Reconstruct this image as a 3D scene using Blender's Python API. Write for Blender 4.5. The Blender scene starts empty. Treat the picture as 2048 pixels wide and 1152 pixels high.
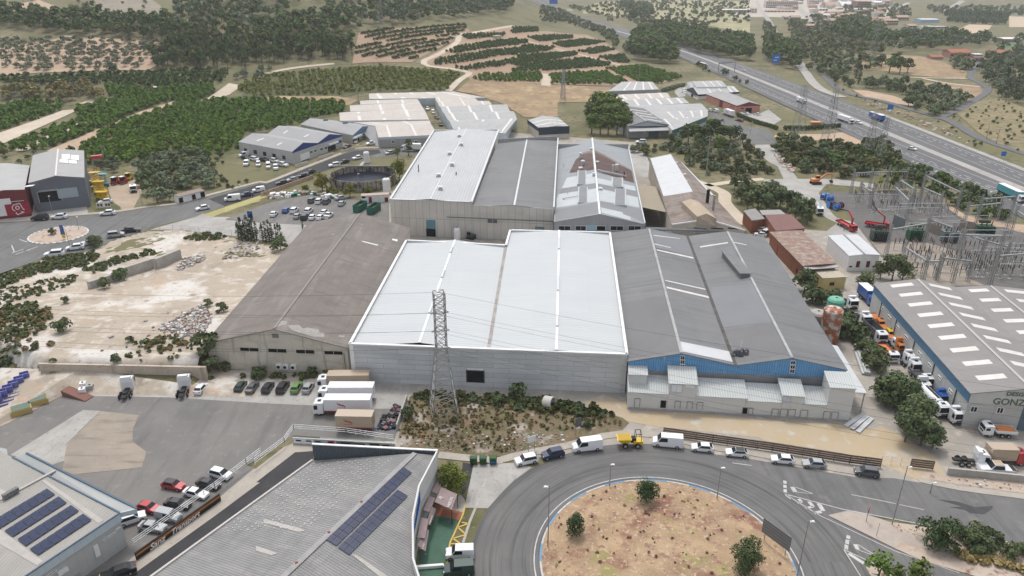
import bpy, bmesh, math, random
import numpy as np
from mathutils import Vector, Matrix
Ve=Vector
from mathutils.geometry import tessellate_polygon
R=math.radians
random.seed(7)
S=bpy.context.scene
COL=S.collection
# ---------------------------------------------------------------- camera
H=86.0;PIT=R(24);F=1460.0
cam_d=bpy.data.cameras.new('camera');cam=bpy.data.objects.new('camera', cam_d);COL.objects.link(cam)
cam.location=(0,0, H);cam.rotation_euler=(R(90)-PIT,0,0)
cam_d.sensor_width=36;cam_d.lens=36*F/2048;cam_d.clip_start=.5;cam_d.clip_end=20000
S.camera=cam
# ---------------------------------------------------------------- sky, sun, exposure
SUN_EL, SUN_AZ=R(66), R(-12)  # azimuth from +Y towards +X
W=bpy.data.worlds.new('World');S.world=W;W.use_nodes=True
wn=W.node_tree.nodes;bg=wn['Background']
sky=wn.new('ShaderNodeTexSky');sky.sky_type='NISHITA';sky.sun_disc=False
sky.sun_elevation=SUN_EL;sky.sun_rotation=SUN_AZ;sky.air_density=1.0;sky.dust_density=3.0;sky.ozone_density=1.0
shs=wn.new('ShaderNodeHueSaturation');shs.inputs['Saturation'].default_value=.3;W.node_tree.links.new(sky.outputs[0], shs.inputs['Color']);W.node_tree.links.new(shs.outputs[0], bg.inputs[0]);bg.inputs[1].default_value=.15
sl=bpy.data.lights.new('sun', 'SUN');sl.energy=1.0;sl.angle=R(10);sl.color=(1,.96,.9)
so=bpy.data.objects.new('sun', sl);COL.objects.link(so);so.location=(0,0,300)
sd=Ve((math.sin(SUN_AZ)*math.cos(SUN_EL), math.cos(SUN_AZ)*math.cos(SUN_EL), math.sin(SUN_EL)))
so.rotation_euler=sd.to_track_quat('Z', 'Y').to_euler()
S.view_settings.view_transform='Standard';S.view_settings.look='None'
S.view_settings.exposure=0.6;S.view_settings.gamma=1;S.view_settings.use_curve_mapping=False
S.cycles.max_bounces=5;S.cycles.diffuse_bounces=3;S.cycles.glossy_bounces=2;S.cycles.volume_bounces=0
S.cycles.transmission_bounces=2;S.cycles.transparent_max_bounces=6
# ---------------------------------------------------------------- the air
hz=bpy.data.meshes.new('haze');hb=bmesh.new();bmesh.ops.create_cube(hb, size=1);hb.to_mesh(hz);hb.free()
ho=bpy.data.objects.new('haze', hz);COL.objects.link(ho);ho.scale=(12600,5200,190);ho.location=(0,2200,92);ho['kind']='stuff'
hm=bpy.data.materials.new('haze_air');hm.use_nodes=True;hm.node_tree.nodes.clear()
hv=hm.node_tree.nodes.new('ShaderNodeVolumePrincipled');hout=hm.node_tree.nodes.new('ShaderNodeOutputMaterial');hm.node_tree.links.new(hv.outputs[0], hout.inputs['Volume'])
hv.inputs['Color'].default_value=(.97,.98,1,1);hv.inputs['Density'].default_value=.00011;hv.inputs['Anisotropy'].default_value=.25
hz.materials.append(hm)
# ---------------------------------------------------------------- survey: photo points -> ground points
CR={0:(0,0,1),1:(0,0),2:(512,0),3:(1024,0),4:(1528,0),5:(0,280),6:(450,220),7:(1000,220),8:(1528,280),9:(0,560),10:(512,560),
 11:(1024,560),12:(1528,560),13:(0,852),14:(512,852),15:(1024,852),16:(1528,852),17:(1500,130,7.2),18:(1768,240,7.2),
 19:(1600,330,8.726),20:(1818,340,8.726),21:(1740,440,6.649),22:(1500,0,7.314),23:(1768,0,7.314),24:(1080,0,4.876),
 25:(150,290,7.2),26:(0,290,7.2),27:(640,170,7.2),28:(860,170,7.2),29:(1190,150,5.76),30:(250,980,7.2),31:(820,920,4.9625),32:(1860,760,5.76)}
COSP, SINP=math.cos(PIT), math.sin(PIT)
def px(k, x, y):
 c=CR[k];s=c[2]if len(c)>2 else 3.8404
 return c[0]+x/s, c[1]+y/s
def smo(t):t=min(1, max(0, t));return t*t*(3-2*t)
def sstep(a, b, x):return smo((x-a)/(b-a))
def T(x, y):  # height of the land
 z=0
 if 135<y<225 and x<-60:  # bank behind the retaining wall of the truck yard
  f=141.2+max(0,-104-x)*.5
  z=4.4*sstep(f, f+2.3, y)*(1-sstep(150,212, y))*(1-sstep(-70.5,-66, x))*sstep(-185,-135, x)
 if y<330:return z
 s=.23*(1-sstep(-300,150, x))
 d=y-480
 r=(math.sqrt(d*d+900)+d)/2
 z=s*max(0, r-1.5)
 return 150*(1-math.exp(-z/150))if z>0 else 0
def ray(u, v):
 a=(u-1024)/F;b=(v-576)/F
 return a, COSP-b*SINP,-SINP-b*COSP
def G(k, x, y, dz=0.0):  # ground point (dz metres above the ground) seen at a photo point
 u, v=px(k, x, y);dx, dy, dv=ray(u, v)
 if dv>-.012:dv=-.012
 t1=(dz-H)/dv
 far=dy*t1>420
 if far or(135<dy*t1<260 and dx*t1<-55):
  t=380/dy if far else(9-H)/dv;st=6.0 if far else 1.0
  while t<t1:
   if H+dv*t<T(dx*t, dy*t)+dz:
    lo, hi=t-st, t
    for _ in range(20):
     m=(lo+hi)/2
     if H+dv*m<T(dx*m, dy*m)+dz:hi=m
     else:lo=m
    t1=hi;break
   t+=st
 return Ve((dx*t1, dy*t1, H+dv*t1))
def P(k, x, y, z):  # point at height z seen at a photo point
 u, v=px(k, x, y);dx, dy, dv=ray(u, v);t=(z-H)/dv
 return Ve((dx*t, dy*t, z))
def g2(k, x, y):p=G(k, x, y);return(p.x, p.y)
def GQ(k, pts):return[g2(k, *p)for p in pts]
def onT(x, y, dz=0):return Ve((x, y, T(x, y)+dz))
# ---------------------------------------------------------------- tags
def tag(o, label=None, cat=None, group=None, kind=None):
 if label:o['label']=label
 if cat:o['category']=cat
 if group:o['group']=group
 if kind:o['kind']=kind
 return o
def thing(name, label, cat, loc=(0,0,0), rz=0, group=None):
 o=bpy.data.objects.new(name, None);COL.objects.link(o);o.location=loc;o.rotation_euler=(0,0, rz);o.empty_display_size=.3
 return tag(o, label, cat, group)
def site(name, label, cat, loc, group=None):  # a thing whose parts are measured in world coordinates
 o=thing(name, label, cat, loc,0, group);o['_o']=[float(x)for x in loc];return o
def sub(part, root):part['_o']=root['_o'];part.parent=root;return part
def dup(o, loc, rz=0, label=None, group=None, scale=1.0, parent=None):
 c=o.copy();COL.objects.link(c)
 if parent is None:
  c.location=loc;c.rotation_euler=(0,0, rz);c.scale=(scale,)*3 if not isinstance(scale, tuple)else scale
  if label:c['label']=label
  if group:c['group']=group
 else:c.parent=parent
 for ch in o.children:dup(ch, None, parent=c)
 return c
# ---------------------------------------------------------------- mesh builder
class MB:
 def __init__(s):s.v=[];s.f=[];s.m=[];s.uv=[]
 def face(s, pts, m=0, uv=None):
  i=len(s.v);s.v+=[tuple(p)for p in pts];s.f.append(tuple(range(i, i+len(pts))));s.m.append(m);s.uv.append(uv)
  return s
 def box(s, c, d, rz=0, m=0, taper=1.0):
  x, y, z=d[0]/2, d[1]/2, d[2]/2;ca, sa=math.cos(rz), math.sin(rz);q=[]
  for k in(-1,1):
   t=taper if k>0 else 1
   for(a, b)in((-x,-y),(x,-y),(x, y),(-x, y)):
    q.append((c[0]+(a*ca-b*sa)*t, c[1]+(a*sa+b*ca)*t, c[2]+k*z))
  return s.hexa(q, m)
 def hexa(s, q, m=0):
  for f in((3,2,1,0),(4,5,6,7),(0,1,5,4),(1,2,6,5),(2,3,7,6),(3,0,4,7)):s.face([q[i]for i in f], m)
  return s
 def beam(s, a, b, w, h=None, m=0):  # bar of width w, height h between two points
  a, b=Ve(a), Ve(b);h=h or w;d=b-a
  if d.length<1e-6:return s
  up=Ve((0,0,1))if abs(d.normalized().z)<.95 else Ve((1,0,0))
  r=d.cross(up).normalized()*w/2;u=r.cross(d).normalized()*h/2
  return s.hexa([a-r-u, a+r-u, a+r+u, a-r+u, b-r-u, b+r-u, b+r+u, b-r+u], m)
 def tube(s, a, b, r, r2=None, n=8, m=0, caps=True):
  a, b=Ve(a), Ve(b);d=b-a;r2=r if r2 is None else r2
  up=Ve((0,0,1))if abs(d.normalized().z)<.95 else Ve((1,0,0))
  x=d.cross(up).normalized();y=d.cross(x).normalized();A=[];B=[]
  for i in range(n):
   t=2*math.pi*i/n;o=x*math.cos(t)+y*math.sin(t);A.append(a+o*r);B.append(b+o*r2)
  for i in range(n):j=(i+1)%n;s.face([A[i], B[i], B[j], A[j]], m)
  if caps:s.face(A, m);s.face(B[::-1], m)
  return s
 def prism(s, poly, z0, z1, m=0, mt=None):
  n=len(poly);ar=sum(poly[i][0]*poly[(i+1)%n][1]-poly[(i+1)%n][0]*poly[i][1]for i in range(n))
  if ar<0:poly=poly[::-1]
  for i in range(n):
   a, b=poly[i], poly[(i+1)%n];s.face([(a[0], a[1], z0),(b[0], b[1], z0),(b[0], b[1], z1),(a[0], a[1], z1)], m)
  V=[Ve((p[0], p[1],0))for p in poly]
  for t in tessellate_polygon([V]):
   q=[(V[i].x, V[i].y, z1)for i in t]
   if(V[t[1]]-V[t[0]]).cross(V[t[2]]-V[t[0]]).z<0:q=q[::-1]
   s.face(q, m if mt is None else mt)
  return s
 def lathe(s, c, prof, n=16, m=0):
  c=Ve(c)
  for k in range(len(prof)-1):
   (r0, z0),(r1, z1)=prof[k], prof[k+1]
   for i in range(n):
    t0, t1=2*math.pi*i/n,2*math.pi*(i+1)/n
    q=[c+Ve((r0*math.cos(t0), r0*math.sin(t0), z0)), c+Ve((r0*math.cos(t1), r0*math.sin(t1), z0)),
                     c+Ve((r1*math.cos(t1), r1*math.sin(t1), z1)), c+Ve((r1*math.cos(t0), r1*math.sin(t0), z1))]
    if r0<1e-5:q=[q[0], q[2], q[3]]
    elif r1<1e-5:q=q[:3]
    s.face(q, m)
  return s
 def loft(s, secs, m=0, caps=True):  # rings of equal length
  n=len(secs[0])
  for a, b in zip(secs, secs[1:]):
   for i in range(n):j=(i+1)%n;s.face([a[i], a[j], b[j], b[i]], m)
  if caps:s.face(secs[0][::-1], m);s.face(secs[-1], m)
  return s
 def mk(s, name, mats, parent=None, sm=False, label=None):
  me=bpy.data.meshes.new(name);V=np.array(s.v, dtype=np.float64)
  org=parent.get('_o')if parent else None
  if org is not None:V=V-np.array(list(org))
  # weld vertices of the same place so surfaces are continuous
  key=np.round(V,4);u, inv=np.unique(key, axis=0, return_inverse=True);inv=inv.reshape(-1)
  fs=[];ms=[];uvs=[]
  for f, m_, q in zip(s.f, s.m, s.uv):
   g=[int(inv[i])for i in f]
   h=[];hq=[]
   for i, a in enumerate(g):
    if a!=g[i-1]:h.append(a);hq.append(q[i]if q else None)
   if len(set(h))<3 or len(set(h))!=len(h):continue
   fs.append(h);ms.append(m_);uvs.append(hq if q else None)
  me.from_pydata([tuple(x)for x in u],[], fs)
  if not isinstance(mats,(list, tuple)):mats=[mats]
  for a in mats:me.materials.append(a)
  me.polygons.foreach_set('material_index', ms)
  ul=me.uv_layers.new(name='UVMap').data
  for p, q in zip(me.polygons, uvs):
   n=p.normal
   if q is None:
    if abs(n.z)>.9995:t=Ve((1,0,0))
    else:t=Ve((0,0,1)).cross(n).normalized()
    b=n.cross(t)
   for k, li in enumerate(p.loop_indices):
    if q is not None:ul[li].uv=q[k]
    else:
     co=me.vertices[p.vertices[k]].co;ul[li].uv=(co.dot(t), co.dot(b))
  if sm:me.polygons.foreach_set('use_smooth',[True]*len(me.polygons))
  me.update()
  o=bpy.data.objects.new(name, me);COL.objects.link(o)
  if parent:o.parent=parent
  if label:o['label']=label
  return o
def rot2(x, y, a):return x*math.cos(a)-y*math.sin(a), x*math.sin(a)+y*math.cos(a)
# ---------------------------------------------------------------- materials
def M(name, c, c2=None, sc=.3, rough=.85, bump=0, bsc=None, corr=None, brick=None, streak=None, metal=0, spec=.3, stain=None, rnd=0, contrast=.5, coat=0, speck=None):
 if name in bpy.data.materials:return bpy.data.materials[name]
 m=bpy.data.materials.new(name);m.use_nodes=True;nt=m.node_tree;N=nt.nodes;L=nt.links;b=N['Principled BSDF']
 b.inputs['Roughness'].default_value=rough;b.inputs['Metallic'].default_value=metal
 b.inputs['Specular IOR Level'].default_value=spec;b.inputs['Coat Weight'].default_value=coat
 tc=N.new('ShaderNodeTexCoord')
 def rgb(x):return(*x,1)
 def noise(src, scale, det=4, vec=None):
  n=N.new('ShaderNodeTexNoise');n.inputs['Scale'].default_value=scale;n.inputs['Detail'].default_value=det;n.inputs['Roughness'].default_value=.6
  L.new(vec or tc.outputs[src], n.inputs['Vector']);return n.outputs['Fac']
 def ramp(f, a, z):
  r=N.new('ShaderNodeMapRange');r.inputs['From Min'].default_value=a;r.inputs['From Max'].default_value=z;r.clamp=True
  L.new(f, r.inputs['Value']);return r.outputs['Result']
 def mix(f, a, z, bt='MIX'):
  x=N.new('ShaderNodeMix');x.data_type='RGBA';x.blend_type=bt
  for sock, val in((x.inputs['Factor'], f),(x.inputs['A'], a),(x.inputs['B'], z)):
   if isinstance(val,(int, float)):sock.default_value=val
   elif isinstance(val, tuple):sock.default_value=rgb(val)
   else:L.new(val, sock)
  return x.outputs['Result']
 cur=c
 if c2:cur=mix(ramp(noise('Object', sc),.5-contrast/2.6,.5+contrast/2.6), c, c2)
 for(sc3, c3, a, z)in(stain or[]):cur=mix(ramp(noise('Object', sc3,6), a, z), cur, c3)
 for(ss, c4, a, z, am)in(streak or[]):
  mp=N.new('ShaderNodeMapping');mp.inputs['Scale'].default_value=(ss[0], ss[1],1);L.new(tc.outputs['UV'], mp.inputs['Vector'])
  r=ramp(noise('UV',1,3, mp.outputs['Vector']), a, z);x=N.new('ShaderNodeMath');x.operation='MULTIPLY';x.inputs[1].default_value=am;L.new(r, x.inputs[0])
  cur=mix(x.outputs[0], cur, c4)
 if brick:
  t=N.new('ShaderNodeTexBrick');L.new(tc.outputs['UV'], t.inputs['Vector']);t.offset=brick.get('off',0);t.squash=1
  t.inputs['Scale'].default_value=1;t.inputs['Brick Width'].default_value=brick['w'];t.inputs['Row Height'].default_value=brick['h']
  t.inputs['Mortar Size'].default_value=brick['s'];t.inputs['Mortar Smooth'].default_value=.1;t.inputs['Bias'].default_value=0
  v=brick.get('v',.06)
  t.inputs['Color1'].default_value=(1,1,1,1);t.inputs['Color2'].default_value=(1-v,1-v,1-v,1);t.inputs['Mortar'].default_value=(*brick['c'],1)
  cur=mix(1.0, cur, t.outputs['Color'], 'MULTIPLY')
 hgt=None
 if corr:
  w=N.new('ShaderNodeTexWave');w.wave_type='BANDS';w.bands_direction='X' if corr[1]=='u' else 'Y'
  w.inputs['Scale'].default_value=.314/corr[0];L.new(tc.outputs['UV'], w.inputs['Vector']);w.inputs['Detail'].default_value=0
  k=corr[2];cur=mix(1.0, cur, mix(ramp(w.outputs['Fac'],0,.6),(1-k,)*3,(1.,1.,1.)), 'MULTIPLY')
  hgt=w.outputs['Fac']
 if speck:cur=mix(ramp(noise('Object', speck[0],2), speck[2], speck[2]+.03), cur, speck[1])
 if rnd:
  oi=N.new('ShaderNodeObjectInfo');hs=N.new('ShaderNodeHueSaturation');L.new(oi.outputs['Random'], hs.inputs['Value'])
  r=N.new('ShaderNodeMapRange');r.inputs['To Min'].default_value=1-rnd;r.inputs['To Max'].default_value=1+rnd;L.new(oi.outputs['Random'], r.inputs['Value'])
  L.new(r.outputs[0], hs.inputs['Value']);r2=N.new('ShaderNodeMapRange');r2.inputs['To Min'].default_value=.485;r2.inputs['To Max'].default_value=.515
  x=N.new('ShaderNodeMath');x.operation='FRACT';y=N.new('ShaderNodeMath');y.operation='MULTIPLY';y.inputs[1].default_value=7.31;L.new(oi.outputs['Random'], y.inputs[0]);L.new(y.outputs[0], x.inputs[0])
  L.new(x.outputs[0], r2.inputs['Value']);L.new(r2.outputs[0], hs.inputs['Hue'])
  if isinstance(cur, tuple):hs.inputs['Color'].default_value=rgb(cur)
  else:L.new(cur, hs.inputs['Color'])
  cur=hs.outputs['Color']
 if isinstance(cur, tuple):b.inputs['Base Color'].default_value=rgb(cur)
 else:L.new(cur, b.inputs['Base Color'])
 if bump or hgt is not None:
  bp=N.new('ShaderNodeBump');bp.inputs['Strength'].default_value=bump or.5;bp.inputs['Distance'].default_value=.08
  L.new(hgt if hgt is not None else noise('Object', bsc or 3,5), bp.inputs['Height']);L.new(bp.outputs[0], b.inputs['Normal'])
 return m
def c8(r, g, b):  # sRGB bytes -> linear
 f=lambda x:((x/255+.055)/1.055)**2.4 if x>10 else x/3295
 return(f(r), f(g), f(b))
GL=M('glass_dark',(.02,.025,.03), rough=.1, spec=.3)
BLK=M('black_rubber',(.02,.02,.022), rough=.9)
stl=M('galvanised_steel',(.34,.34,.335),(.26,.26,.255), sc=1.5, rough=.6, metal=.3)
wht=M('white_paint',(.78,.78,.77),(.68,.68,.67), sc=1, rough=.5)
DARK=M('dark_void',(.012,.012,.013), rough=.9)
cnc=M('concrete',(.42,.40,.37),(.33,.31,.28), sc=.5, rough=.9, stain=[(2.5,(.22,.2,.18),.58,.75)])
# ================================================================ the setting: land, roads, yards, fields
def insd(p, poly):
 x, y=p;c=False;j=len(poly)-1
 for i in range(len(poly)):
  (x1, y1),(x2, y2)=poly[i], poly[j]
  if(y1>y)!=(y2>y)and x<(x2-x1)*(y-y1)/(y2-y1)+x1:c=not c
  j=i
 return c
def land_grid(name, mat, xs, ys, hf, keep=None):
 V=[];idx={};Fc=[]
 for j, y in enumerate(ys):
  for i, x in enumerate(xs(y)):idx[i, j]=len(V);V.append((x, y, hf(x, y)))
 n=len(xs(ys[0]))
 for j in range(len(ys)-1):
  for i in range(n-1):
   q=(idx[i, j], idx[i+1, j], idx[i+1, j+1], idx[i, j+1])
   if keep and not all(keep(V[a][0], V[a][1])for a in q):continue
   Fc.append(q)
 me=bpy.data.meshes.new(name);me.from_pydata(V,[], Fc);me.materials.append(mat);me.polygons.foreach_set('use_smooth',[True]*len(Fc));me.update()
 o=bpy.data.objects.new(name, me);COL.objects.link(o);return o
from mathutils import noise as MN
def nz(x, y, s):return MN.noise(Ve((x*s, y*s,3.7)))
G_LAND=M('land_scrub',(.105,.105,.048),(.22,.185,.11), sc=.03, rough=.95, contrast=.35, stain=[(.3,(.07,.08,.035),.5,.64),(.012,(.15,.14,.07),.5,.6),(.9,(.28,.23,.155),.63,.71)])
ys=[-200+8*i for i in range(88)]
while ys[-1]<4300:ys.append(ys[-1]*1.03+4)
def xs(y):w=150+max(0, y)*1.3;return[w*(2*i/150-1)for i in range(151)]
bkp=[G(5, *p).xy for p in[(-900,1300),(0,1040),(350,910),(700,850),(870,770),(1120,700),(1400,690),(1760,740),(1997,800)]]+[G(6,480,1050).xy]+[Ve(q)for q in[(-66.5,226),(-68,190),(-69.3,160),(-70,141.3),(-175,141.3),(-260,143)]]
bkp=[tuple(p)for p in bkp]
def land_h(x, y):return T(x, y)-(1.6 if(135<y<230 and x<-60 and T(x, y)>.05)else.0)-.02
tag(land_grid('ground', G_LAND, xs, ys, land_h), kind='structure')
ZN=[0]
def zone(name, mat, pts, lift=.02, drape=None, parent=None, world=False, label=None):
 ZN[0]+=1;lift+=.00025*ZN[0]
 poly=[]
 if world:poly=[tuple(p)for p in pts]
 else:
  for k, q in pts:poly+=GQ(k, q)
 bm=bmesh.new();vs=[bm.verts.new((x, y,0))for x, y in poly]
 for t in tessellate_polygon([[Ve((x, y,0))for x, y in poly]]):
  try:f=bm.faces.new([vs[i]for i in t])
  except ValueError:pass
 far=max(p[1]for p in poly)>430
 if far or drape:
  for _ in range(7):
   es=[e for e in bm.edges if e.calc_length()>(drape or 14)]
   if not es:break
   bmesh.ops.subdivide_edges(bm, edges=es, cuts=1);bmesh.ops.triangulate(bm, faces=[f for f in bm.faces if len(f.verts)>3])
 bm.normal_update()
 for f in bm.faces:
  if f.normal.z<0:f.normal_flip()
 for v in bm.verts:v.co.z=T(v.co.x, v.co.y)+lift+(.12 if far and v.co.y>400 else 0)
 me=bpy.data.meshes.new(name);
 uvl=bm.loops.layers.uv.new('UVMap')
 for f in bm.faces:
  for l in f.loops:l[uvl].uv=l.vert.co.xy
 bm.to_mesh(me);bm.free();me.materials.append(mat)
 o=bpy.data.objects.new(name, me);COL.objects.link(o)
 if parent:o.parent=parent
 else:tag(o, kind='structure')
 return o
def spline(pts, step=3.0):
 P_=[Ve(p)for p in pts];P_=[2*P_[0]-P_[1]]+P_+[2*P_[-1]-P_[-2]];out=[]
 for i in range(1, len(P_)-2):
  a, b, c, d=P_[i-1:i+3];n=max(1, int((c-b).length/step))
  for k in range(n):
   t=k/n;out.append(.5*((2*b)+(c-a)*t+(2*a-5*b+4*c-d)*t*t+(3*b-a-3*c+d)*t**3))
 out.append(P_[-2]);return out
def rib(name, mat, line, w, lift=.04, off=0.0, dash=None, parent=None, thick=0, step=3.0, h0=None):
 pts=spline([Ve((p[0], p[1]))for p in line], step);mb=MB();s=0;L_=[0]
 nrm=[]
 for i, p in enumerate(pts):
  d=(pts[min(i+1, len(pts)-1)]-pts[max(i-1,0)]).normalized();nrm.append(Ve((d.y,-d.x)))
  if i:L_.append(L_[-1]+(p-pts[i-1]).length)
 ww=w if callable(w)else(lambda t:w)
 for i in range(len(pts)-1):
  if dash and(L_[i]%(dash[0]+dash[1]))>dash[0]:continue
  q=[];uv=[]
  for j, sg in((i,-1),(i,1),(i+1,1),(i+1,-1)):
   hw=ww(L_[j]/L_[-1])/2;c=pts[j]+nrm[j]*(off+sg*hw);z=(h0 if h0 is not None else T(c.x, c.y))+lift+(.12 if c.y>400 and h0 is None else 0)
   q.append((c.x, c.y, z));uv.append((off+sg*hw, L_[j]))
  mb.face(q,0, uv)
  if thick:
   mb.face([q[0],(q[0][0], q[0][1], q[0][2]-thick),(q[3][0], q[3][1], q[3][2]-thick), q[3]])
   mb.face([q[1], q[2],(q[2][0], q[2][1], q[2][2]-thick),(q[1][0], q[1][1], q[1][2]-thick)])
 o=mb.mk(name, mat, parent)
 if not parent:tag(o, kind='structure')
 return o
# ---- ground materials
STK=[((.9,.03),(.07,.07,.07),.5,.75,.6),((2.2,.05),(.2,.195,.19),.55,.7,.5)]
ASPH=M('asphalt',(.165,.162,.157),(.125,.123,.12), sc=.12, rough=.9, streak=STK, stain=[(.8,(.09,.088,.085),.62,.72),(.25,(.2,.195,.185),.58,.75)], bump=.15, bsc=8)
ASPH2=M('worn_asphalt',(.20,.19,.18),(.15,.145,.138), sc=.08, rough=.9, streak=[((.35,.06),(.12,.115,.11),.52,.7,.6)], stain=[(.5,(.24,.225,.205),.57,.72),(1.4,(.1,.095,.09),.66,.7)], bump=.15, bsc=8)
TAR=M('fresh_tarmac',(.035,.035,.038),(.05,.05,.052), sc=.2, rough=.85, stain=[(1.2,(.075,.072,.07),.66,.75)])
CLIGHT=M('light_concrete_ground',(.40,.385,.36),(.3,.285,.265), sc=.15, rough=.9, stain=[(.9,(.2,.19,.175),.58,.72),(3,(.46,.44,.42),.6,.7)], streak=[((.8,.15),(.24,.22,.2),.55,.7,.5)])
CTAN=M('tan_concrete_ground',(.33,.28,.225),(.26,.225,.19), sc=.2, rough=.9, streak=[((.1,.6),(.17,.145,.12),.52,.68,.7)], stain=[(1.1,(.2,.17,.14),.6,.72)])
DIRT=M('pale_dirt',(.43,.365,.29),(.35,.30,.24), sc=.06, rough=.95, stain=[(.045,(.56,.53,.49),.54,.6),(.16,(.3,.26,.21),.57,.66),(.25,(.52,.47,.41),.52,.64),(.9,(.30,.25,.19),.58,.7),(.12,(.46,.30,.2),.6,.7),(3,(.24,.21,.16),.64,.7)], bump=.5, bsc=1.2, contrast=.4)
YARD=M('yard_ground',(.36,.33,.29),(.29,.265,.235), sc=.08, rough=.95, stain=[(.35,(.44,.4,.34),.52,.68),(1.2,(.2,.185,.165),.6,.72)], bump=.3, bsc=2)
SAND=M('yellow_sand',(.42,.33,.205),(.42,.35,.265), sc=.12, rough=.95, stain=[(.6,(.42,.31,.19),.56,.7),(.3,(.46,.43,.38),.55,.68)], bump=.3, bsc=2)
ISLE=M('island_soil',(.40,.285,.175),(.30,.21,.135), sc=.22, rough=.95, stain=[(.13,(.22,.115,.08),.55,.64),(.17,(.27,.235,.1),.57,.66),(.5,(.25,.15,.11),.56,.64),(1.6,(.46,.34,.24),.56,.64),(2.6,(.2,.12,.085),.6,.66)], bump=.6, bsc=2.5, contrast=.35)
VERGE=M('stony_verge',(.40,.31,.245),(.48,.41,.34), sc=.3, rough=.95, stain=[(.5,(.22,.13,.1),.57,.66),(2.5,(.2,.15,.12),.6,.68)], bump=.5, bsc=2)
DRYF=M('dry_grass_field',(.35,.26,.145),(.25,.18,.115), sc=.05, rough=.95, stain=[(.25,(.24,.15,.095),.5,.62),(.12,(.42,.33,.19),.56,.68),(1,(.19,.16,.075),.6,.7)], contrast=.3)
SOIL=M('orchard_soil',(.3,.2,.135),(.36,.26,.18), sc=.06, rough=.95, stain=[(.5,(.2,.15,.085),.55,.7)])
SOILG=M('weedy_orchard_soil',(.065,.08,.03),(.13,.125,.055), sc=.15, rough=.95, stain=[(.8,(.22,.18,.1),.6,.72)])
TERR=M('terrace_earth',(.47,.35,.25),(.38,.27,.19), sc=.09, rough=.95, stain=[(.5,(.26,.2,.14),.56,.68),(1.5,(.55,.44,.34),.6,.7)], bump=.6, bsc=1.2)
PATHM=M('pale_track',(.55,.48,.39),(.46,.38,.29), sc=.08, rough=.95, stain=[(.7,(.36,.28,.2),.58,.7)])
PAVE=M('pavement_slabs',(.40,.36,.31),(.33,.3,.26), sc=.4, rough=.9, stain=[(1.4,(.24,.21,.18),.6,.72)])
LINEP=M('road_paint',(.54,.53,.52),(.38,.37,.36), sc=1.5, rough=.7)
LINEB=M('blue_kerb_paint',(.1,.25,.45),(.16,.3,.45), sc=2, rough=.7)
YEL=M('yellow_paint',(.62,.42,.08),(.5,.36,.14), sc=2, rough=.7)
GREENP=M('green_painted_floor',(.045,.105,.07),(.06,.13,.09), sc=.4, rough=.7, stain=[(1.5,(.2,.27,.2),.66,.7)])
GRAVEL=M('dark_gravel',(.11,.105,.1),(.15,.14,.135), sc=.3, rough=.95, stain=[(2,(.2,.19,.175),.6,.7)])
# ---- near plateau of demolition ground
def bank_h(x, y):return T(x, y)+.12+.28*nz(x, y,.12)+.18*nz(x, y,.5)+.1*nz(x, y,1.3)
tag(land_grid('bare_ground', DIRT, lambda y:[-262+1.1*i for i in range(178)],[140.6+1.1*j for j in range(116)], bank_h, lambda x, y:insd((x, y), bkp)), kind='structure')
# ---- industrial base ground, yards
zone('bare_ground', DIRT,[(9,[(-500,660),(600,690),(1990,690),(1990,900),(700,890),(490,880),(60,1100),(-300,1250)])],.012)
zone('bare_ground', DIRT,[(10,[(0,690),(900,770),(900,800),(0,830)])],.013)
zone('industrial_ground', YARD,[(0,[(690,470),(780,385),(985,262),(1270,285),(1300,335),(1480,468),(1560,470),(1640,540),(1720,560),(1745,570),(1790,700),(1860,850),(1900,930),(2048,962),(2400,1010),(2400,1090),(1500,985),(1250,915),(1060,915),(820,905),(640,905),(640,755),(470,755),(600,600)])],.02)
zone('truck_yard', ASPH2,[(9,[(-300,1250),(60,1105),(490,885),(700,892),(1300,903),(1997,945)]),(10,[(0,945),(440,965),(900,990),(1160,990),(1085,1160)]),(14,[(1060,120),(290,75),(-20,275)]),(13,[(1900,300),(1030,930),(960,1060),(-300,1500)])],.05)
zone('concrete_apron', CLIGHT,[(9,[(680,895),(770,835),(1200,800),(1550,800),(1997,795)]),(10,[(0,790),(480,775),(900,770),(1180,790),(1160,1000),(900,992),(440,966),(0,946)]),(9,[(1300,906)])],.045)
zone('loading_dock_ground', CLIGHT,[(9,[(-400,1000),(250,800),(390,800),(500,810),(570,830),(470,885),(0,1100),(-300,1250)])],.07)
zone('concrete_patch', CLIGHT,[(9,[(640,1000),(775,1008),(600,1170)]),(13,[(490,270),(400,303),(80,225)])],.08)
zone('concrete_patch', CTAN,[(9,[(778,1010),(1068,1040),(1022,1145)]),(13,[(1018,120),(1125,200),(1090,320),(560,375),(480,340),(515,130),(600,55)])],.085)
zone('truck_yard', ASPH2,[(13,[(1000,940),(1880,300),(1955,325),(1650,580),(1050,1045),(960,1060)])],.056)
zone('driveway', TAR,[(14,[(440,190),(300,200),(0,432)]),(13,[(1997,432),(1650,690),(1060,1110),(850,1260),(1000,1400),(1400,1250),(1997,800)]),(14,[(440,420)])],.05)
zone('pavement', PAVE,[(14,[(300,130),(435,150),(435,195),(300,205),(0,436)]),(13,[(1997,436),(1650,694),(1060,1116),(800,1300),(700,1300),(1020,1010),(1640,590),(1950,330)]),(14,[(0,330),(220,160)])],.08)
zone('warehouse_apron', CLIGHT,[(10,[(1330,785),(1740,785),(1990,828)]),(11,[(158,830),(158,915)]),(10,[(1990,895),(1300,850)])],.05)
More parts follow.
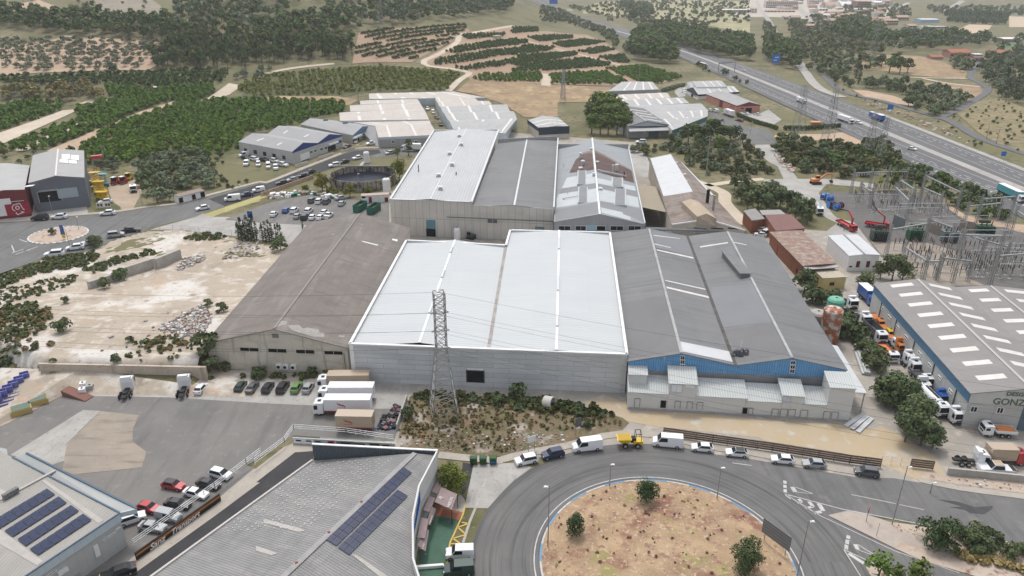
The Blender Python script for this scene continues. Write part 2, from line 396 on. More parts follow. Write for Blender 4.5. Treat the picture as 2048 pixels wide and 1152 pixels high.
zone('sandy_track', SAND,[(11,[(700,880),(880,950),(880,1010),(1320,1020),(1720,1055),(1997,1085)]),(12,[(600,1110),(800,1152)]),(16,[(900,0),(1060,80),(1240,190),(1310,240),(1410,400),(1190,420),(900,300),(600,210),(0,115)]),(15,[(1900,90),(1150,10)]),(11,[(1150,1135),(900,1090),(700,1010),(560,940)])],.05)
zone('scrap_yard_ground', YARD,[(12,[(560,420),(600,220),(840,140),(1000,400),(1500,1100),(1997,1152)]),(16,[(2300,60),(2300,420),(1400,350),(1330,170),(1180,0),(1050,-200)]),(12,[(830,650)])],.045)
zone('weedy_mound', M('rubble_soil',(.19,.145,.095),(.13,.11,.06), sc=.25, rough=.95, stain=[(.5,(.1,.1,.045),.52,.62),(.14,(.36,.32,.28),.55,.63),(1.5,(.42,.38,.34),.63,.7),(.3,(.24,.11,.07),.6,.68)], bump=.8, bsc=1.5),[(10,[(1180,900),(1240,860),(1560,890),(1997,900)]),(11,[(0,900),(200,900),(330,950),(620,985),(850,1060),(900,1100),(850,1152)]),(15,[(880,60),(700,70),(430,160),(200,190),(0,240)]),(14,[(1900,235),(1400,215),(1080,165),(1100,60)])],.06, drape=4)
zone('yard_ground', YARD,[(8,[(-40,600),(330,690),(480,700),(540,740),(820,780),(900,890),(1100,960),(1100,1130),(600,1300),(300,1200),(0,760)])],.035)
rib('dirt_track', PATHM, GQ(7,[(1480,540),(1620,590),(1720,640),(1730,710),(1810,800),(1900,880)]),5,.06);rib('works_track', CLIGHT, GQ(7,[(1050,330),(1080,420),(1150,520)]),9,.06);rib('dirt_track', PATHM, GQ(7,[(1590,580),(1800,550),(2030,530)]),4,.06)
# ---- roundabout
RC=Ve((24.23,87.24));RR=19.9
def ringpts(r, a0, a1, n):return[(RC.x+r*math.cos(a0+(a1-a0)*i/n), RC.y+r*math.sin(a0+(a1-a0)*i/n))for i in range(n+1)]
road=zone('roundabout_road', ASPH,[(14,[(1640,1260),(1690,900),(1750,700),(1997,405)]),(15,[(150,325),(460,205),(700,155),(900,140),(1100,155),(1540,215),(1830,255)]),(16,[(300,322),(690,392),(1000,402),(1400,472),(1997,552),(2500,610),(2500,1060),(1997,915),(1240,770)]),
 (16,[(640,650),(490,690),(1000,942),(1200,1032),(1500,1122),(1800,1210),(1700,1400),(0,1500)]),(14,[(1600,1500)])],.03)
mb=MB();n=120
for i in range(n):
 a, b=2*math.pi*i/n,2*math.pi*(i+1)/n
 for r0, r1 in((RR, RR+5.5),(RR+5.5, RR+11)):
  mb.face([(RC.x+r*math.cos(t), RC.y+r*math.sin(t),.055)for r, t in((r0, a),(r1, a),(r1, b),(r0, b))],0,[(r, t*26)for r, t in((r0, a),(r1, a),(r1, b),(r0, b))])
RINGM=M('polished_asphalt',(.15,.147,.142),(.125,.123,.12), sc=.2, rough=.85, streak=[((1.0,.025),(.06,.06,.06),.5,.68,.75),((2.6,.04),(.2,.195,.19),.56,.7,.5),((4,.06),(.07,.07,.07),.58,.64,.5)], bump=.12, bsc=8)
mb.mk('ring_lane', RINGM, road)
mb=MB();mbl=MB();mk=[MB(), MB()]
n=96
for i in range(n):
 a, b=2*math.pi*i/n,2*math.pi*(i+1)/n
 A=[Ve((RC.x+r*math.cos(t), RC.y+r*math.sin(t),0))for r, t in((RR-.3, a),(RR, a),(RR, b),(RR-.3, b))]
 m=mk[(i//3)%2];z=Ve((0,0,.2));m.face([p+z for p in A]);m.face([A[1]+z, A[1], A[2], A[2]+z]);m.face([A[0], A[0]+z, A[3]+z, A[3]])
 mbl.face([(RC.x+r*math.cos(t), RC.y+r*math.sin(t),.06)for r, t in((RR+.75, a),(RR+.95, a),(RR+.95, b),(RR+.75, b))])
mk[0].mk('kerb', LINEP, road);mk[1].mk('kerb', LINEB, road);mbl.mk('road_marking', LINEP, road)
isl=land_grid('roundabout_island', ISLE, lambda y:[RC.x-19.6+.7*i for i in range(57)],[RC.y-19.6+.7*j for j in range(57)],
 lambda x, y:.17+.9*max(0,1-((x-RC.x)**2+(y-RC.y)**2)/390)+.1*nz(x, y,.6)+.06*nz(x, y,1.7), lambda x, y:(x-RC.x)**2+(y-RC.y)**2<19.75**2)
tag(isl, kind='structure')
zone('island_edge_soil', ISLE,[tuple(p)for p in ringpts(19.62,0,2*math.pi,80)[:-1]],.15, world=True)
def isle_h(x, y):return.17+.9*max(0,1-((x-RC.x)**2+(y-RC.y)**2)/390)
# paved bay left of the ring, green forecourt
zone('concrete_bay', CLIGHT,[(14,[(1660,300),(1840,290),(1997,285)]),(15,[(0,280),(155,318),(0,430)]),(14,[(1997,405),(1900,500),(1780,635),(1600,630),(1640,450)])],.06)
zone('tarmac_bay', TAR,[(14,[(1590,280),(1670,300),(1640,450),(1590,530),(1560,500)])],.065)
zone('green_forecourt', GREENP,[(14,[(1380,690),(1555,725),(1490,900),(1440,1152),(1400,1300),(1200,1300),(1260,1000),(1320,800)])],.07)
zone('brick_forecourt', M('brick_paving',(.33,.13,.075),(.27,.12,.08), sc=1, rough=.9),[(14,[(1370,600),(1500,640),(1590,670),(1556,724),(1380,690)])],.072)
zone('pavement', PAVE,[(14,[(1520,560),(1570,530),(1605,570),(1612,620),(1590,668),(1500,640)])],.075)
mk=MB()
def strip(mb, k, a, b, w, z=.085):
 A, B=G(k, *a), G(k, *b);d=(B-A).xy.normalized();n_=Ve((d.y,-d.x,0))*w/2
 A.z=B.z=z;mb.face([A-n_, A+n_, B+n_, B-n_])
for a, b in[((1608,610),(1590,680)),((1590,680),(1490,900)),((1490,900),(1468,1062)),((1580,742),(1632,752)),((1632,752),(1550,780)),((1550,780),(1608,832)),((1608,838),(1512,866)),((1512,866),(1570,906)),((1495,906),(1560,908))]:strip(mk,14, a, b,.28)
mk.mk('road_marking', YEL, road)
rib('kerb', cnc, GQ(14,[(1770,400),(1690,620),(1640,740),(1590,900)]),.45,.07, thick=.05, parent=road)
# pavement along the outer ring edge + upper kerb
rib('pavement', PAVE, GQ(14,[(1400,225),(1640,250),(1860,270)])+GQ(15,[(0,240),(200,195),(440,150),(700,80),(900,55),(1100,70),(1540,165),(1830,205)])+GQ(16,[(300,285),(690,350)]),2.0,.14, thick=.12)
rib('pavement', PAVE, GQ(16,[(1190,415),(1500,480),(1997,545),(2400,600)]),1.4,.12, thick=.1)
zone('stony_verge', VERGE,[(16,[(1210,345),(1400,385),(1997,430),(2300,450),(2300,560),(1997,520),(1500,450),(1210,400)])],.06)
# traffic island & lower right verge
zone('traffic_island', VERGE,[(16,[(490,690),(640,655),(780,680),(960,740),(1240,775),(1997,925),(2500,1080),(2500,1500),(1800,1210),(1500,1122),(1200,1032),(1000,942)])],.12)
zone('traffic_island_paving', M('pale_paving',(.42,.36,.31),(.36,.31,.27), sc=.6, rough=.9, stain=[(2,(.26,.2,.17),.62,.7)]),[(16,[(490,690),(640,655),(780,680),(960,740),(1010,800),(1180,860),(1380,920),(1440,990),(1300,960),(1050,900),(1000,942)])],.135)
mk=MB()
for(a, b, w)in[((155,522),(600,640),.22),((600,640),(1240,762),.22),((1660,850),(1997,915),.22),((1997,915),(2400,1010),.22),((155,522),(430,690),.2),((430,690),(1000,960),.18),((1000,960),(1500,1130),.18),((670,528),(1010,598),.2),((1040,605),(1228,645),.2),
 ((215,470),(240,508),.9),((240,470),(372,520),.18),((240,508),(372,522),.14),((612,950),(740,1152),.2),((612,950),(850,1060),.2),((700,910),(720,950),.8),((720,912),(860,1000),.2),((715,950),(850,1000),.15),
 ((160,422),(160,445),.7),((161,455),(161,478),.7),((162,488),(163,512),.7),((650,842),(645,868),.7),((641,876),(637,908),.7),((634,915),(630,948),.7),
 ((265,562),(290,585),.7),((290,585),(258,594),.5),((345,582),(378,622),.8),((378,622),(318,632),.6),((420,596),(455,655),.9),((440,660),(385,670),.8),((170,530),(210,560),.7),((650,980),(770,1060),.8)]:strip(mk,16, a, b, w*.82,.06)
strip(mk,15,(1690,285),(1840,305),.18,.066)
mk.mk('road_marking', LINEP, road)
ob=zone('oil_stain', M('oil_stained_asphalt',(.06,.06,.062),(.04,.04,.042), sc=.7, rough=.5),[(16,[(1330,565),(1480,580),(1620,625),(1760,615),(1750,640),(1690,680),(1580,670),(1540,645),(1420,625),(1520,620)])],.045, parent=road)
# second small island at the bottom edge
zone('splitter_island', VERGE,[(16,[(780,1090),(800,1075),(900,1090),(1200,1250),(900,1300)])],.14)
# ---- street on the left
street=zone('street', ASPH,[(5,[(-500,690),(0,640),(240,622),(400,605),(700,578),(930,560),(1120,528),(1380,498),(1580,443),(1997,335)]),(6,[(320,570),(640,445),(880,352),(1000,310),(1200,300),(1480,312),(1480,345),(1300,350),(1100,372),(1000,382),(900,422),(680,502),(400,612),(280,652),(0,742)]),(5,[(1560,562),(1500,590),(1160,672),(1110,702),(860,772),(700,852),(340,907),(0,1027),(-600,1250)])],.03)
zone('street_resurfaced', TAR,[(5,[(1600,455),(1997,335)]),(6,[(320,570),(640,445),(880,352),(1000,312),(1180,305),(1200,330),(1000,382),(900,420),(680,500),(400,610),(280,650),(0,740)]),(5,[(1690,492)])],.045)
rib('pavement', PAVE, GQ(5,[(-300,650),(0,612),(240,600),(600,575),(930,545),(1120,515),(1380,485),(1580,430),(1997,322)])+GQ(6,[(320,558),(640,432),(880,340),(1000,298),(1200,290)]),2.4,.14, thick=.12)
zone('pale_track', CLIGHT,[(5,[(1150,690),(1500,592),(1560,565),(1640,590),(1830,595)]),(6,[(0,845),(330,870),(640,885),(560,990),(480,1045),(440,1020),(0,960)]),(5,[(1760,742),(1400,690)])],.05)
zone('car_park', ASPH2,[(6,[(130,790),(330,715),(640,655),(900,680),(1000,690),(1260,720),(1260,860),(1000,850),(700,890),(330,868),(0,840)])],.06)
zone('car_park_verge', M('yellow_weeds_ground',(.36,.33,.13),(.3,.28,.14), sc=.3, rough=.95),[(5,[(1550,575),(1997,432),(1997,470),(1760,540),(1640,590)])],.07)
zone('car_park_verge', M('yellow_weeds_slope',(.40,.36,.15),(.34,.3,.14), sc=.3, rough=.95),[(6,[(0,745),(280,655),(330,665),(150,730),(0,790)])],.072)
zone('yard_plot', M('brown_plot',(.34,.26,.19),(.42,.34,.26), sc=.15, rough=.95, stain=[(.6,(.24,.18,.12),.58,.7)]),[(25,[(470,560),(760,430),(930,560),(960,700),(900,800),(840,920),(680,930),(560,830),(500,720)])],.05)
zone('grass_verge', SOILG,[(25,[(190,780),(330,780),(560,830),(660,900),(640,930),(300,960),(200,880)])],.06)
zone('forecourt', CLIGHT,[(26,[(-50,1120),(-50,1050),(200,1000),(420,1000),(460,870),(620,820),(900,780),(1250,870),(1270,1000),(1000,1030),(700,1050),(300,1100)])],.05)
mk=MB()
for a, b in[((150,765),(210,785)),((90,810),(110,860)),((90,870),(180,840)),((0,915),(120,880)),((120,880),(290,820)),((170,860),(230,845)),((1100,520),(1300,500))]:strip(mk,5, a, b,.35,.06)
mk.mk('road_marking', LINEP, street)
c0=G(5,450,730);ry=(G(5,450,675)-G(5,450,787)).length/2;rx=(G(5,250,730)-G(5,646,730)).length/2
zone('small_roundabout', VERGE,[(c0.x+rx*math.cos(2*math.pi*i/40), c0.y+ry*math.sin(2*math.pi*i/40))for i in range(40)],.16, world=True)
mk=[MB(), MB()]
for i in range(60):
 t0, t1=2*math.pi*i/60,2*math.pi*(i+1)/60
 mk[i%2].hexa([(c0.x+(rx+r)*math.cos(t), c0.y+(ry+r)*math.sin(t), z)for z in(.03,.25)for r, t in((0, t0),(.5, t0),(.5, t1),(0, t1))])
mk[0].mk('kerb', wht, street);mk[1].mk('kerb', cnc, street)
# ---- highway
HWM=M('motorway_asphalt',(.14,.14,.142),(.12,.12,.122), sc=.05, rough=.9, streak=[((.7,.01),(.09,.09,.092),.5,.7,.6)])
def hw(pts):return[(p.x, p.y)for p in pts]
lowL=hw([G(18,1900,1152), G(18,1060,790), G(18,380,470), G(17,1600,905), G(17,900,620), G(17,300,380), G(24,1750,700), G(24,1300,540), G(24,700,300), G(24,250,160), G(24,90,95)])
upL=hw([G(18,2016,900), G(18,1000,420), G(18,300,150), G(17,1650,700), G(17,900,430), G(17,300,215), G(24,1950,660), G(24,1450,500), G(24,900,300), G(24,400,150), G(24,150,90)])
def fitline(pts):  # smooth centre line x(y)
 y=np.array([p[1]for p in pts]);x=np.array([p[0]for p in pts]);c=np.polyfit(y, x,3)
 return lambda yy:float(np.polyval(c, yy))
mwL, mwU=fitline(lowL), fitline(upL)
ysh=[180+20*i for i in range(70)]
HL=[(mwL(y), y)for y in ysh];HU=[(mwU(y), y)for y in ysh]
hwy=zone('motorway', HWM,[(mwL(y)-10.5, y)for y in ysh]+[(mwU(y)+9, y)for y in reversed(ysh)],.3, world=True)
rib('motorway_median', CLIGHT,[((mwL(y)+mwU(y))/2-.3, y)for y in ysh], lambda t:4.6,.34, step=20)
for L_, offs in((HL,(-4.6,4.2)),(HU,(-4.6,5.2))):
 for o_ in offs:rib('road_marking', LINEP, L_,.28,.33, off=o_, parent=hwy, step=10)
 rib('road_marking', LINEP, L_,.3,.33, off=-.6, dash=(5,9), parent=hwy, step=5)
 rib('road_marking', LINEP, L_,.45,.33, off=3.0 if L_ is HU else-2.6, dash=(2.6,3.2), parent=hwy, step=1.45)
rib('slip_road', HWM,[(mwL(y)-13.5-max(0,(y-330))*.0, y)for y in range(170,345,12)],8,.28, step=6)
mk=MB()
for y0, n_, o_, w in((300,12,8.8,.9),(246,16,6.2,.8),(196,15,7.2,1.3)):
 for i in range(n_):y=y0+i*3.6;x=mwL(y)-o_;mk.face([(x-w, y-.9,.36),(x-w, y,.36),(x+w, y+1.3,.36),(x+w, y+.4,.36)])
mk.mk('road_marking', LINEP, hwy)
rib('motorway_shoulder', CLIGHT,[(mwU(y)+10.6, y)for y in ysh if y<480],4.2,.2, step=10)
# ramp and side roads on the right
rib('access_road', CLIGHT, GQ(17,[(1330,470),(1050,370),(900,250),(800,110),(720,20)])+GQ(22,[(740,940),(600,780),(430,580),(350,440),(260,280),(150,130),(100,20)]),7.5,.22, step=8)
rib('side_road', HWM, GQ(4,[(2400,1300),(1997,1180),(1650,1060),(1420,930),(1150,850),(900,775),(700,735),(560,680),(480,600),(400,530),(330,520)]),5.5,.2, step=5)
rib('side_road', HWM, GQ(4,[(1330,915),(1500,840),(1640,760),(1720,690),(1660,640),(1580,590),(1640,500),(1660,450)]),5.0,.21, step=5)
rib('dirt_track', PATHM, GQ(4,[(1110,595),(1300,602),(1560,605)]),4,.2, step=6);rib('dirt_track', PATHM, GQ(4,[(1220,605),(1400,640),(1660,670)]),4,.2, step=6)
zone('dry_field', DRYF,[(4,[(730,480),(900,420),(1200,430),(1440,500),(1560,560),(1540,610),(1130,580),(1100,560),(830,540)])],.1)
zone('dry_field', DRYF,[(4,[(1150,640),(1420,640),(1660,670),(1680,720),(1560,780),(1400,700),(1180,640)])],.1)
zone('scrub_slope', M('scrub_slope_ground',(.2,.17,.09),(.28,.22,.13), sc=.05, rough=.95, stain=[(.2,(.12,.12,.06),.5,.62)]),[(4,[(1480,870),(1640,780),(1800,760),(2200,900),(2200,1250),(1900,1152),(1640,1020)])],.1)
zone('red_bank', TERR,[(4,[(680,690),(800,700),(1000,740),(1150,800),(1170,820),(950,790),(760,740)])],.12)
# road by the transformer compound and the roundabout at the back
zone('works_road', CLIGHT,[(8,[(-200,0),(0,50),(90,170),(150,300),(0,300),(0,400),(180,420),(330,460),(400,560),(560,640),(480,700),(540,740),(800,780),(880,800),(800,700),(720,640),(560,600),(520,560),(420,410),(480,340),(860,370),(860,340),(560,300),(260,300),(200,220),(90,90),(20,20)])],.05)
zone('back_road', ASPH,[(29,[(1310,430),(1400,440),(1620,520),(1720,590),(2016,640),(2100,800),(1850,810),(1700,720),(1550,700),(1420,600),(1360,520)])],.06)
zone('back_road', CLIGHT,[(29,[(1850,805),(2100,800),(2300,960),(2200,1100),(2016,1010),(1900,930),(1830,870)])],.065)
zone('forecourt', CLIGHT,[(29,[(910,200),(960,150),(1060,130),(1040,250),(960,262)])],.06)
zone('forecourt', CLIGHT,[(29,[(1640,450),(1890,450),(2000,400),(2150,520),(2016,600),(1700,510)])],.06)
mk=MB()
for i in range(6):strip(mk,29,(1705+22*i,700-5*i),(1735+20*i,718-6*i),.8,.09)
mk.mk('road_marking', LINEP, street)
zone('substation_gravel', GRAVEL,[(8,[(500,400),(700,400),(1300,420),(1500,560),(1830,620),(2300,760),(2300,1200),(1200,1130),(1100,960),(900,900),(620,540)])],.06)
zone('substation_concrete', CTAN,[(8,[(820,780),(1250,790),(1500,860),(1560,1060),(1700,1120),(1200,1120),(1100,960),(900,880)])],.075)
zone('retaining_bank', TERR,[(20,[(640,640),(760,650),(1000,800),(1420,850),(1640,930),(2010,960),(2300,1050),(2300,1152),(1900,1080),(1640,1000),(1350,980),(1100,940),(880,820)])],.1)
zone('demolition_strip', TERR,[(17,[(360,1010),(530,990),(1080,1000),(1400,960),(1600,1060),(1700,1152),(700,1060),(340,1040)])],.08)
# ---- fields and terraces
zone('dry_field', DRYF,[(2,[(1540,700),(1650,610),(1997,640)]),(3,[(0,640),(760,670),(740,720),(640,790),(350,800),(350,900),(100,905),(0,850)]),(2,[(1900,800),(1700,730)])],.1)
zone('dry_field', DRYF,[(2,[(0,760),(150,740),(440,740),(620,740),(790,770),(720,810),(0,790)])],.1)
zone('orchard_ground', SOILG,[(0,[(155,300),(240,246),(330,214),(400,199),(560,198),(700,203),(712,224),(630,242),(560,262),(490,272),(482,304),(420,318),(350,306),(250,333),(165,336)])],.08)
zone('orchard_ground', SOILG,[(1,[(1560,760),(1850,740),(1997,590)]),(2,[(0,600),(360,540),(960,500),(1300,530),(1600,560),(1480,700),(870,710),(600,760),(0,750)])],.06)
zone('terrace_bank', TERR,[(1,[(360,1160),(850,960),(1080,860),(1330,780),(1450,830),(1250,920),(920,1060),(600,1150),(500,1200)])],.12)
zone('terrace_path', PATHM,[(1,[(80,1160),(540,970),(860,830),(930,850),(600,985),(200,1160)])],.12)
zone('terrace_path', PATHM,[(1,[(-100,1060),(200,960),(480,850),(610,840),(420,930),(60,1090),(-100,1160)])],.12)
zone('terrace_path', PATHM,[(1,[(690,770),(860,750),(820,790),(600,800)])],.12)
zone('terrace_path', PATHM,[(1,[(1470,830),(1620,740),(1760,640),(1860,660),(1760,730),(1640,770),(1560,820)])],.12)
rib('dirt_track', PATHM, GQ(1,[(1560,780),(1720,720),(1850,660),(1997,600)])+GQ(2,[(70,570),(250,530),(600,490)]),4,.14, step=8)
zone('terraced_hillside', TERR,[(1,[(-60,400),(0,370),(500,290),(720,290),(1260,330),(1240,480),(1140,540),(900,540),(300,560),(-60,590)])],.12)
zone('orchard_ground', SOIL,[(2,[(740,490),(760,380),(790,250),(1400,200),(1600,190),(1640,240),(1560,300),(1200,480),(900,480)])],.12)
zone('orchard_ground', SOIL,[(3,[(0,250),(260,240),(580,270),(720,330),(850,420),(900,500),(1300,600),(1130,650),(760,660),(0,640)]),(2,[(1650,620),(1600,560),(1350,510),(1260,480),(1560,300),(1640,250),(1997,200),(1997,250)])],.09)
rib('dirt_track', PATHM, GQ(2,[(1480,700),(1560,620),(1640,560),(1500,530),(1330,510),(1290,470),(1420,410),(1540,330),(1580,270),(1750,240),(1980,200)]),5,.16, step=8)
rib('dirt_track', PATHM, GQ(3,[(120,320),(300,365),(520,420),(700,470),(830,500)]),4,.16, step=8)
rib('dirt_track', PATHM, GQ(3,[(265,570),(260,660)]),7,.16, step=4)
zone('bare_hillside', TERR,[(1,[(-60,70),(300,0),(450,60),(740,110),(500,120),(-60,90)])],.12)
zone('bare_hillside', M('grey_scrub_slope',(.3,.25,.2),(.22,.2,.15), sc=.04, rough=.95, stain=[(.3,(.14,.15,.1),.55,.68)]),[(1,[(680,-60),(1100,-60),(1350,150),(1200,165),(1000,150),(760,70)])],.12)
zone('valley_field', M('valley_dry',(.4,.33,.2),(.3,.3,.17), sc=.02, rough=.95, stain=[(.06,(.16,.19,.1),.52,.6)]),[(24,[(200,80),(600,20),(1400,0),(2048,20),(2048,330),(1700,260),(1100,200),(600,140)])],.1)
zone('town_ground', M('town_ground',(.48,.42,.36),(.4,.35,.3), sc=.03, rough=.95),[(22,[(-300,250),(0,60),(0,-10),(2048,-30),(2048,340),(1800,420),(1300,330),(600,260),(300,250)])],.12)
zone('ploughed_field', M('tan_field',(.5,.4,.29),(.45,.34,.24), sc=.03, rough=.95),[(23,[(1020,470),(1240,360),(1580,370),(1540,430),(1340,510),(1030,510)])],.14)
zone('ploughed_field', M('tan_field_far',(.5,.4,.3),(.45,.36,.26), sc=.03, rough=.95),[(23,[(1830,240),(2300,250),(2300,400),(1830,400)])],.14)
zone('green_field', M('green_field',(.1,.16,.08),(.14,.18,.09), sc=.05, rough=.95),[(23,[(1640,620),(2300,600),(2300,800),(1760,740)])],.14)
zone('green_field', M('green_field_far',(.13,.17,.1),(.2,.2,.13), sc=.02, rough=.95),[(23,[(1250,130),(1500,100),(2300,90),(2300,240),(1840,240),(1200,190)])],.13)
rib('town_road', CLIGHT, GQ(22,[(920,320),(820,220),(680,90),(620,30)]),14,.2, step=10)
rib('town_road', CLIGHT, GQ(22,[(1690,360),(1790,260)]),16,.2, step=10)
rib('town_road', CLIGHT, GQ(23,[(160,140),(360,40)]),12,.2, step=10);rib('town_road', CLIGHT, GQ(23,[(880,180),(1060,70),(1150,10)]),13,.2, step=10)
# ================================================================ buildings
def RP(k, x, y, A, B):  # photo point on the vertical plane through A and B
 u, v=px(k, x, y);d=Ve(ray(u, v));n=Ve((B[1]-A[1], A[0]-B[0],0));o=Ve((0,0, H))
 t=(Ve((A[0], A[1],0))-o).dot(n)/d.dot(n);return o+d*t
def PL(k, x, y, a, b, c, up=0.0):  # photo point on the plane a b c
 u, v=px(k, x, y);d=Ve(ray(u, v));a, b, c=Ve(a), Ve(b), Ve(c);n=(b-a).cross(c-a).normalized()
 if n.z<0:n=-n
 o=Ve((0,0, H));t=(a-o).dot(n)/d.dot(n);return o+d*t+n*up
def MR(name, c, c2, per=.6, k=.1, **kw):return M(name, c, c2, sc=kw.pop('sc',.12), rough=kw.pop('rough',.7), corr=(per, 'u', k), **kw)
class Hall:
 def __init__(h, name, label, front, back, wm, rm, cat='warehouse', base=0, ov=.25, caps=None, th=.18, roof_from=0, capr=(), group=None, walls=True):
  h.f=[Ve(p)for p in front];h.b=[Ve(p)for p in back]
  c=sum(h.f+h.b, Ve())/(2*len(front));c.z=base;h.root=site(name, label, cat, c, group);h.base=base;h.o=h.root
  n=len(front);mb=MB();F_, B_=h.f, h.b;fl=lambda p:Ve((p.x, p.y, base-.3))
  if walls:
   mb.face([fl(F_[0]), fl(F_[-1])]+F_[::-1]);mb.face([fl(B_[-1]), fl(B_[0])]+B_)
   mb.face([fl(B_[0]), fl(F_[0]), F_[0], B_[0]]);mb.face([fl(F_[-1]), fl(B_[-1]), B_[-1], F_[-1]])
   h.wall=mb.mk('wall', wm, h.root)
  mr=MB()
  for i in range(n-1):
   a, b, c_, d=F_[i], F_[i+1], B_[i+1], B_[i]
   e1=(a-d).normalized()*ov;e2=(b-c_).normalized()*ov
   s1=(a-b).normalized()*ov if i==0 else Ve();s2=(b-a).normalized()*ov if i==n-2 else Ve()
   s3=(d-c_).normalized()*ov if i==0 else Ve();s4=(c_-d).normalized()*ov if i==n-2 else Ve()
   lo=Ve((0,0,.02));hi=Ve((0,0, th))
   q=[a+e1+s1, b+e2+s2, c_-e2+s4, d-e1+s3];mr.hexa([p+lo for p in q]+[p+hi for p in q])
  h.roof=sub(mr.mk('roof', rm, h.root), h.root)
  if caps:
   for i in capr or[j for j in range(1, n-1)if F_[j].z>F_[j-1].z]:
    m=MB();m.beam(F_[i]+Ve((0,0, th+.05)), B_[i]+Ve((0,0, th+.05)),.6,.14);m.mk('ridge_cap', caps, h.roof)
  h.th=th
 def slope(h, i):return h.f[i], h.f[i+1], h.b[i+1]
 def orf(h, name, i, k, pts, mat, up=.05, th=0.0, parent=None):  # a sheet lying on slope i, outlined by photo points
  pl=h.slope(i);q=[PL(k, x, y, *pl, up+h.th)for x, y in pts];mb=MB()
  n=(pl[1]-pl[0]).cross(pl[2]-pl[0]);n=n.normalized()if n.z>0 else-n.normalized()
  ar=sum(q[j].x*q[(j+1)%len(q)].y-q[(j+1)%len(q)].x*q[j].y for j in range(len(q)))
  if ar<0:q=q[::-1]
  if th:
   t=[p+n*th for p in q];mb.face(t)
   for j in range(len(q)):a, b=j,(j+1)%len(q);mb.face([q[a], q[b], t[b], t[a]])
  else:mb.face(q)
  return mb.mk(name, mat, parent or h.roof)
 def fit(h, name, ab, k, x0, y0, x1, y1, mat, proud=.06, frame=None, parent=None, depth=.0):  # rectangle on a wall from photo corners
  A, B=ab;d=Ve((B.x-A.x, B.y-A.y,0));L=d.length;d.normalize();n=Ve((d.y,-d.x,0))
  p, q=RP(k, x0, y0, A, B), RP(k, x1, y1, A, B);s0, s1=sorted(((p-A).dot(d),(q-A).dot(d)));z0, z1=sorted((p.z, q.z));z0=max(z0, h.base+.02)
  mk=lambda s, z, o:Ve((A.x, A.y,0))+d*s+n*o+Ve((0,0, z))
  def slab(m, a, b, c, e, o):m.hexa([mk(a, c,-.05), mk(b, c,-.05), mk(b, c, o), mk(a, c, o), mk(a, e,-.05), mk(b, e,-.05), mk(b, e, o), mk(a, e, o)])
  m=MB();slab(m, s0, s1, z0, z1, proud);o=m.mk(name, mat, parent or h.root)
  if frame:
   o['_o']=h.root['_o'];m=MB();w=frame[1]
   slab(m, s0-w, s1+w, z1, z1+w, proud+.08);slab(m, s0-w, s0, z0, z1, proud+.08);slab(m, s1, s1+w, z0, z1, proud+.08)
   if name=='window':slab(m, s0-w, s1+w, z0-w, z0, proud+.1);slab(m,(s0+s1)/2-w/3,(s0+s1)/2+w/3, z0, z1, proud+.05)
   m.mk('frame', frame[0], o)
  return o
 def band(h, name, a, b, z0, z1, mat, proud=.08, parent=None):  # strip along a wall
  A, B=a, b;d=Ve((B.x-A.x, B.y-A.y,0)).normalized();n=Ve((d.y,-d.x,0));m=MB()
  za0, zb0=z0 if isinstance(z0, tuple)else(z0, z0);za1, zb1=z1 if isinstance(z1, tuple)else(z1, z1)
  f=lambda p, z, o:Ve((p.x, p.y, z))+n*o
  m.hexa([f(A, za0,-.05), f(B, zb0,-.05), f(B, zb0, proud), f(A, za0, proud), f(A, za1,-.05), f(B, zb1,-.05), f(B, zb1, proud), f(A, za1, proud)])
  return m.mk(name, mat, parent or h.root)
def lift(p, z):return Ve((p.x, p.y, z))
def txm(body, size, mat, mtx, parent, name='lettering', bold=.0, ext=.02, shear=0):
 cu=bpy.data.curves.new(name, 'FONT');cu.body=body;cu.size=size;cu.extrude=ext;cu.offset=bold;cu.shear=shear;cu.align_x='LEFT';cu.resolution_u=3
 o=bpy.data.objects.new(name, cu);COL.objects.link(o);dg=bpy.context.evaluated_depsgraph_get()
 me=bpy.data.meshes.new_from_object(o.evaluated_get(dg));bpy.data.objects.remove(o);me.transform(mtx);me.materials.clear();me.materials.append(mat)
 o=bpy.data.objects.new(name, me);COL.objects.link(o);org=parent.get('_o')
 if org is not None:me.transform(Matrix.Translation(-Ve(list(org))))
 o.parent=parent;return o
def fmx(o, xdir, ydir):  # text plane: x along xdir, y along ydir
 x=Ve(xdir).normalized();y=Ve(ydir);y=(y-x*x.dot(y)).normalized();z=x.cross(y)
 m=Matrix.Identity(4)
 for i in range(3):m[i][0], m[i][1], m[i][2], m[i][3]=x[i], y[i], z[i], o[i]
 return m
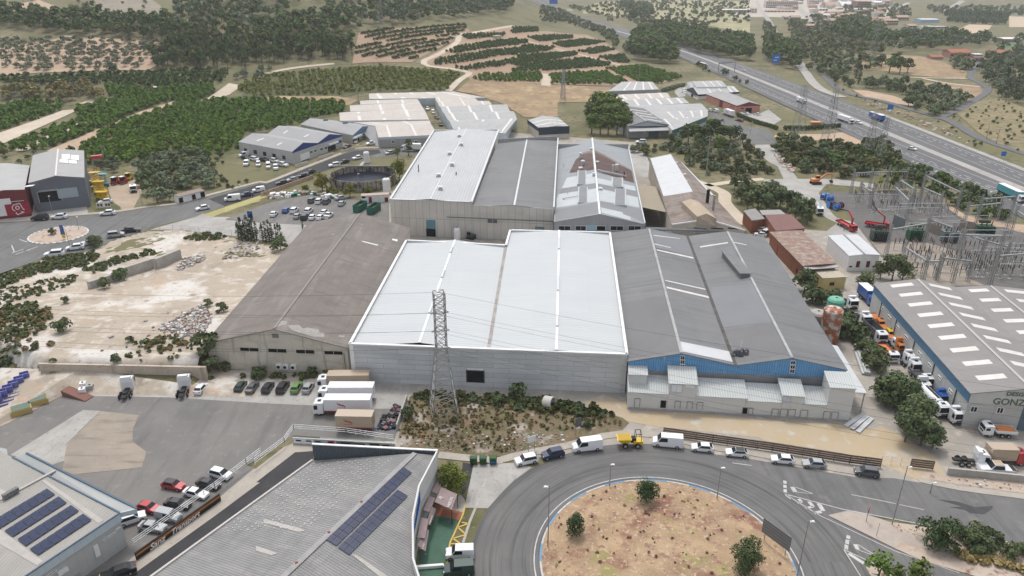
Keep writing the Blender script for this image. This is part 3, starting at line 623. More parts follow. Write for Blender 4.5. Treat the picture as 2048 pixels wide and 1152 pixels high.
# materials of the sheds
BROWNR=MR('brown_fibre_cement',(.215,.187,.165),(.165,.145,.128),.5,.12, brick=dict(w=1.1, h=2.4, s=.05, c=(.72,.72,.72), v=.1), streak=[((.06,.25),(.28,.255,.235),.52,.7,.6),((.5,.1),(.13,.115,.105),.55,.7,.6)])
STAINW=M('stained_plaster',(.62,.57,.48),(.52,.47,.39), sc=.25, rough=.9, streak=[((.7,.07),(.2,.18,.15),.56,.72,.8),((.15,.5),(.36,.32,.26),.5,.7,.6)])
WROOF=M('white_sheet_roof',(.485,.5,.505),(.46,.475,.48), sc=.07, rough=.5, corr=(.9, 'u',.05), streak=[((.08,.02),(.44,.465,.48),.5,.7,.5),((.9,.02),(.42,.43,.44),.62,.72,.35)], brick=dict(w=1.1, h=12, s=.03, c=(.86,.86,.87), v=.03))
WROOF2=M('dirty_white_roof',(.47,.48,.485),(.42,.43,.435), sc=.06, rough=.6, corr=(1.0, 'v',.12), streak=[((.05,.4),(.45,.45,.45),.52,.7,.7),((.6,.05),(.5,.49,.48),.55,.7,.5)], brick=dict(w=6, h=1.1, s=.05, c=(.86,.86,.87), v=.05))
PCONC=M('grey_block_wall',(.6,.61,.62),(.52,.53,.54), sc=.2, rough=.85, brick=dict(w=7, h=1.25, s=.05, c=(.62,.62,.62), v=.14, off=.5), streak=[((.06,1.2),(.7,.71,.72),.54,.7,.8),((.5,.12),(.64,.65,.66),.6,.72,.5)])
gR=MR('grey_sheet_roof',(.205,.207,.21),(.175,.177,.18),.45,.14, streak=[((.5,.03),(.13,.13,.135),.54,.7,.6),((.04,.12),(.22,.22,.225),.5,.72,.7)], sc=.05, brick=dict(w=1.05, h=9, s=.05, c=(.85,.85,.85), v=.1))
BLUEF=M('blue_corrugated_front',(.15,.35,.60),(.13,.31,.55), sc=.4, rough=.6, corr=(.5, 'u',.25), streak=[((.9,.25),(.42,.5,.58),.6,.72,.55)])
CREAMW=M('precast_cream_wall',(.58,.55,.5),(.52,.49,.45), sc=.3, rough=.85, brick=dict(w=2.4, h=6.4, s=.06, c=(.5,.5,.5), v=.08), streak=[((.8,.06),(.3,.28,.25),.6,.74,.6)])
ANX=M('annex_panel_wall',(.60,.605,.59),(.56,.565,.55), sc=.2, rough=.7, brick=dict(w=30, h=1.1, s=.02, c=(.85,.85,.85), v=.02), streak=[((.8,.05),(.4,.4,.38),.6,.75,.4)])
ANXR=MR('annex_sheet_roof',(.52,.54,.53),(.47,.49,.48),.5,.22)
bR=MR('beige_sheet_roof',(.50,.455,.41),(.45,.41,.37),.7,.06, streak=[((.3,.05),(.4,.37,.34),.55,.7,.5)])
bR2=MR('grey_beige_roof',(.40,.40,.395),(.35,.35,.345),.7,.06, streak=[((.3,.05),(.3,.3,.3),.55,.7,.5)])
SKYL=M('translucent_roof_sheet',(.66,.63,.59),(.55,.53,.5), sc=.6, rough=.5)
gW=M('grey_panel_wall',(.36,.36,.36),(.32,.32,.32), sc=.2, rough=.8, brick=dict(w=1.2, h=20, s=.03, c=(.75,.75,.75), v=.06))
PALEB=M('pale_blue_panel_wall',(.5,.56,.6),(.45,.51,.55), sc=.3, rough=.7, brick=dict(w=1.1, h=20, s=.03, c=(.8,.8,.82), v=.04))
lgW=M('light_grey_wall',(.47,.47,.46),(.42,.42,.41), sc=.2, rough=.8, brick=dict(w=1.2, h=20, s=.025, c=(.82,.82,.82), v=.05), streak=[((.8,.08),(.33,.32,.3),.6,.72,.4)])
NAVY=M('dark_blue_fascia',(.02,.04,.2),(.025,.045,.18), sc=1, rough=.5)
SBLUE=M('steel_blue_fascia',(.10,.21,.33),(.085,.18,.29), sc=.6, rough=.6, corr=(.35, 'u',.15))
DTEAL=M('teal_fascia',(.06,.14,.17), rough=.6);DNAVY=M('dark_slate_cladding',(.03,.045,.07),(.035,.05,.075), sc=.5, rough=.6, corr=(.4, 'u',.2))
PINK=M('salmon_wall',(.50,.24,.19),(.46,.22,.175), sc=.3, rough=.85);DRED=M('dark_red_cladding',(.19,.03,.035),(.16,.028,.032), sc=.4, rough=.6)
BRICKW=M('red_brick_wall',(.30,.12,.07),(.25,.1,.06), sc=.5, rough=.9, brick=dict(w=.5, h=.25, s=.02, c=(.8,.78,.75), v=.15, off=.5))
CREAM=M('cream_render',(.55,.50,.42),(.48,.43,.36), sc=.4, rough=.9);YELW=M('yellow_render',(.55,.45,.20),(.5,.41,.19), sc=.5, rough=.9)
RUST=M('rust',(.22,.1,.06),(.3,.16,.1), sc=.6, rough=.9, stain=[(.8,(.1,.06,.045),.55,.68)])
ALU=M('aluminium_trim',(.55,.56,.57), rough=.45, metal=.3)
TEALD=M('teal_door',(.12,.25,.3),(.1,.21,.26), sc=.8, rough=.6)
ROLLER=M('roller_shutter',(.36,.42,.46), rough=.6, corr=(.25, 'v',.2))
BLUEROLL=M('slate_blue_door',(.11,.16,.2),(.09,.13,.17), sc=.6, rough=.6)
TERRA=M('terracotta_tiles',(.42,.17,.1),(.34,.15,.09), sc=.6, rough=.9, corr=(.35, 'u',.2));pT=M('pale_tiles',(.5,.36,.28),(.42,.3,.23), sc=.4, rough=.9, corr=(.4, 'u',.15))
# ---- brown fibre-cement warehouse
ze=6.9;A, B, C_, D=P(9,1585,483, ze), P(10,700,520, ze), P(6,1420,912, ze), P(6,650,870, ze)
Rf=RP(10,140,377, A, B);Rb=P(6,1035,800, Rf.z)
h=Hall('brown_warehouse', 'old warehouse under a long grey brown fibre cement roof with a stained plaster gable',[A, Rf, B],[D, Rb, C_], STAINW, BROWNR, caps=M('grey_ridge',(.24,.22,.2), rough=.9), ov=.4)
for x0, y0, x1, y1 in[(92,525,235,558),(307,534,451,566),(524,543,667,574)]:h.fit('window',(A, B),10, x0, y0, x1, y1, DARK,.02,(STAINW,.12))
h.fit('window',(A, B),9,1843,517,1988,548, DARK,.02,(STAINW,.12));h.fit('vent',(A, B),10,122,412,176,445, M('louvre',(.25,.24,.22), corr=(.2, 'v',.4)),.05)
m=MB();
for x0, y0, x1, y1 in[(162,632,198,678),(212,634,247,680),(272,640,308,682)]:
 p, q=RP(10, x0, y1, A, B), RP(10, x1, y0, A, B);u_=thing('air_conditioner', {162:'white air conditioner box, leftmost of three low on the stained gable',212:'white air conditioner box, middle of three low on the stained gable',272:'white air conditioner box, rightmost of three low on the stained gable'}[x0], 'air conditioner',((p.x+q.x)/2, p.y-.3, p.z),0, 'air conditioners on the gable')
 w=(q-p).xy.length;MB().box((0,0,.6),(w,.5,1.2)).mk('casing', wht, u_);mm=MB();mm.tube((-w*.12,-.25,.6),(-w*.12,-.29,.6), w*.3, n=14);mm.mk('fan_grille', BLK, u_)
h.fit('pipe',(A, B),10,676,560,688,690, M('drain_pipe',(.1,.09,.08)),.15)
SOFT=M('repair_patch',(.36,.34,.31),(.28,.26,.24), sc=.8, rough=.9)
for pts in([(185,318),(240,322),(235,345),(150,370)],[(290,350),(330,352),(360,380),(390,370),(480,385),(485,405),(525,415),(520,445),(430,440),(330,410),(270,385),(240,355)],[(640,430),(680,433),(675,447),(632,441)]):h.orf('roof_patch',1,10, pts, SOFT,.03)
for pts in([(1285,992),(1325,1000),(1322,1014),(1282,1003)],[(1045,1008),(1175,1040),(1170,1046),(1060,1018)]):h.orf('roof_patch',1,6, pts, wht,.03)
for pts in([(1022,875),(1058,883),(1052,888)],[(812,962),(840,956),(842,962)]):h.orf('roof_patch',1 if pts[0][0]>1000 else 0,6, pts, SOFT,.03)
# ---- new white-roofed hall: two shallow gables behind parapets
zw=9.6;A, Vf, B=P(10,715,492, zw), P(10,1785,518, zw), P(11,888,574, zw)
Vf=A+(B-A)*((Vf-A).length/(B-A).length)
D, Vb, Vb2, C_=P(6,1390,1000, zw), P(0,1011,490, zw), P(7,75,922, zw), P(7,847,940, zw)
dl=Ve((0,0,-.55));up=Ve((0,0,.35))
def hroot(nm, lb, c):return site(nm, lb, 'warehouse', c)
wr=hroot('white_roofed_hall', 'big new hall with twin white sheet roofs and a grey block front wall', Ve(((A.x+B.x)/2,165,0)))
m=MB();z0=-.3;fl=lambda p:Ve((p.x, p.y, z0))
ring=[A, B, C_, Vb2, Vb, D]
for a, b in zip(ring, ring[1:]+ring[:1]):m.face([fl(a), fl(b), b, a])
for a, b in zip(ring, ring[1:]+ring[:1]):
 d=(b-a).normalized();n_=Ve((-d.y, d.x,0))*.35;m.face([b+n_, a+n_, a+n_+dl*2, b+n_+dl*2])
wall=m.mk('wall', PCONC, wr)
m=MB()
for a, b in zip(ring, ring[1:]+ring[:1]):d=(b-a).normalized();n_=Ve((-d.y, d.x,0))*.15;m.beam(a+n_+Ve((0,0,.04)), b+n_+Ve((0,0,.04)),.62,.3)
m.mk('parapet_coping', wht, wr)
r1f, r1b=P(10,1255,492, zw), P(0,910,482, zw);r2f, r2b=P(11,342,548, zw), P(7,455,932, zw)
roof=MB()
for a, b, c, d in[(A+dl, r1f+up, r1b+up, D+dl),(r1f+up, Vf+dl, Vb+dl, r1b+up),(Vf+dl, r2f+up, r2b+up, Vb2+dl),(r2f+up, B+dl, C_+dl, r2b+up)]:roof.face([a, b, c, d])
rf=roof.mk('roof', WROOF, wr);rf['_o']=wr['_o']
for a, b in((r1f, r1b),(r2f, r2b)):MB().beam(a+up+Ve((0,0,.06)), b+up+Ve((0,0,.06)),.55,.12).mk('ridge_cap', wht, rf)
MB().beam(Vf+dl+Ve((0,0,.09)), Vb+dl+Ve((0,0,.09)),.75,.06).mk('valley_gutter', M('dirty_gutter',(.25,.22,.2),(.38,.36,.34), sc=.5), rf)
m=MB()
for(a, b, fr)in((r1f, r1b,(.22,.31)),(r1f, r1b,(.55,.63)),(r1f, r1b,(.83,.9)),(r2f, r2b,(.14,.21)),(r2f, r2b,(.40,.52)),(r2f, r2b,(.78,.9))):
 p, q=a.lerp(b, fr[0])+up, a.lerp(b, fr[1])+up;z=Ve((0,0,.3));MB().beam(p+z, q+z,.5,.35).mk('ridge_vent', ALU, rf)
hh=Hall.__new__(Hall);hh.root=wr;hh.base=0
o=hh.fit('door',(A, B),10,1622,697,1748,790, DARK,.03,(M('door_frame_dark',(.06,.06,.06)),.25));o['label']='open dark doorway with its white shutter rolled up'
hh.fit('shutter',(A, B),10,1624,678,1746,697, wht,.1)
hh.band('corner_trim', A, A+(B-A).normalized()*.9,0, zw-.1, wht,.12);hh.band('corner_trim', B-(B-A).normalized()*1.4, B,1.2, zw-.1, ALU,.12)
for x, y in((1140,585),(1080,665),(1490,530),(1700,530)):hh.fit('wall_bracket',(A, B),10, x, y, x+12, y+30, ALU,.12)
# ---- grey twin-gabled works with the blue front
ze=8.6;A, B=P(11,895,626, ze), P(12,632,692, ze)
p1, v1, p2=RP(11,1300,565, A, B), RP(11,1715,657, A, B), RP(12,215,600, A, B)
D, q1, w1, q2, C_=P(0,1223,466, ze), P(7,1145,917, p1.z), P(7,1440,975, v1.z), P(7,1745,937, p2.z), P(0,1528,475, ze)
h=Hall('blue_fronted_works', 'twin gabled works under dark grey sheet roofs with a blue corrugated front and pale annex',[A, p1, v1, p2, B],[D, q1, w1, q2, C_], M('works_grey_wall',(.25,.25,.26),(.3,.3,.3), sc=.3, brick=dict(w=5, h=2, s=.05, c=(.7,.7,.7), v=.15)), gR, caps=M('pale_ridge',(.42,.41,.4),(.3,.3,.3), sc=.4), ov=.25, capr=(1,3))
W3=h
blue=MB();n_=Ve(((B-A).y,-(B-A).x,0)).normalized()*.12;dz=Ve((0,0,1.0))
zb=min(A.z, B.z)-1.9
for pts in([A, p1, v1],[v1, p2, B]):
 a, b, c=pts;blue.face([lift(a, zb)+n_, lift(c, zb)+n_, c+n_, b+n_, a+n_]);blue.face([a+n_, b+n_, b, a]);blue.face([b+n_, c+n_, c, b])
bl=blue.mk('gable_cladding', BLUEF, h.root)
for k, x0, y0, x1, y1 in((11,1297,580,1322,608),(11,1297,612,1322,640),(11,1295,645,1320,674),(12,207,618,234,645),(12,204,650,232,678),(12,200,682,228,710)):h.fit('window',(A, B), k, x0, y0, x1, y1, GL,.2,(wht,.08))
MB().beam(v1+Ve((0,0,.25)), w1+Ve((0,0,.25)),.8,.1).mk('valley_gutter', M('black_gutter',(.05,.05,.05),(.12,.11,.1), sc=.5), h.root)
WS=M('new_white_sheet',(.56,.57,.58),(.5,.51,.52), sc=.3, rough=.5, corr=(.6, 'u',.06))
h.orf('roof_patch',1,11,[(1290,478),(1690,560),(1712,640),(1305,555)], WS,.04)
for pts in([(1172,5),(1480,72),(1488,82),(1176,13)],[(1182,55),(1505,130),(1515,146),(1190,70)]):h.orf('roof_strip',1,11, pts, SKYL,.04)
for pts in([(1200,1075),(1480,1135),(1488,1148),(1205,1085)],[(1175,965),(1380,990),(1382,994),(1177,970)],[(1180,1030),(1310,1060),(1310,1064),(1180,1036)]):h.orf('roof_strip',1,7, pts, SKYL,.04)
h.orf('roof_strip',2,7,[(1475,1062),(1750,1020),(1752,1028),(1478,1070)], SKYL,.04);h.orf('roof_strip',3,7,[(1790,1018),(1890,1038),(1892,1044),(1790,1024)], SKYL,.04)
PATCHG=M('older_grey_sheet',(.185,.185,.187),(.16,.16,.163), sc=.1, rough=.75, corr=(.45, 'u',.14));PATCHL=M('lighter_grey_sheet',(.21,.215,.225),(.185,.19,.2), sc=.1, rough=.7, corr=(.45, 'u',.14))
h.orf('roof_patch',0,11,[(850,180),(1180,120),(1190,138),(1295,545),(905,605),(880,430)], PATCHG,.025);h.orf('roof_patch',2,11,[(1640,385),(1997,345),(2140,560),(1740,640)], PATCHG,.025)
h.orf('roof_patch',2,11,[(1490,60),(1850,40),(1960,240),(1997,330),(1620,370)], PATCHL,.022)
h.orf('roof_patch',1,7,[(1160,930),(1430,985),(1490,1130),(1200,1065)], PATCHL,.022)
# rooftop vent house and a heap of tarpaulin
a, b=PL(0,1452,512, *h.slope(2)), PL(0,1490,556, *h.slope(2));d=(b-a)
t=thing('roof_ventilator', 'raised louvred ventilator on the second grey ridge slope', 'ventilator', tuple((a+b)/2));yaw=math.atan2(d.y, d.x);L_=d.xy.length
m=MB();m.box((0,0,.5),(L_,2.4,1.8));m.mk('casing', gR, t).rotation_euler.z=yaw
m=MB();m.box((0,1.25,.8),(L_*.95,.1,.7));m.mk('louvre', DARK, t).rotation_euler.z=yaw
m=MB();m.box((0,0,1.5),(L_+.5,3.2,.18));m.mk('cap', gR, t).rotation_euler.z=yaw
# annex
a0, b0=G(11,885,985), G(12,638,1082);nd=Ve(((b0-a0).y,-(b0-a0).x,0)).normalized();dx_=(b0-a0).normalized();LA=(b0-a0).length
depth=abs((A-a0).xy.dot(nd.xy))
an=site('annex', 'pale panelled office annex with small doors and lean-to roofs along the blue gables', 'annex', tuple((a0+b0)/2))
def ap(s, o, z):return Ve((a0.x, a0.y,0))+dx_*s-nd*o+Ve((0,0, z))
def vol(mbw, mbr, s0, s1, zf, zb, o0=0.0, o1=None, ov=.2):
 o1=depth-.05 if o1 is None else o1;q=[ap(s0, o0,0), ap(s1, o0,0), ap(s1, o1,0), ap(s0, o1,0)];t_=[ap(s0, o0, zf), ap(s1, o0, zf), ap(s1, o1, zb), ap(s0, o1, zb)]
 mbw.hexa(q+t_);up_=Ve((0,0,.03));r=[ap(s0-ov, o0-ov, zf), ap(s1+ov, o0-ov, zf), ap(s1+ov, o1, zb), ap(s0-ov, o1, zb)];mbr.hexa([p+up_ for p in r]+[p+up_*5 for p in r])
sA=lambda k, x, y:(RP(k, x, y, a0, b0)-a0).dot(dx_);zA=lambda k, x, y:RP(k, x, y, a0, b0).z
zlow=zA(11,1000,868);zh2=zA(11,1300,800);mw, mr=MB(), MB()
s2=(sA(11,1200,900), sA(11,1410,900));s3=(sA(12,135,950), sA(12,300,950));s4=(sA(12,485,950), sA(12,690,900));zt4=zA(12,590,830);zt3=zA(12,220,892)
vol(mw, mr,0.03, s2[0]-.03, zlow, zlow+1.6);vol(mw, mr, s2[1]+.03, sA(11,1800,920), zlow, zlow+1.6);vol(mw, mr, sA(11,1800,920)+.05, s3[0]-.03, zlow-.5, zlow+1.0);vol(mw, mr, s3[1]+.03, s4[0]-.03, zlow-.5, zlow+1.0)
vol(mw, mr, s2[0], s2[1], zh2, zh2+1.5,-.02);vol(mw, mr, s3[0], s3[1], zt3, zt3+1.2,-.02);vol(mw, mr, s4[0], s4[1], zt4, zt4+1.0,-.04);vol(mw, mr,.05, sA(11,1032,900), zA(11,960,700)-2.2, zA(11,960,700)-1.5, depth-2.6)
mw.mk('wall', ANX, an);mr.mk('roof', ANXR, an)
hh=Hall.__new__(Hall);hh.root=an;hh.base=0
FR=M('pale_door',(.55,.55,.53), rough=.6)
for k, x0, y0, x1, y1, m_ in((11,945,910,978,975, FR),(11,1145,925,1178,982, DARK),(11,1255,930,1288,985, FR),(11,1348,934,1381,990, FR),(11,1424,938,1459,995, FR),(11,1775,980,1812,1036, DARK),(11,1812,982,1842,1042, FR),(12,64,990,102,1048, FR),(12,132,990,170,1052, FR),(12,193,992,230,1056, FR),(12,285,998,325,1060, FR),(12,463,1010,500,1066, FR),(12,525,1012,560,1070, FR)):
 hh.fit('door',(a0, b0), k, x0, y0, x1, y1, m_,.06,(M('door_frame',(.2,.2,.2)),.07))
hh.fit('window',(a0, b0),11,1228,802,1303,860, M('white_screen',(.7,.72,.75)),.08,(ALU,.1));hh.fit('window',(a0, b0),12,145,893,200,937, M('pale_window',(.5,.55,.62), rough=.3),.08,(ALU,.1));hh.fit('sign_panel',(a0, b0),11,1336,805,1397,826, wht,.08)
hh.band('plinth', a0, b0,0,.35, cnc,.25)
# side canopy on posts
zc=5.2;q=[P(12,520,500, zc+1), P(12,690,866, zc+.3), P(12,790,872, zc), P(12,565,510, zc+.6)]
cn=site('side_canopy', 'white lean-to canopy on thin posts beside the grey works', 'canopy',(q[1].x, q[1].y,0));z=Ve((0,0,.12));MB().hexa([q[0], q[1], q[2], q[3]]+[p+z for p in q]).mk('roof', WS, cn)
for p in(q[2], q[2].lerp(q[3],.33), q[2].lerp(q[3],.66), q[3]):MB().box((p.x-.3, p.y+.3, p.z/2),(.16,.16, p.z)).mk('post', stl, cn)
# ---- factory behind: white block, grey hall, rusty hall, tan lean-to, white and brown shed
zf=12.9;A, B, C_, D=P(6,1265,685, zf), P(6,1895,706, zf), P(28,992,640, zf), P(6,1602,156, zf)
wb=site('white_factory_block', 'tall cream factory block with a flat looking dirty white roof and roof vents', 'factory',((A.x+C_.x)/2,(A.y+C_.y)/2,0));m=MB();ring=[A, B, C_, D];dl=Ve((0,0,-.5))
for a, b in zip(ring, ring[1:]+ring[:1]):m.face([fl(a), fl(b), b, a]);d=(b-a).normalized();n_=Ve((-d.y, d.x,0))*.3;m.face([b+n_, a+n_, a+n_+dl*2, b+n_+dl*2])
m.mk('wall', CREAMW, wb);m=MB()
for a, b in zip(ring, ring[1:]+ring[:1]):d=(b-a).normalized();n_=Ve((-d.y, d.x,0))*.12;m.beam(a+n_+Ve((0,0,.04)), b+n_+Ve((0,0,.04)),.75,.16)
m.mk('parapet_coping', ALU, wb)
rf_, rb_=A.lerp(B,.5), D.lerp(C_,.5);up=Ve((0,0,.5));m=MB();m.face([A+dl, rf_+up, rb_+up, D+dl]);m.face([rf_+up, B+dl, C_+dl, rb_+up]);r_=m.mk('roof', WROOF2, wb);r_['_o']=wb['_o']
MB().beam(rf_+up+Ve((0,0,.05)), rb_+up+Ve((0,0,.05)),.4,.1).mk('ridge_cap', ALU, r_)
for x, y in((1800,207),(1815,275),(1725,345),(1745,430),(1640,513),(1655,613)):
 p=P(6, x, y, zf+.3);m=MB();m.box((p.x, p.y, zf+.45),(1.6,1.6,.7));m.box((p.x, p.y, zf+1.15),(1.1,1.1,.5));m.box((p.x, p.y, zf+1.5),(1.8,1.8,.12));m.mk('roof_vent', ALU, r_)
for x, y, hh_ in((1487,470,2.6),(1776,502,1.3)):p=P(6, x, y, zf);MB().tube((p.x, p.y, zf-.4),(p.x, p.y, zf+hh_),.22, n=8).mk('flue', M('flue_grey',(.2,.2,.2)), r_)
hh=Hall.__new__(Hall);hh.root=wb;hh.base=0
hh.fit('door',(A, B),6,1545,908,1620,975, DARK,.04,(M('tealf',(.3,.42,.46)),.2));hh.fit('shutter',(A, B),6,1545,843,1618,908, TEALD,.12)
WB=(A, B)
ze=11.9;A2, B2=B.lerp(B,0)+Ve((0,0, ze-zf)), P(7,413,757, ze);d=(B2-A2)
Rf=RP(7,110,747, A2, B2);Rf.z=ze+.35;Rb=P(28,1402,757, ze+.35);Db, Cb=P(28,975,842, ze-.6), P(28,1842,800, ze-.6)
h=Hall('grey_factory_hall', 'long grey sheet roofed factory hall with a cream front wall beside the white block',[lift(A2, ze-.7), Rf, lift(B2, ze-.7)],[Db, Rb, Cb], CREAMW, gR, 'factory', caps=ALU, ov=.05)
h.band('parapet', A2, B2, ze-2.6, ze, CREAMW,.12);m=MB();m.hexa([lift(Db, ze-3), lift(Cb, ze-3), lift(Cb, ze-3)+Ve((0,.4,0)), lift(Db, ze-3)+Ve((0,.4,0))]+[lift(Db, ze+1.4), lift(Cb, ze+1.4), lift(Cb, ze+1.4)+Ve((0,.4,0)), lift(Db, ze+1.4)+Ve((0,.4,0))]);m.mk('back_parapet', gW, h.root)
MB().beam(lift(B2, ze)+Ve((0,0,.0)), lift(Cb, ze+.2),.5,1.2).mk('side_parapet', ALU, h.root)
h.fit('window',(A2, B2),7,-95,838,-20,870, M('shutter_dark',(.12,.12,.12)),.05,(ALU,.12));GH=(A2, B2)
h.fit('window',(A2, B2),7,268,895,340,920, M('louvre_blue',(.15,.2,.24)),.05)
ze=9.9;A3, B3=P(7,415,862, ze), P(7,1112,880, ze);Rf=RP(7,766,803, A3, B3);D3, C3=P(7,446,300, ze), P(7,985,300, ze);Rb=P(7,708,218, Rf.z)
RUSTR=MR('pale_grey_sheet',(.29,.305,.315),(.25,.265,.275),.5,.08, streak=[((.4,.03),(.26,.26,.27),.55,.7,.6)])
h=Hall('rust_stained_hall', 'factory hall with rust brown stains and white patches over its grey sheet roof',[A3, Rf, B3],[D3, Rb, C3], gW, RUSTR, 'factory', caps=wht, ov=.1)
RSTM=MR('rusted_roof_sheet',(.085,.05,.042),(.12,.07,.055),.5,.15, stain=[(.25,(.06,.037,.033),.5,.62),(.6,(.19,.13,.1),.64,.74)]);RST2=MR('faded_rust_sheet',(.22,.175,.15),(.17,.12,.1),.5,.12, stain=[(.3,(.33,.32,.31),.52,.66)])
WP=M('white_coated_sheet',(.47,.50,.51),(.42,.45,.46), sc=.3, rough=.6, corr=(.5, 'u',.08));GP=MR('mid_grey_sheet',(.23,.235,.24),(.2,.205,.21),.5,.12)
h.orf('rusted_sheet',0,7,[(706,318),(660,322),(575,345),(448,408),(445,450),(560,400),(640,345),(706,335)], RST2,.02);h.orf('rusted_sheet',0,7,[(708,330),(640,342),(570,392),(445,445),(440,500),(560,485),(722,462)], RSTM,.03)
h.orf('rusted_sheet',1,7,[(725,310),(800,345),(900,400),(1005,462),(1010,480),(900,425),(800,370),(728,335)], RST2,.02);h.orf('rusted_sheet',1,7,[(728,325),(830,375),(930,430),(1010,470),(1030,565),(960,545),(740,470)], RSTM,.03)
for i, pts in((0,[(445,535),(725,487),(732,565),(440,612)]),(0,[(438,652),(742,605),(755,705),(435,755)]),(1,[(745,525),(1035,590),(1042,625),(750,568)]),(1,[(756,606),(1058,675),(1068,752),(766,702)]),(1,[(775,752),(940,790),(945,805),(1000,825),(1003,850),(780,795)])):h.orf('white_sheet', i,7, pts, WP,.03)
h.orf('roof_patch',0,7,[(432,770),(755,710),(762,795),(425,855)], GP,.025);h.orf('roof_patch',1,7,[(770,706),(1072,760),(1105,870),(1000,820),(775,750)], GP,.02)
for i, pts in((0,[(440,612),(732,565),(742,605),(438,652)]),(1,[(750,568),(1042,625),(1058,675),(756,606)])):h.orf('roof_patch', i,7, pts, GP,.03)
for i,(x0, y0, x1, y1)in enumerate([(598,475,660,580),(602,603,672,720),(866,530,935,600),(884,620,960,742)]):
 s_=0 if i<2 else 1;a, b=PL(7,(x0+x1)/2, y1, *h.slope(s_)), PL(7,(x0+x1)/2, y0, *h.slope(s_));w=(PL(7, x1, y1, *h.slope(s_))-PL(7, x0, y1, *h.slope(s_))).xy.length
 m=MB();m.hexa([a+Ve((-w/2,0,-.6)), a+Ve((w/2,0,-.6)), b+Ve((w/2,0,-.6)), b+Ve((-w/2,0,-.6)), a+Ve((-w/2,0,.6)), a+Ve((w/2,0,.6)), b+Ve((w/2,0,.6)), b+Ve((-w/2,0,.6))]);o=m.mk('roof_ventilator', WP, h.roof);o['_o']=h.root['_o']
 m=MB();m.hexa([p+Ve((0,0,.62))for p in(a+Ve((-w*.38,.5,0)), a+Ve((w*.38,.5,0)), b+Ve((w*.38,-.5,0)), b+Ve((-w*.38,-.5,0)))]+[p+Ve((0,0,.7))for p in(a+Ve((-w*.38,.5,0)), a+Ve((w*.38,.5,0)), b+Ve((w*.38,-.5,0)), b+Ve((-w*.38,-.5,0)))]);m.mk('vent_grille', GP, o)
for i,(x, y, r, hh_)in enumerate([(618,375,.5,2.4),(635,425,.6,1.8),(618,462,.6,1),(865,488,.28,3.2),(895,470,.55,2.6),(952,520,.2,2),(490,440,.12,1.6),(700,308,.5,.7),(748,408,.5,.6),(720,500,.5,.7),(770,615,.6,.7),(520,650,.12,2.2),(490,690,.3,.6)]):
 p=PL(7, x, y, *h.slope(0 if x<715 else 1));m=MB();m.tube(p-Ve((0,0,.3)), p+Ve((0,0, hh_)), r, n=10);m.tube(p+Ve((0,0, hh_)), p+Ve((0,0, hh_+.25)), r*1.6, r*1.2, n=10);m.mk('flue', ALU if i!=5 else DARK, h.roof)
m=MB();a, b=PL(7,745,478, *h.slope(1),.9), PL(7,965,525, *h.slope(1),.9);m.beam(a, b,.4,.5);m.mk('roof_duct', ALU, h.roof);m=MB();a, b=PL(7,500,688, *h.slope(0),.6), PL(7,640,665, *h.slope(0),.6);m.beam(a, b,.25);m.mk('roof_duct', ALU, h.roof)
m=MB();m.hexa([lift(D3,6), lift(C3,6), lift(C3,6)+Ve((0,.4,0)), lift(D3,6)+Ve((0,.4,0))]+[lift(D3, ze+2.2), lift(C3, ze+2.2), lift(C3, ze+2.2)+Ve((0,.4,0)), lift(D3, ze+2.2)+Ve((0,.4,0))]);m.mk('back_parapet', gW, h.root)
MB().beam(lift(B3, ze+.1), lift(C3, ze+.6),.35,1.2).mk('side_parapet', ALU, h.root)
for x0, x1, mm_ in((452,540, GL),(582,660, GL),(662,740, M('light_blue_door',(.3,.5,.6))),(740,808, DARK),(850,945, GL),(988,1080, GL)):h.fit('window' if mm_ is GL else 'door',(A3, B3),7, x0,890, x1,925, mm_,.05,(wht,.1))
# pipe rack in front
a, b=P(7,415,888,7.5), P(7,1885,925,7.5);pr=site('pipe_rack', 'long pipe bridge on posts crossing before the factory gables', 'pipe rack',(a.x, a.y-1,0))
a.y-=1.2;b.y-=1.2;MB().tube(a, b,.35, n=8).tube(a+Ve((0,.9,.15)), b+Ve((0,.9,.15)),.25, n=8).tube(a+Ve((0,-.5,-.6)), b+Ve((0,-.5,-.6)),.15, n=6).mk('pipe', M('dull_pipe',(.2,.2,.2),(.3,.3,.3), sc=.8), pr)
for i in range(9):p=a.lerp(b, i/8);MB().box((p.x, p.y,3.5),(.3,.3,7)).mk('post', stl, pr)
a, b=lift(WB[0],7.6), lift(GH[1],7.6);dn=Ve((0,-.6,0));MB().tube(a.lerp(b,.35)+dn, b+dn,.16, n=6).mk('branch_pipe', M('dark_pipe',(.13,.13,.13)), pr)
# tan lean-to
q=[P(7,1047,570,8), P(7,1195,592,7.2), P(7,1277,788,7.2), P(7,1085,748,8)]
lt=site('tan_lean_to', 'tan sheet roofed lean-to between the rusty hall and the white shed', 'canopy',(q[0].x, q[2].y,0));z=Ve((0,0,.15));MB().hexa([q[3], q[2], q[1], q[0]]+[p+z for p in(q[3], q[2], q[1], q[0])]).mk('roof', MR('tan_sheet',(.32,.27,.2),(.29,.245,.18),.5,.1), lt)
for p in q:MB().box((p.x, p.y, p.z/2),(.3,.3, p.z)).mk('post', stl, lt)
MB().hexa([lift(q[0],0), lift(q[1],0), lift(q[1],0)+Ve((0,.2,0)), lift(q[0],0)+Ve((0,.2,0)), q[0], q[1], q[1]+Ve((0,.2,0)), q[0]+Ve((0,.2,0))]).mk('wall', gW, lt)
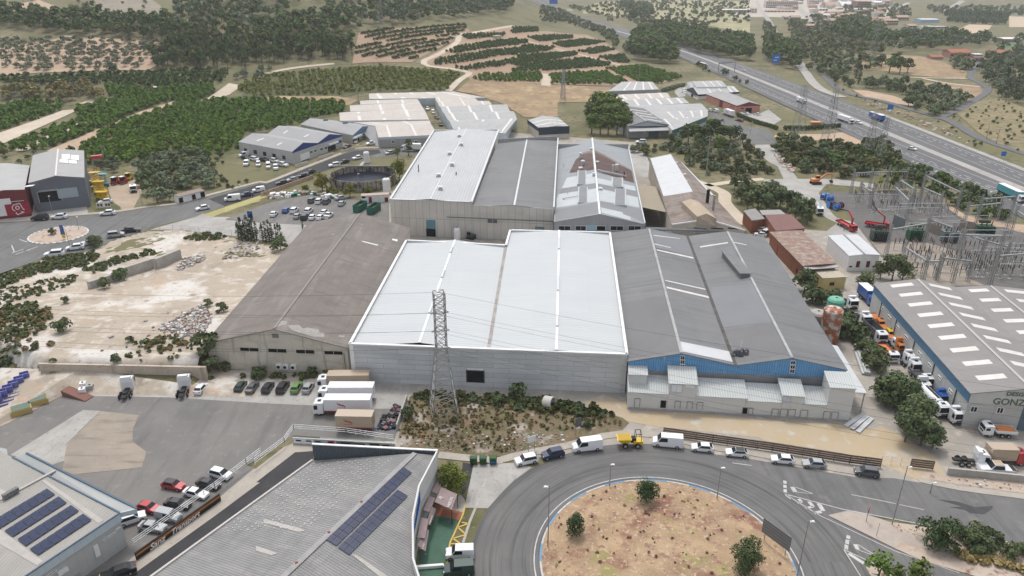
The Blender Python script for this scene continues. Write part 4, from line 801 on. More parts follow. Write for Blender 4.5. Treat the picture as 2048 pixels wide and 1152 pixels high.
# white and brown shed
ze=8.2;A, B, C_, D=P(7,1320,884, ze), P(7,1880,928, ze), P(7,1394,402, ze), P(7,1150,372, ze);Rf=RP(7,1592,845, A, B);Rb=P(7,1312,340, Rf.z)
BRR=MR('dusty_brown_sheet',(.27,.225,.195),(.22,.175,.15),.5,.1, stain=[(.2,(.16,.12,.1),.5,.62),(.8,(.36,.31,.27),.6,.7)], brick=dict(w=3, h=30, s=.15, c=(.7,.66,.62), v=.1))
h=Hall('white_and_brown_shed', 'shed whose roof is fresh white at the back and dusty brown in front',[A, Rf, B],[D, Rb, C_], CREAM, BRR, 'factory', ov=.15)
h.orf('white_sheet',0,7,[(1155,375),(1312,342),(1482,630),(1256,668)], WS,.03);h.orf('white_sheet',1,7,[(1318,345),(1392,402),(1640,655),(1600,660),(1490,630)], WS,.03)
MB().beam(A+Ve((0,-.1,.2)), Rf+Ve((0,-.1,.2)),.35,.4).beam(Rf+Ve((0,-.1,.2)), B+Ve((0,-.1,.2)),.35,.4).mk('verge_trim', wht, h.root)
for pts in([(1245,425),(1368,400),(1370,404),(1250,430)],[(1280,517),(1430,490),(1432,495),(1285,522)],[(1300,570),(1440,545),(1442,550),(1303,575)]):h.orf('roof_strip',0,7, pts, ALU,.05)
p=PL(7,1590,720, *h.slope(1));MB().tube(p, p+Ve((0,0,5)),.55, n=10).mk('chimney', DARK, h.roof);p=PL(7,1635,775, *h.slope(1));MB().tube(p, p+Ve((0,0,5.4)),.4, n=10).mk('chimney', stl, h.roof)
a, b=PL(7,1510,860, *h.slope(0)), PL(7,1660,870, *h.slope(1));zz=Rf.z+1.0;m=MB();y1=a.y+16
m.face([lift(a, a.z-1), lift(b, b.z-1), lift(b, zz), Ve(((a.x+b.x)/2, a.y, zz+1)), lift(a, zz)]);m.face([lift(a, zz), Ve(((a.x+b.x)/2, a.y, zz+1)), Ve(((a.x+b.x)/2-1.5, y1, zz+1)), Ve((a.x-1.5, y1, zz))]);m.face([Ve(((a.x+b.x)/2, a.y, zz+1)), lift(b, zz), Ve((b.x-1.5, y1, zz)), Ve(((a.x+b.x)/2-1.5, y1, zz+1))])
m.face([lift(a, zz), Ve((a.x-1.5, y1, zz)), Ve((a.x-1.5, y1, zz-3)), lift(a, zz-3)]);m.face([lift(b, zz), lift(b, zz-3), Ve((b.x-1.5, y1, zz-3)), Ve((b.x-1.5, y1, zz))]);m.mk('roof_monitor', M('dusty_cream',(.45,.37,.28),(.36,.28,.21), sc=.4), h.roof)
for x0, x1 in((1490,1585),(1620,1715),(1750,1830)):h.fit('window',(A, B),7, x0,902, x1,918, DARK,.05)
# ================================================================ more buildings
def eh(k, x, yb, yt):  # height of a wall whose foot and top are seen at yb, yt
 g=G(k, x, yb);return RP(k, x, yt, g, g+Ve((1,0,0))).z
def prof(k, pts, z):  # gable profile: first and last at eave height z, the others on the plane between them
 A, B=P(k, *pts[0], z), P(k, *pts[-1], z);return[A]+[RP(k, x, y, A, B)for x, y in pts[1:-1]]+[B]
def match(k, pts, f):  # far profile: same heights as profile f
 return[P(k, x, y, q.z)for(x, y), q in zip(pts, f)]
# ---- big grey roof with solar panels, front
fl_=site('solar_roofed_warehouse', 'corrugated grey roofed warehouse in the foreground with two solar strips and a curved white fascia', 'warehouse',(-24,88,0))
LB, LF=Ve((-35.2,105.7,5.5)), Ve((-35.2,105.7,5.5)).lerp(Ve((-50.2,81.2,5.5)),1.7);RB, RF=Ve((-16.8,103.8,8.45)), Ve((-16.8,103.8,8.45)).lerp(Ve((-31.5,76.1,8.45)),1.6)
FZ=[(-13.0,103.9),(-15.05,94.8),(-15.15,87.5),(-14.2,79.9),(-12.6,75.5),(-9.5,66)]
slope_n=(RB-RF).normalized();perp=Ve((slope_n.y,-slope_n.x,0));
if perp.x<0:perp=-perp
def rz(x, y):return 8.45-max(0,(Ve((x, y,0))-Ve((RB.x, RB.y,0))).dot(perp))*.155
GR_F=M('ribbed_grey_roof',(.275,.27,.265),(.225,.222,.22), sc=.12, rough=.7, corr=(.42, 'v',.3), streak=[((.12,.5),(.36,.34,.32),.5,.72,.6),((.8,.1),(.19,.19,.19),.54,.7,.5)], brick=dict(w=2.6, h=1.0, s=.04, c=(.9,.9,.9), v=.08))
m=MB()
def uvr(q):return[((p-RB).dot(perp),(p-RB).dot(slope_n))for p in q]
q=[LB, LF, RF, RB];m.face(q,0, uvr(q))
q=[RB, RF]+[Ve((x, y, rz(x, y)))for x, y in reversed(FZ)];m.face(q,0, uvr(q));froof=m.mk('roof', GR_F, fl_);froof['_o']=fl_['_o']
m=MB();m.face([lift(LF,-.2), lift(LB,-.2), LB, LF][::-1]);m.face([lift(LB,-.2), Ve((FZ[0][0], FZ[0][1],-.2)), Ve((*FZ[0],8.0)), RB, LB][::-1])
for(a, b)in zip(FZ, FZ[1:]):m.face([(*b,-.2),(*a,-.2),(*a,6.2),(*b,6.2)])
m.mk('wall', lgW, fl_)
m=MB();par=[(-35.1,106.0),(-13.0,104.15)];m.hexa([(-35.1,105.9,5.2),(-13.0,104.05,5.2),(-13.0,104.3,5.2),(-35.1,106.15,5.2),(-35.1,105.9,8.75),(-13,104.05,8.75),(-13,104.3,8.75),(-35.1,106.15,8.75)]);m.mk('back_parapet', M('slate_blue_cladding',(.075,.095,.11),(.095,.115,.13), sc=.3, corr=(.4, 'u',.3)), fl_)
MB().beam((-35.1,106.02,8.82),(-12.9,104.18,8.82),.4,.16).mk('parapet_coping', wht, fl_)
m=MB();fas=M('white_fascia',(.62,.62,.6),(.55,.55,.53), sc=.4, rough=.6, brick=dict(w=4, h=9, s=.04, c=(.8,.8,.8), v=.03))
tops=[8.85,8.85,8.85,8.0,7.9,7.8]
for i,(a, b)in enumerate(zip(FZ, FZ[1:])):
 d=Ve((b[0]-a[0], b[1]-a[1],0)).normalized();n_=Ve((-d.y, d.x,0));t0, t1=(tops[i], tops[i])if i!=2 else(8.85,8.0)
 A_, B_=Ve((*a,0)), Ve((*b,0));o_=n_*.14
 m.hexa([lift(A_,5.4)-o_, lift(B_,5.4)-o_, lift(B_,5.4)+o_, lift(A_,5.4)+o_, lift(A_, t0)-o_, lift(B_, t1)-o_, lift(B_, t1)+o_, lift(A_, t0)+o_])
fa=m.mk('fascia', fas, fl_);fa['_o']=fl_['_o']
BLUEL=M('sign_blue',(.04,.13,.42), rough=.5)
d=Ve((FZ[1][0]-FZ[2][0], FZ[1][1]-FZ[2][1],0)).normalized();n_=Ve((d.y,-d.x,0))
# blue brush lettering band on the fascia: unreadable strokes in the photo
m=MB();rng=random.Random(3);o0=Ve((*FZ[2],0))+n_*.17
for i in range(26):
 s=-2.6+i*.36;hgt_=1.0+.9*min(1, i/20)*rng.uniform(.6,1);zc=6.7+.4*(i/26);a=o0+d*s+Ve((0,0, zc-hgt_/2));b=o0+d*(s+rng.uniform(.1,.4))+Ve((0,0, zc+hgt_/2));m.beam(a, b,.03,.13)
m.beam(o0+d*-2.8+Ve((0,0,6.0)), o0+d*6.9+Ve((0,0,6.6)),.03,.2);m.beam(o0+d*2+Ve((0,0,7.9)), o0+d*7.1+Ve((0,0,8.2)),.03,.16);m.mk('lettering', BLUEL, fa)
m=MB();m.beam(RB+Ve((0,0,.08)), RF+Ve((0,0,.08)),.9,.12);m.mk('ridge_cap', M('grey_ridge_flash',(.33,.32,.31),(.26,.25,.25), sc=1), froof)
m=MB();m.beam(LB+Ve((-.1,0,.1)), LF+Ve((-.1,0,.1)),.35,.3);m.mk('gutter', M('pale_gutter',(.48,.45,.42)), fl_)
for t in(.23,.42,.59,.9):p=RB.lerp(RF, t*.8+.1);MB().box((p.x-.2, p.y, p.z+.2),(.35,.25,.15),.5).mk('safety_bracket', M('red_bracket',(.35,.06,.06)), froof)
SKD=M('weathered_roof_light',(.43,.405,.375),(.36,.34,.315), sc=.6)
pR=(RB, RF, Ve((RB.x, RB.y,8.45))+perp*10-Ve((0,0,1.55)))
pL=(RB, RF, LB)
for pts in([(60,715),(350,790),(380,810),(320,815),(60,745)],[(0,920),(170,980),(120,995),(0,960)]):
 q=[PL(14, *p, *pL,.06)for p in pts];m=MB();m.face(q if(q[1]-q[0]).cross(q[2]-q[1]).z>0 else q[::-1]);m.mk('roof_light', SKD, froof)
q=[PL(14, *p, *pR,.06)for p in[(730,985),(770,990),(1010,1152),(950,1160)]];m=MB();m.face(q if(q[1]-q[0]).cross(q[2]-q[1]).z>0 else q[::-1]);m.mk('roof_light', SKD, froof)
q=[];m=MB()  # rows of pale fixings on the near roof slope
for i in range(14):
 for j in range(26):
  if rng.random()<.35:continue
  p=LB.lerp(RB,.06+.058*i);p=p+(LF-LB).normalized()*(1.2+j*.78);p.z+=.03;m.box(p,(.16,.16,.03),.5)
o=m.mk('roof_fixing', M('pale_fixing',(.55,.53,.5)), froof);o['kind']='stuff'
PV=M('solar_cell_panel',(.012,.02,.055),(.016,.026,.065), sc=.7, rough=.12, spec=.35, brick=dict(w=1.0, h=1.0, s=.02, c=(2.5,2.5,2.3), v=.2))
def pv_array(label, cornersA, plane, k, nu, nv, group='solar panel arrays', tilt=.12):
 c=[PL(k, *p, *plane, tilt)for p in cornersA];n=(plane[1]-plane[0]).cross(plane[2]-plane[0]).normalized();n=n if n.z>0 else-n
 r=site('solar_array', label, 'solar panels', tuple(c[0]), group);m=MB()
 for t in(.2,.8):m.beam(c[0].lerp(c[3], t)-n*.05, c[1].lerp(c[2], t)-n*.05,.06)
 m.mk('rail', ALU, r)
 for i in range(nu):
  for j in range(nv):
   g=.02
   f=lambda a, b:c[0].lerp(c[1], a).lerp(c[3].lerp(c[2], a), b)
   q=[f((i+g)/nu,(j+g)/nv), f((i+1-g)/nu,(j+g)/nv), f((i+1-g)/nu,(j+1-g)/nv), f((i+g)/nu,(j+1-g)/nv)]
   if(q[1]-q[0]).cross(q[2]-q[1]).dot(n)<0:q=q[::-1]
   mm=MB();mm.hexa(q+[p+n*.05 for p in q]);o=mm.mk('solar_panel', PV, r)
pv_array('long strip of dark solar panels two wide just below the ridge of the foreground roof',[(1132,318),(1196,362),(618,926),(528,872)], pR,14,2,14)
pv_array('shorter strip of dark solar panels two wide lower on the foreground roof',[(1088,493),(1166,541),(716,996),(628,936)], pR,14,2,11)
# awnings and entrance on the curved front
AWN=M('mauve_awning',(.30,.23,.23),(.26,.2,.2), sc=1, rough=.8)
def slq(name, label, cat, k, pts, zs, mat, th=.1, group=None, legs=()):
 q=[P(k, x, y, z)for(x, y), z in zip(pts, zs)];r=site(name, label, cat,(q[0].x, q[0].y,0), group);m=MB()
 if(q[1]-q[0]).cross(q[2]-q[0]).z<0:q=q[::-1]
 m.hexa(q+[p+Ve((0,0, th))for p in q]);m.mk('sheet', mat, r)
 for i in legs:m=MB();m.tube((q[i].x, q[i].y,0), q[i],.06, n=6);m.mk('post', DARK, r)
 return r, q
slq('awning', 'narrow mauve awning highest up the white fascia beside the bushy tree', 'awning',31,[(280,185),(330,205),(270,340),(215,315)],(3.6,3.2,3.2,3.6), AWN, group='mauve awnings on the white fronted warehouse')
slq('awning', 'mauve awning second from the tree, above the lettered sloping one', 'awning',31,[(195,360),(250,385),(190,520),(130,500)],(3.6,3.2,3.2,3.6), AWN, group='mauve awnings on the white fronted warehouse')
slq('awning', 'mauve awning lowest on the white fascia above the green floor', 'awning',31,[(115,575),(185,590),(150,780),(70,775)],(3.6,3.2,3.2,3.6), AWN, group='mauve awnings on the white fronted warehouse')
r, q=slq('entrance_canopy', 'large mauve entrance canopy on posts with faded white letters over the brick paving', 'canopy',31,[(310,275),(470,345),(412,500),(245,420)],(3.4,3.0,3.0,3.4), AWN,.12, 'lettered canopies',(1,2))
def ctx(r, k, p0, p1, z, body, size):
 a, b=P(k, *p0, z), P(k, *p1, z);d=(b-a).normalized();txm(body, size, M('faded_lettering',(.55,.5,.48)), fmx(a, d, Ve((-d.y, d.x,0))), r, bold=.03)
ctx(r,31,(395,470),(440,345),3.35, 'MESON',.75);ctx(r,31,(300,395),(345,375),3.5, 'R',1.2)
r, q=slq('entrance_canopy', 'middle mauve sloping canopy with white letters hanging over the green floor', 'canopy',31,[(215,465),(262,490),(203,650),(165,620)],(3.3,2.2,2.2,3.3), AWN,.1, 'lettered canopies');ctx(r,31,(195,640),(245,500),2.75, 'MESON',.62)
r, q=slq('entrance_canopy', 'nearest mauve sloping canopy with white letters beside the white bollard bar', 'canopy',31,[(150,680),(188,700),(155,910),(72,850)],(3.3,2.4,2.2,3.3), AWN,.1, 'lettered canopies');ctx(r,31,(130,885),(172,715),2.75, 'PASTELERIA'[:6],.75)
# ---- bottom-left warehouse with four solar rows
bl_=site('blue_trimmed_warehouse', 'beige roofed warehouse cut by the lower left corner with blue trim and four solar rows', 'warehouse',(-78,88,0));zb=6.6
q0, q1, q2=P(13,100,250, zb), P(13,922,678, zb), P(13,215,1152, zb);dB=(q1-q0);dF=(q2-q1).normalized()
pR2, pL2=q1+dF*24, q0+dF*24;q00=q0-dB.normalized()*26;pL3=pL2-dB.normalized()*26
tanR=MR('beige_ribbed_roof',(.34,.325,.295),(.30,.285,.26),.5,.1, streak=[((.5,.04),(.27,.26,.24),.55,.7,.5)])
m=MB();q=[q00, pL3, pR2, q1];up=Ve((0,0,.25));m.hexa([p for p in q]+[p+up for p in q]);broof=m.mk('roof', tanR, bl_);broof['_o']=bl_['_o']
m=MB();ins=[q1-dB.normalized()*.3, pR2-dB.normalized()*.3, pL3, q00];m.prism([p.xy for p in ins],-.2, zb);bw=m.mk('wall', lgW, bl_)
nrm=Ve((dB.y,-dB.x,0)).normalized();n1=dB.normalized()
m=MB();m.hexa([q1+n1*.15+Ve((0,0,-1.2)), pR2+n1*.15+Ve((0,0,-1.2)), pR2+n1*.02+Ve((0,0,-1.2)), q1+n1*.02+Ve((0,0,-1.2)), q1+n1*.15+up, pR2+n1*.15+up, pR2+n1*.02+up, q1+n1*.02+up]);m.mk('fascia', PALEB, bl_)
m=MB();ETR=M('slate_blue_trim',(.09,.135,.18));m.beam(q1+n1*.1+up*1.3, pR2+n1*.1+up*1.3,.22,.18);m.beam(q1+up*1.3, q0+up*1.3,.25,.18);m.mk('edge_trim', ETR, bl_)
e=[P(13,100,248, zb-.1), P(13,918,672, zb-.1), P(13,1050,640, zb-.3), P(13,205,214, zb+.4)];m=MB();m.hexa(e+[p+Ve((0,0,.14))for p in e]);m.mk('side_canopy', MR('pale_canopy',(.4,.41,.4),(.36,.37,.36),.4,.12), bl_)
m=MB();m.beam(e[2]+Ve((0,0,.15)), e[3]+Ve((0,0,.15)),.3,.3);m.mk('canopy_edge', ETR, bl_);m=MB();m.beam(e[1]+Ve((0,0,-.3)), e[2]+Ve((0,0,-.3)),.2,.9);m.mk('canopy_end', PALEB, bl_)
pB=(q0, q1, q2)
def flatsheet(name, k, pts, plane, mat, par, upz, th=.03):
 q=[PL(k, *p, *plane, upz)for p in pts];q=q if(q[1]-q[0]).cross(q[2]-q[1]).z>0 else q[::-1];m=MB();m.hexa(q+[p+Ve((0,0, th))for p in q]);return m.mk(name, mat, par)
flatsheet('roof_light',13,[(320,430),(345,420),(800,735),(760,760)], pB, SKD, broof,.27);flatsheet('roof_light',13,[(-100,760),(0,800),(335,1050),(290,1085),(-60,880)], pB, SKD, broof,.27);flatsheet('roof_light',13,[(-200,440),(0,490),(90,530),(20,600),(-200,560)], pB, SKD, broof,.27)
m=MB();m.beam(PL(13,430,355, *pB,.4), PL(13,-100,640, *pB,.4),.5,.2);m.mk('ridge_cap', M('beige_ridge',(.4,.38,.35)), broof);m=MB();m.beam(PL(13,150,515, *pB,.9), PL(13,35,580, *pB,.9),.7,.8);m.mk('roof_ventilator', gR, broof)
for lb, c in(('back row of solar panels on the blue trimmed roof, nearest the ridge',[(365,495),(430,540),(-100,870),(-165,810)]),('second row of solar panels from the ridge on the blue trimmed roof',[(455,555),(520,605),(105,868),(40,820)]),('third row of solar panels from the ridge on the blue trimmed roof',[(550,622),(613,668),(205,940),(138,885)]),('front row of solar panels on the blue trimmed roof, nearest the wall',[(643,688),(710,738),(300,1010),(232,962)])):
 L_=(PL(13, *c[0], *pB)-PL(13, *c[3], *pB)).length;pv_array(lb,[c[0], c[3], c[2], c[1]], pB,13,9 if c[3][0]<0 else 7,1, tilt=.42)
hh=Hall.__new__(Hall);hh.root=bl_;hh.base=0;wa, wb_=pR2+n1*-.28, q1+n1*-.28
hh.fit('window',(wa, wb_),13,795,880,880,815, GL,.05,(wht,.1));hh.fit('window',(wa, wb_),13,370,1150,425,1105, GL,.05,(wht,.1));hh.fit('service_box',(wa, wb_),13,445,1152,510,1075, wht,.4);hh.fit('service_box',(wa, wb_),13,885,800,920,770, wht,.2);hh.fit('drain_pipe',(wa, wb_),13,738,1010,746,905, wht,.15);hh.fit('door',(wa, wb_),13,560,1260,610,1120, gW,.05)
# small lean-to at the left edge
q=[P(13,-200,130,4), P(13,55,185,4), P(13,62,235,4), P(13,-200,275,4)];r=site('edge_shed', 'pale flat roofed shed at the left edge behind the blue trimmed warehouse', 'shed',(q[0].x, q[0].y,0));q=q[::-1]
if(q[1]-q[0]).cross(q[2]-q[1]).z<0:q=q[::-1]
m=MB();m.prism([p.xy for p in q],-.2,3.9);m.mk('wall', gW, r);m=MB();m.hexa(q+[p+Ve((0,0,.25))for p in q]);m.mk('roof', bR2, r)
# ---- blue-banded scrapyard warehouse on the right
A, D=P(12,1590,870,8), P(12,850,35,8);vF=A-D;bk=[D, P(12,1180,0,9.8), P(12,1480,62,8.1), P(12,1738,50,9.8)];bk.append(bk[2]+(bk[2]-bk[0]));bk+=[bk[3]+(bk[2]-bk[0]), bk[4]+(bk[2]-bk[0])]
fr=[p+vF for p in bk]
GRT=MR('warm_grey_roof',(.27,.255,.245),(.235,.222,.212),.5,.08, streak=[((.5,.04),(.2,.19,.185),.55,.7,.5)], brick=dict(w=1.05, h=9, s=.04, c=(.88,.88,.88), v=.06))
WPAN=M('white_panel_wall',(.50,.50,.48),(.45,.45,.43), sc=.3, rough=.8, streak=[((.8,.07),(.34,.32,.28),.6,.72,.5)], brick=dict(w=8, h=3.2, s=.05, c=(.75,.75,.73), v=.05))
h=Hall('scrapyard_warehouse', 'grey roofed warehouse with pale skylight strips, a blue side band and a lettered white front', fr, bk, WPAN, GRT, ov=.3, caps=M('pale_ridge_flash',(.42,.4,.38)), capr=(1,3,5))
DES=h
h.band('blue_band', D, A,5.9,8.0, SBLUE,.12)
for i in range(9):
 t0=.045+i*.108
 for s_,(u0, u1)in((0,(.3,.8)),(1,(.2,.75)),(2,(.25,.8)),(3,(.2,.75))):
  f0, f1, b0, b1=h.f[s_], h.f[s_+1], h.b[s_], h.b[s_+1];up_=Ve((0,0, h.th+.03));w=.017;sh=0
  q=[b0.lerp(f0, t0-w+sh).lerp(b1.lerp(f1, t0-w+sh), u0), b0.lerp(f0, t0+w).lerp(b1.lerp(f1, t0+w), u0), b0.lerp(f0, t0+w).lerp(b1.lerp(f1, t0+w), u1), b0.lerp(f0, t0-w).lerp(b1.lerp(f1, t0-w), u1)]
  q=q if(q[1]-q[0]).cross(q[2]-q[1]).z>0 else q[::-1];m=MB();m.face([p+up_ for p in q]);m.mk('roof_light', SKYL, h.roof)
for x, y in((905,213),(965,288),(1028,362),(1094,440),(1198,565),(1275,657),(1352,752),(1435,855)):h.fit('window',(D, A),12, x-9, y-20, x+9, y+18, GL,.05,(wht,.12))
for x, y in((885,275),(1005,380),(1140,555),(1290,735),(1450,960)):
 p=RP(12, x, y, D, A);MB().box((p.x-.12, p.y,2.95),(.2,.2,5.9)).mk('drain_pipe', M('dark_drain',(.12,.12,.12)), h.root)
fa_, fb_=fr[0], fr[2]
h.fit('window',(fa_, fb_),12,1583,1008,1640,975, GL,.05,(wht,.12));h.fit('window',(fa_, fb_),12,1785,1018,1840,983, GL,.05,(wht,.12));h.fit('door',(fa_, fb_),12,1935,1152,2250,980, BLUEROLL,.08)
m=MB();n_=Ve(((fb_-fa_).y,-(fb_-fa_).x,0)).normalized();ex=n_*.14;zl=5.9
for a, r_, b in((fr[0], fr[1], fr[2]),(fr[2], fr[3], fr[4])):m.face([lift(a, zl)+ex, lift(b, zl)+ex, b+ex, r_+ex, a+ex]);m.face([lift(a, zl), lift(b, zl), lift(b, zl)+ex, lift(a, zl)+ex]);m.face([a+ex, r_+ex, r_, a]);m.face([r_+ex, b+ex, b, r_])
fas=m.mk('front_fascia', M('cream_fascia',(.56,.56,.53),(.5,.5,.47), sc=.4, rough=.7), h.root);fas['_o']=h.root['_o']
GLET=M('grey_green_letters',(.1,.135,.115), rough=.6);dF_=(fb_-fa_).normalized()
p=RP(12,1748,948, fa_, fb_);p2=RP(12,1855,884, fa_, fb_);txm('GONZALEZ',2.0, GLET, fmx(p+n_*.2, dF_,(0,0,1)), fas, bold=.035);txm('DESGUACES',1.3, GLET, fmx(p2+n_*.2, dF_,(0,0,1)), fas, bold=.02)
# ---- left street: red shed, grey shed
ze=eh(26,410,1020,640);A, B, C_, D=P(26,-220,700, ze), P(26,352,645, ze), P(26,425,300, ze), P(26,-200,270, ze)
m_red=M('maroon_cladding',(.2,.035,.04),(.165,.03,.035), sc=.4, rough=.6, corr=(.4, 'u',.2))
A=lift(A, ze);f_=[A, Ve((A.lerp(B,.5).x, A.lerp(B,.5).y, ze+.5)), B];b_=[D, Ve((D.lerp(C_,.5).x, D.lerp(C_,.5).y, ze+.5)), C_]
h=Hall('maroon_fronted_unit', 'maroon fronted unit at the left edge with a big red lettered door', f_, b_, m_red, bR2, 'industrial unit', ov=.1)
h.fit('door',(A, B),26,-60,1035,140,765, wht,.06);dr=h.fit('door',(A, B),26,108,1022,405,825, M('red_door',(.33,.02,.04),(.3,.02,.035), sc=1, rough=.6),.08);dr['label']='red shutter with a white outlined letter g';dr['_o']=h.root['_o']
h.fit('shutter_box',(A, B),26,100,825,345,795, wht,.25)
dd=(B-A).xy.normalized();dd=Ve((dd.x, dd.y,0));n_=Ve((dd.y,-dd.x,0));loop=[(175,870),(290,835),(355,925),(350,960),(255,1000),(232,975)];m=MB()
pt=lambda x, y:RP(26, x, y, A, B)+n_*.14
for a, b in zip([(232,975),(305,960),(340,930),(285,840),(200,860),(175,890),(185,930),(220,950),(300,930),(300,945),(240,970)],[(255,1002),(350,965),(352,920),(340,930),(285,838),(200,860),(175,890),(185,930),(300,930),(300,948),(232,975)]):m.beam(pt(*a), pt(*b),.05,.3)
m.beam(pt(255,1002), pt(352,962),.05,.3)
for i in range(14):
 t0, t1=2*math.pi*i/14,2*math.pi*(i+1)/14;m.beam(pt(252+26*math.cos(t0),902+24*math.sin(t0)), pt(252+26*math.cos(t1),902+24*math.sin(t1)),.05,.32)
m.mk('emblem', wht, dr)
ze=eh(26,1240,880,472);f_=prof(26,[(412,552),(803,447),(1212,472)], ze);b_=match(26,[(480,152),(838,62),(1206,86)], f_)
h=Hall('grey_street_shed', 'grey gabled shed with a wide open door and white roof panels beside the street', f_, b_, M('blue_grey_wall',(.16,.175,.2),(.14,.155,.175), sc=.3, corr=(.4, 'u',.12)), MR('light_grey_roof',(.36,.355,.345),(.33,.325,.315),.6,.05), caps=M('white_ridge',(.6,.59,.57)), ov=.15)
h.fit('door',(f_[0], f_[2]),26,578,830,855,648, DARK,.05,(ALU,.15));h.fit('sliding_door',(f_[0], f_[2]),26,848,770,1105,605, ROLLER,.3);h.fit('door_header',(f_[0], f_[2]),26,562,662,830,630, ALU,.5)
for pts in([(890,145),(1008,145),(1005,212),(888,212)],[(1020,155),(1138,160),(1135,230),(1020,220)],[(862,215),(980,218),(980,272),(855,262)],[(990,225),(1108,235),(1105,282),(990,275)]):h.orf('roof_panel',1,26, pts, wht,.12,.06)
m=MB();a, b=P(26,385,590, ze-.5), P(26,505,575, ze-.5);m.hexa([a, b, b+Ve((0,-1.5,-.1)), a+Ve((0,-1.5,-.1)), a+Ve((0,0,.2)), b+Ve((0,0,.2)), b+Ve((0,-1.5,.1)), a+Ve((0,-1.5,.1))]);m.mk('door_canopy', wht, h.root)
# ---- blue gabled pair and its neighbour
ze=eh(6,505,420,322);f_=prof(6,[(515,322),(600,252),(712,258),(800,187),(897,193)], ze);f_[2].z=max(f_[2].z, ze);b_=match(6,[(105,247),(210,182),(328,186),(413,123),(540,128)], f_)
h=Hall('blue_gabled_sheds', 'pair of joined grey roofed sheds with dark blue gables beside the street bend', f_, b_, CREAM if False else lgW, MR('plain_grey_roof',(.33,.33,.33),(.3,.3,.3),.6,.06), ov=.15)
A, B=f_[0], f_[4];n_=Ve(((B-A).y,-(B-A).x,0)).normalized()*.12;m=MB()
for a, r_, b in((f_[0], f_[1], f_[2]),(f_[2], f_[3], f_[4])):m.face([a+n_+Ve((0,0,-.6)), b+n_+Ve((0,0,-.6)), b+n_, r_+n_, a+n_])
m.mk('gable_fascia', NAVY, h.root)
h.fit('door',(A, B),6,583,395,645,318, wht,.06);h.fit('door',(A, B),6,590,412,645,370, NAVY,.1);h.fit('door',(A, B),6,792,322,848,262, DARK,.06);h.fit('sign_panel',(A, B),6,858,262,893,228, NAVY,.1);h.fit('door_canopy',(A, B),6,790,262,860,248, wht,1.2)
for x, y in((662,322),(693,312),(740,300),(773,290)):h.fit('window',(A, B),6, x-9, y+14, x+9, y-12, GL,.05,(wht,.15))
for x, y in((160,310),(233,322),(305,336),(378,350),(453,365)):h.fit('window',(b_[0], f_[0]),6, x-9, y+11, x+9, y-11, GL,.05,(DARK,.1))
for i, pts in((0,[(230,240),(295,218),(305,222),(240,246)]),(0,[(398,268),(435,250),(442,256),(405,276)]),(2,[(445,180),(480,158),(488,163),(455,184)]),(2,[(605,208),(640,188),(650,192),(615,212)])):h.orf('roof_light', i,6, pts, SKYL,.05)
ze2=eh(6,975,262,198);f_=prof(6,[(980,196),(1056,128),(1140,124)], ze2);b_=match(6,[(582,112),(655,66),(800,78)], f_)
h=Hall('pale_blue_gabled_shed', 'grey shed with a steel blue gable beside the dark blue gabled pair', f_, b_, gW, MR('plain_grey_roof2',(.34,.34,.34),(.3,.3,.3),.6,.06), ov=.15)
A, B=f_[0], f_[2];n_=Ve(((B-A).y,-(B-A).x,0)).normalized()*.12;m=MB();m.face([A+n_+Ve((0,0,-.8)), B+n_+Ve((0,0,-.8)), B+n_, f_[1]+n_, A+n_]);m.mk('gable_fascia', SBLUE, h.root)
h.fit('door',(A, B),6,985,262,1028,210, DARK,.06);h.fit('door_canopy',(A, B),6,980,210,1040,196, wht,1.2)
for x, y in((1065,185),(1122,168)):h.fit('window',(A, B),6, x-8, y+12, x+8, y-12, GL,.05,(wht,.15))
for x, y in((775,80),(925,103)):p=PL(6, x, y, *h.slope(0),.4);MB().box(p,(2.4,1.2,.9),.4).mk('roof_vent', gR, h.roof)
# ---- beige terraced units: rows front to back
def unit(label, k, L_, R_, zv, rz_, rm, wm=PALEB, lights=(), endm=None):  # L_, R_: photo points (front eave, ridge, back eave)
 f_=[P(k, *L_[0], zv), P(k, *L_[1], zv+rz_), P(k, *L_[2], zv)];b_=[P(k, *R_[0], zv), P(k, *R_[1], zv+rz_), P(k, *R_[2], zv)]
 f_, b_=[f_[2], f_[1], f_[0]],[b_[2], b_[1], b_[0]]
 h=Hall('industrial_unit', label, f_, b_, wm, rm, 'industrial unit', ov=.1, group='terraced industrial units')
 for t in lights:
  w=.018
  for i in(1,0):
   A, B, C_, D=h.f[i], h.f[i+1], h.b[i+1], h.b[i];q=[A.lerp(D, t-w), B.lerp(C_, t-w), B.lerp(C_, t+w), A.lerp(D, t+w)];q=q if(q[1]-q[0]).cross(q[2]-q[1]).z>0 else q[::-1]
   m=MB();m.face([p+Ve((0,0, h.th+.04))for p in q]);m.mk('roof_light', SKYL, h.roof)
 return h
U=unit('long beige unit at the very back of the terraces spanning both rows',27,[(715,205),(705,138),(715,128)],[(2380,185),(1945,103),(1930,96)],6,1.0, bR, lights=(.1,.3,.48,.68,.86))
unit('beige unit of the left terrace, second from the back',27,[(585,282),(578,232),(720,222)],[(1440,262),(1405,212),(1390,206)],6,.9, bR, lights=(.3,.72))
unit('beige unit of the left terrace, third from the back',27,[(440,385),(430,298),(580,288)],[(1495,355),(1440,268),(1430,262)],6,1.0, bR, lights=(.42,.74))
unit('beige unit of the left terrace, second from the front and widest',27,[(290,520),(280,402),(440,390)],[(1570,500),(1500,360),(1495,352)],6,1.2, bR, lights=(.22,.5,.78))
u1=unit('beige unit of the left terrace, nearest the street, with the pale blue front',27,[(840,760),(800,595),(470,540)],[(1690,720),(1595,565),(1570,505)], eh(27,850,905,760),1.3, bR, gW, lights=(.2,.64))
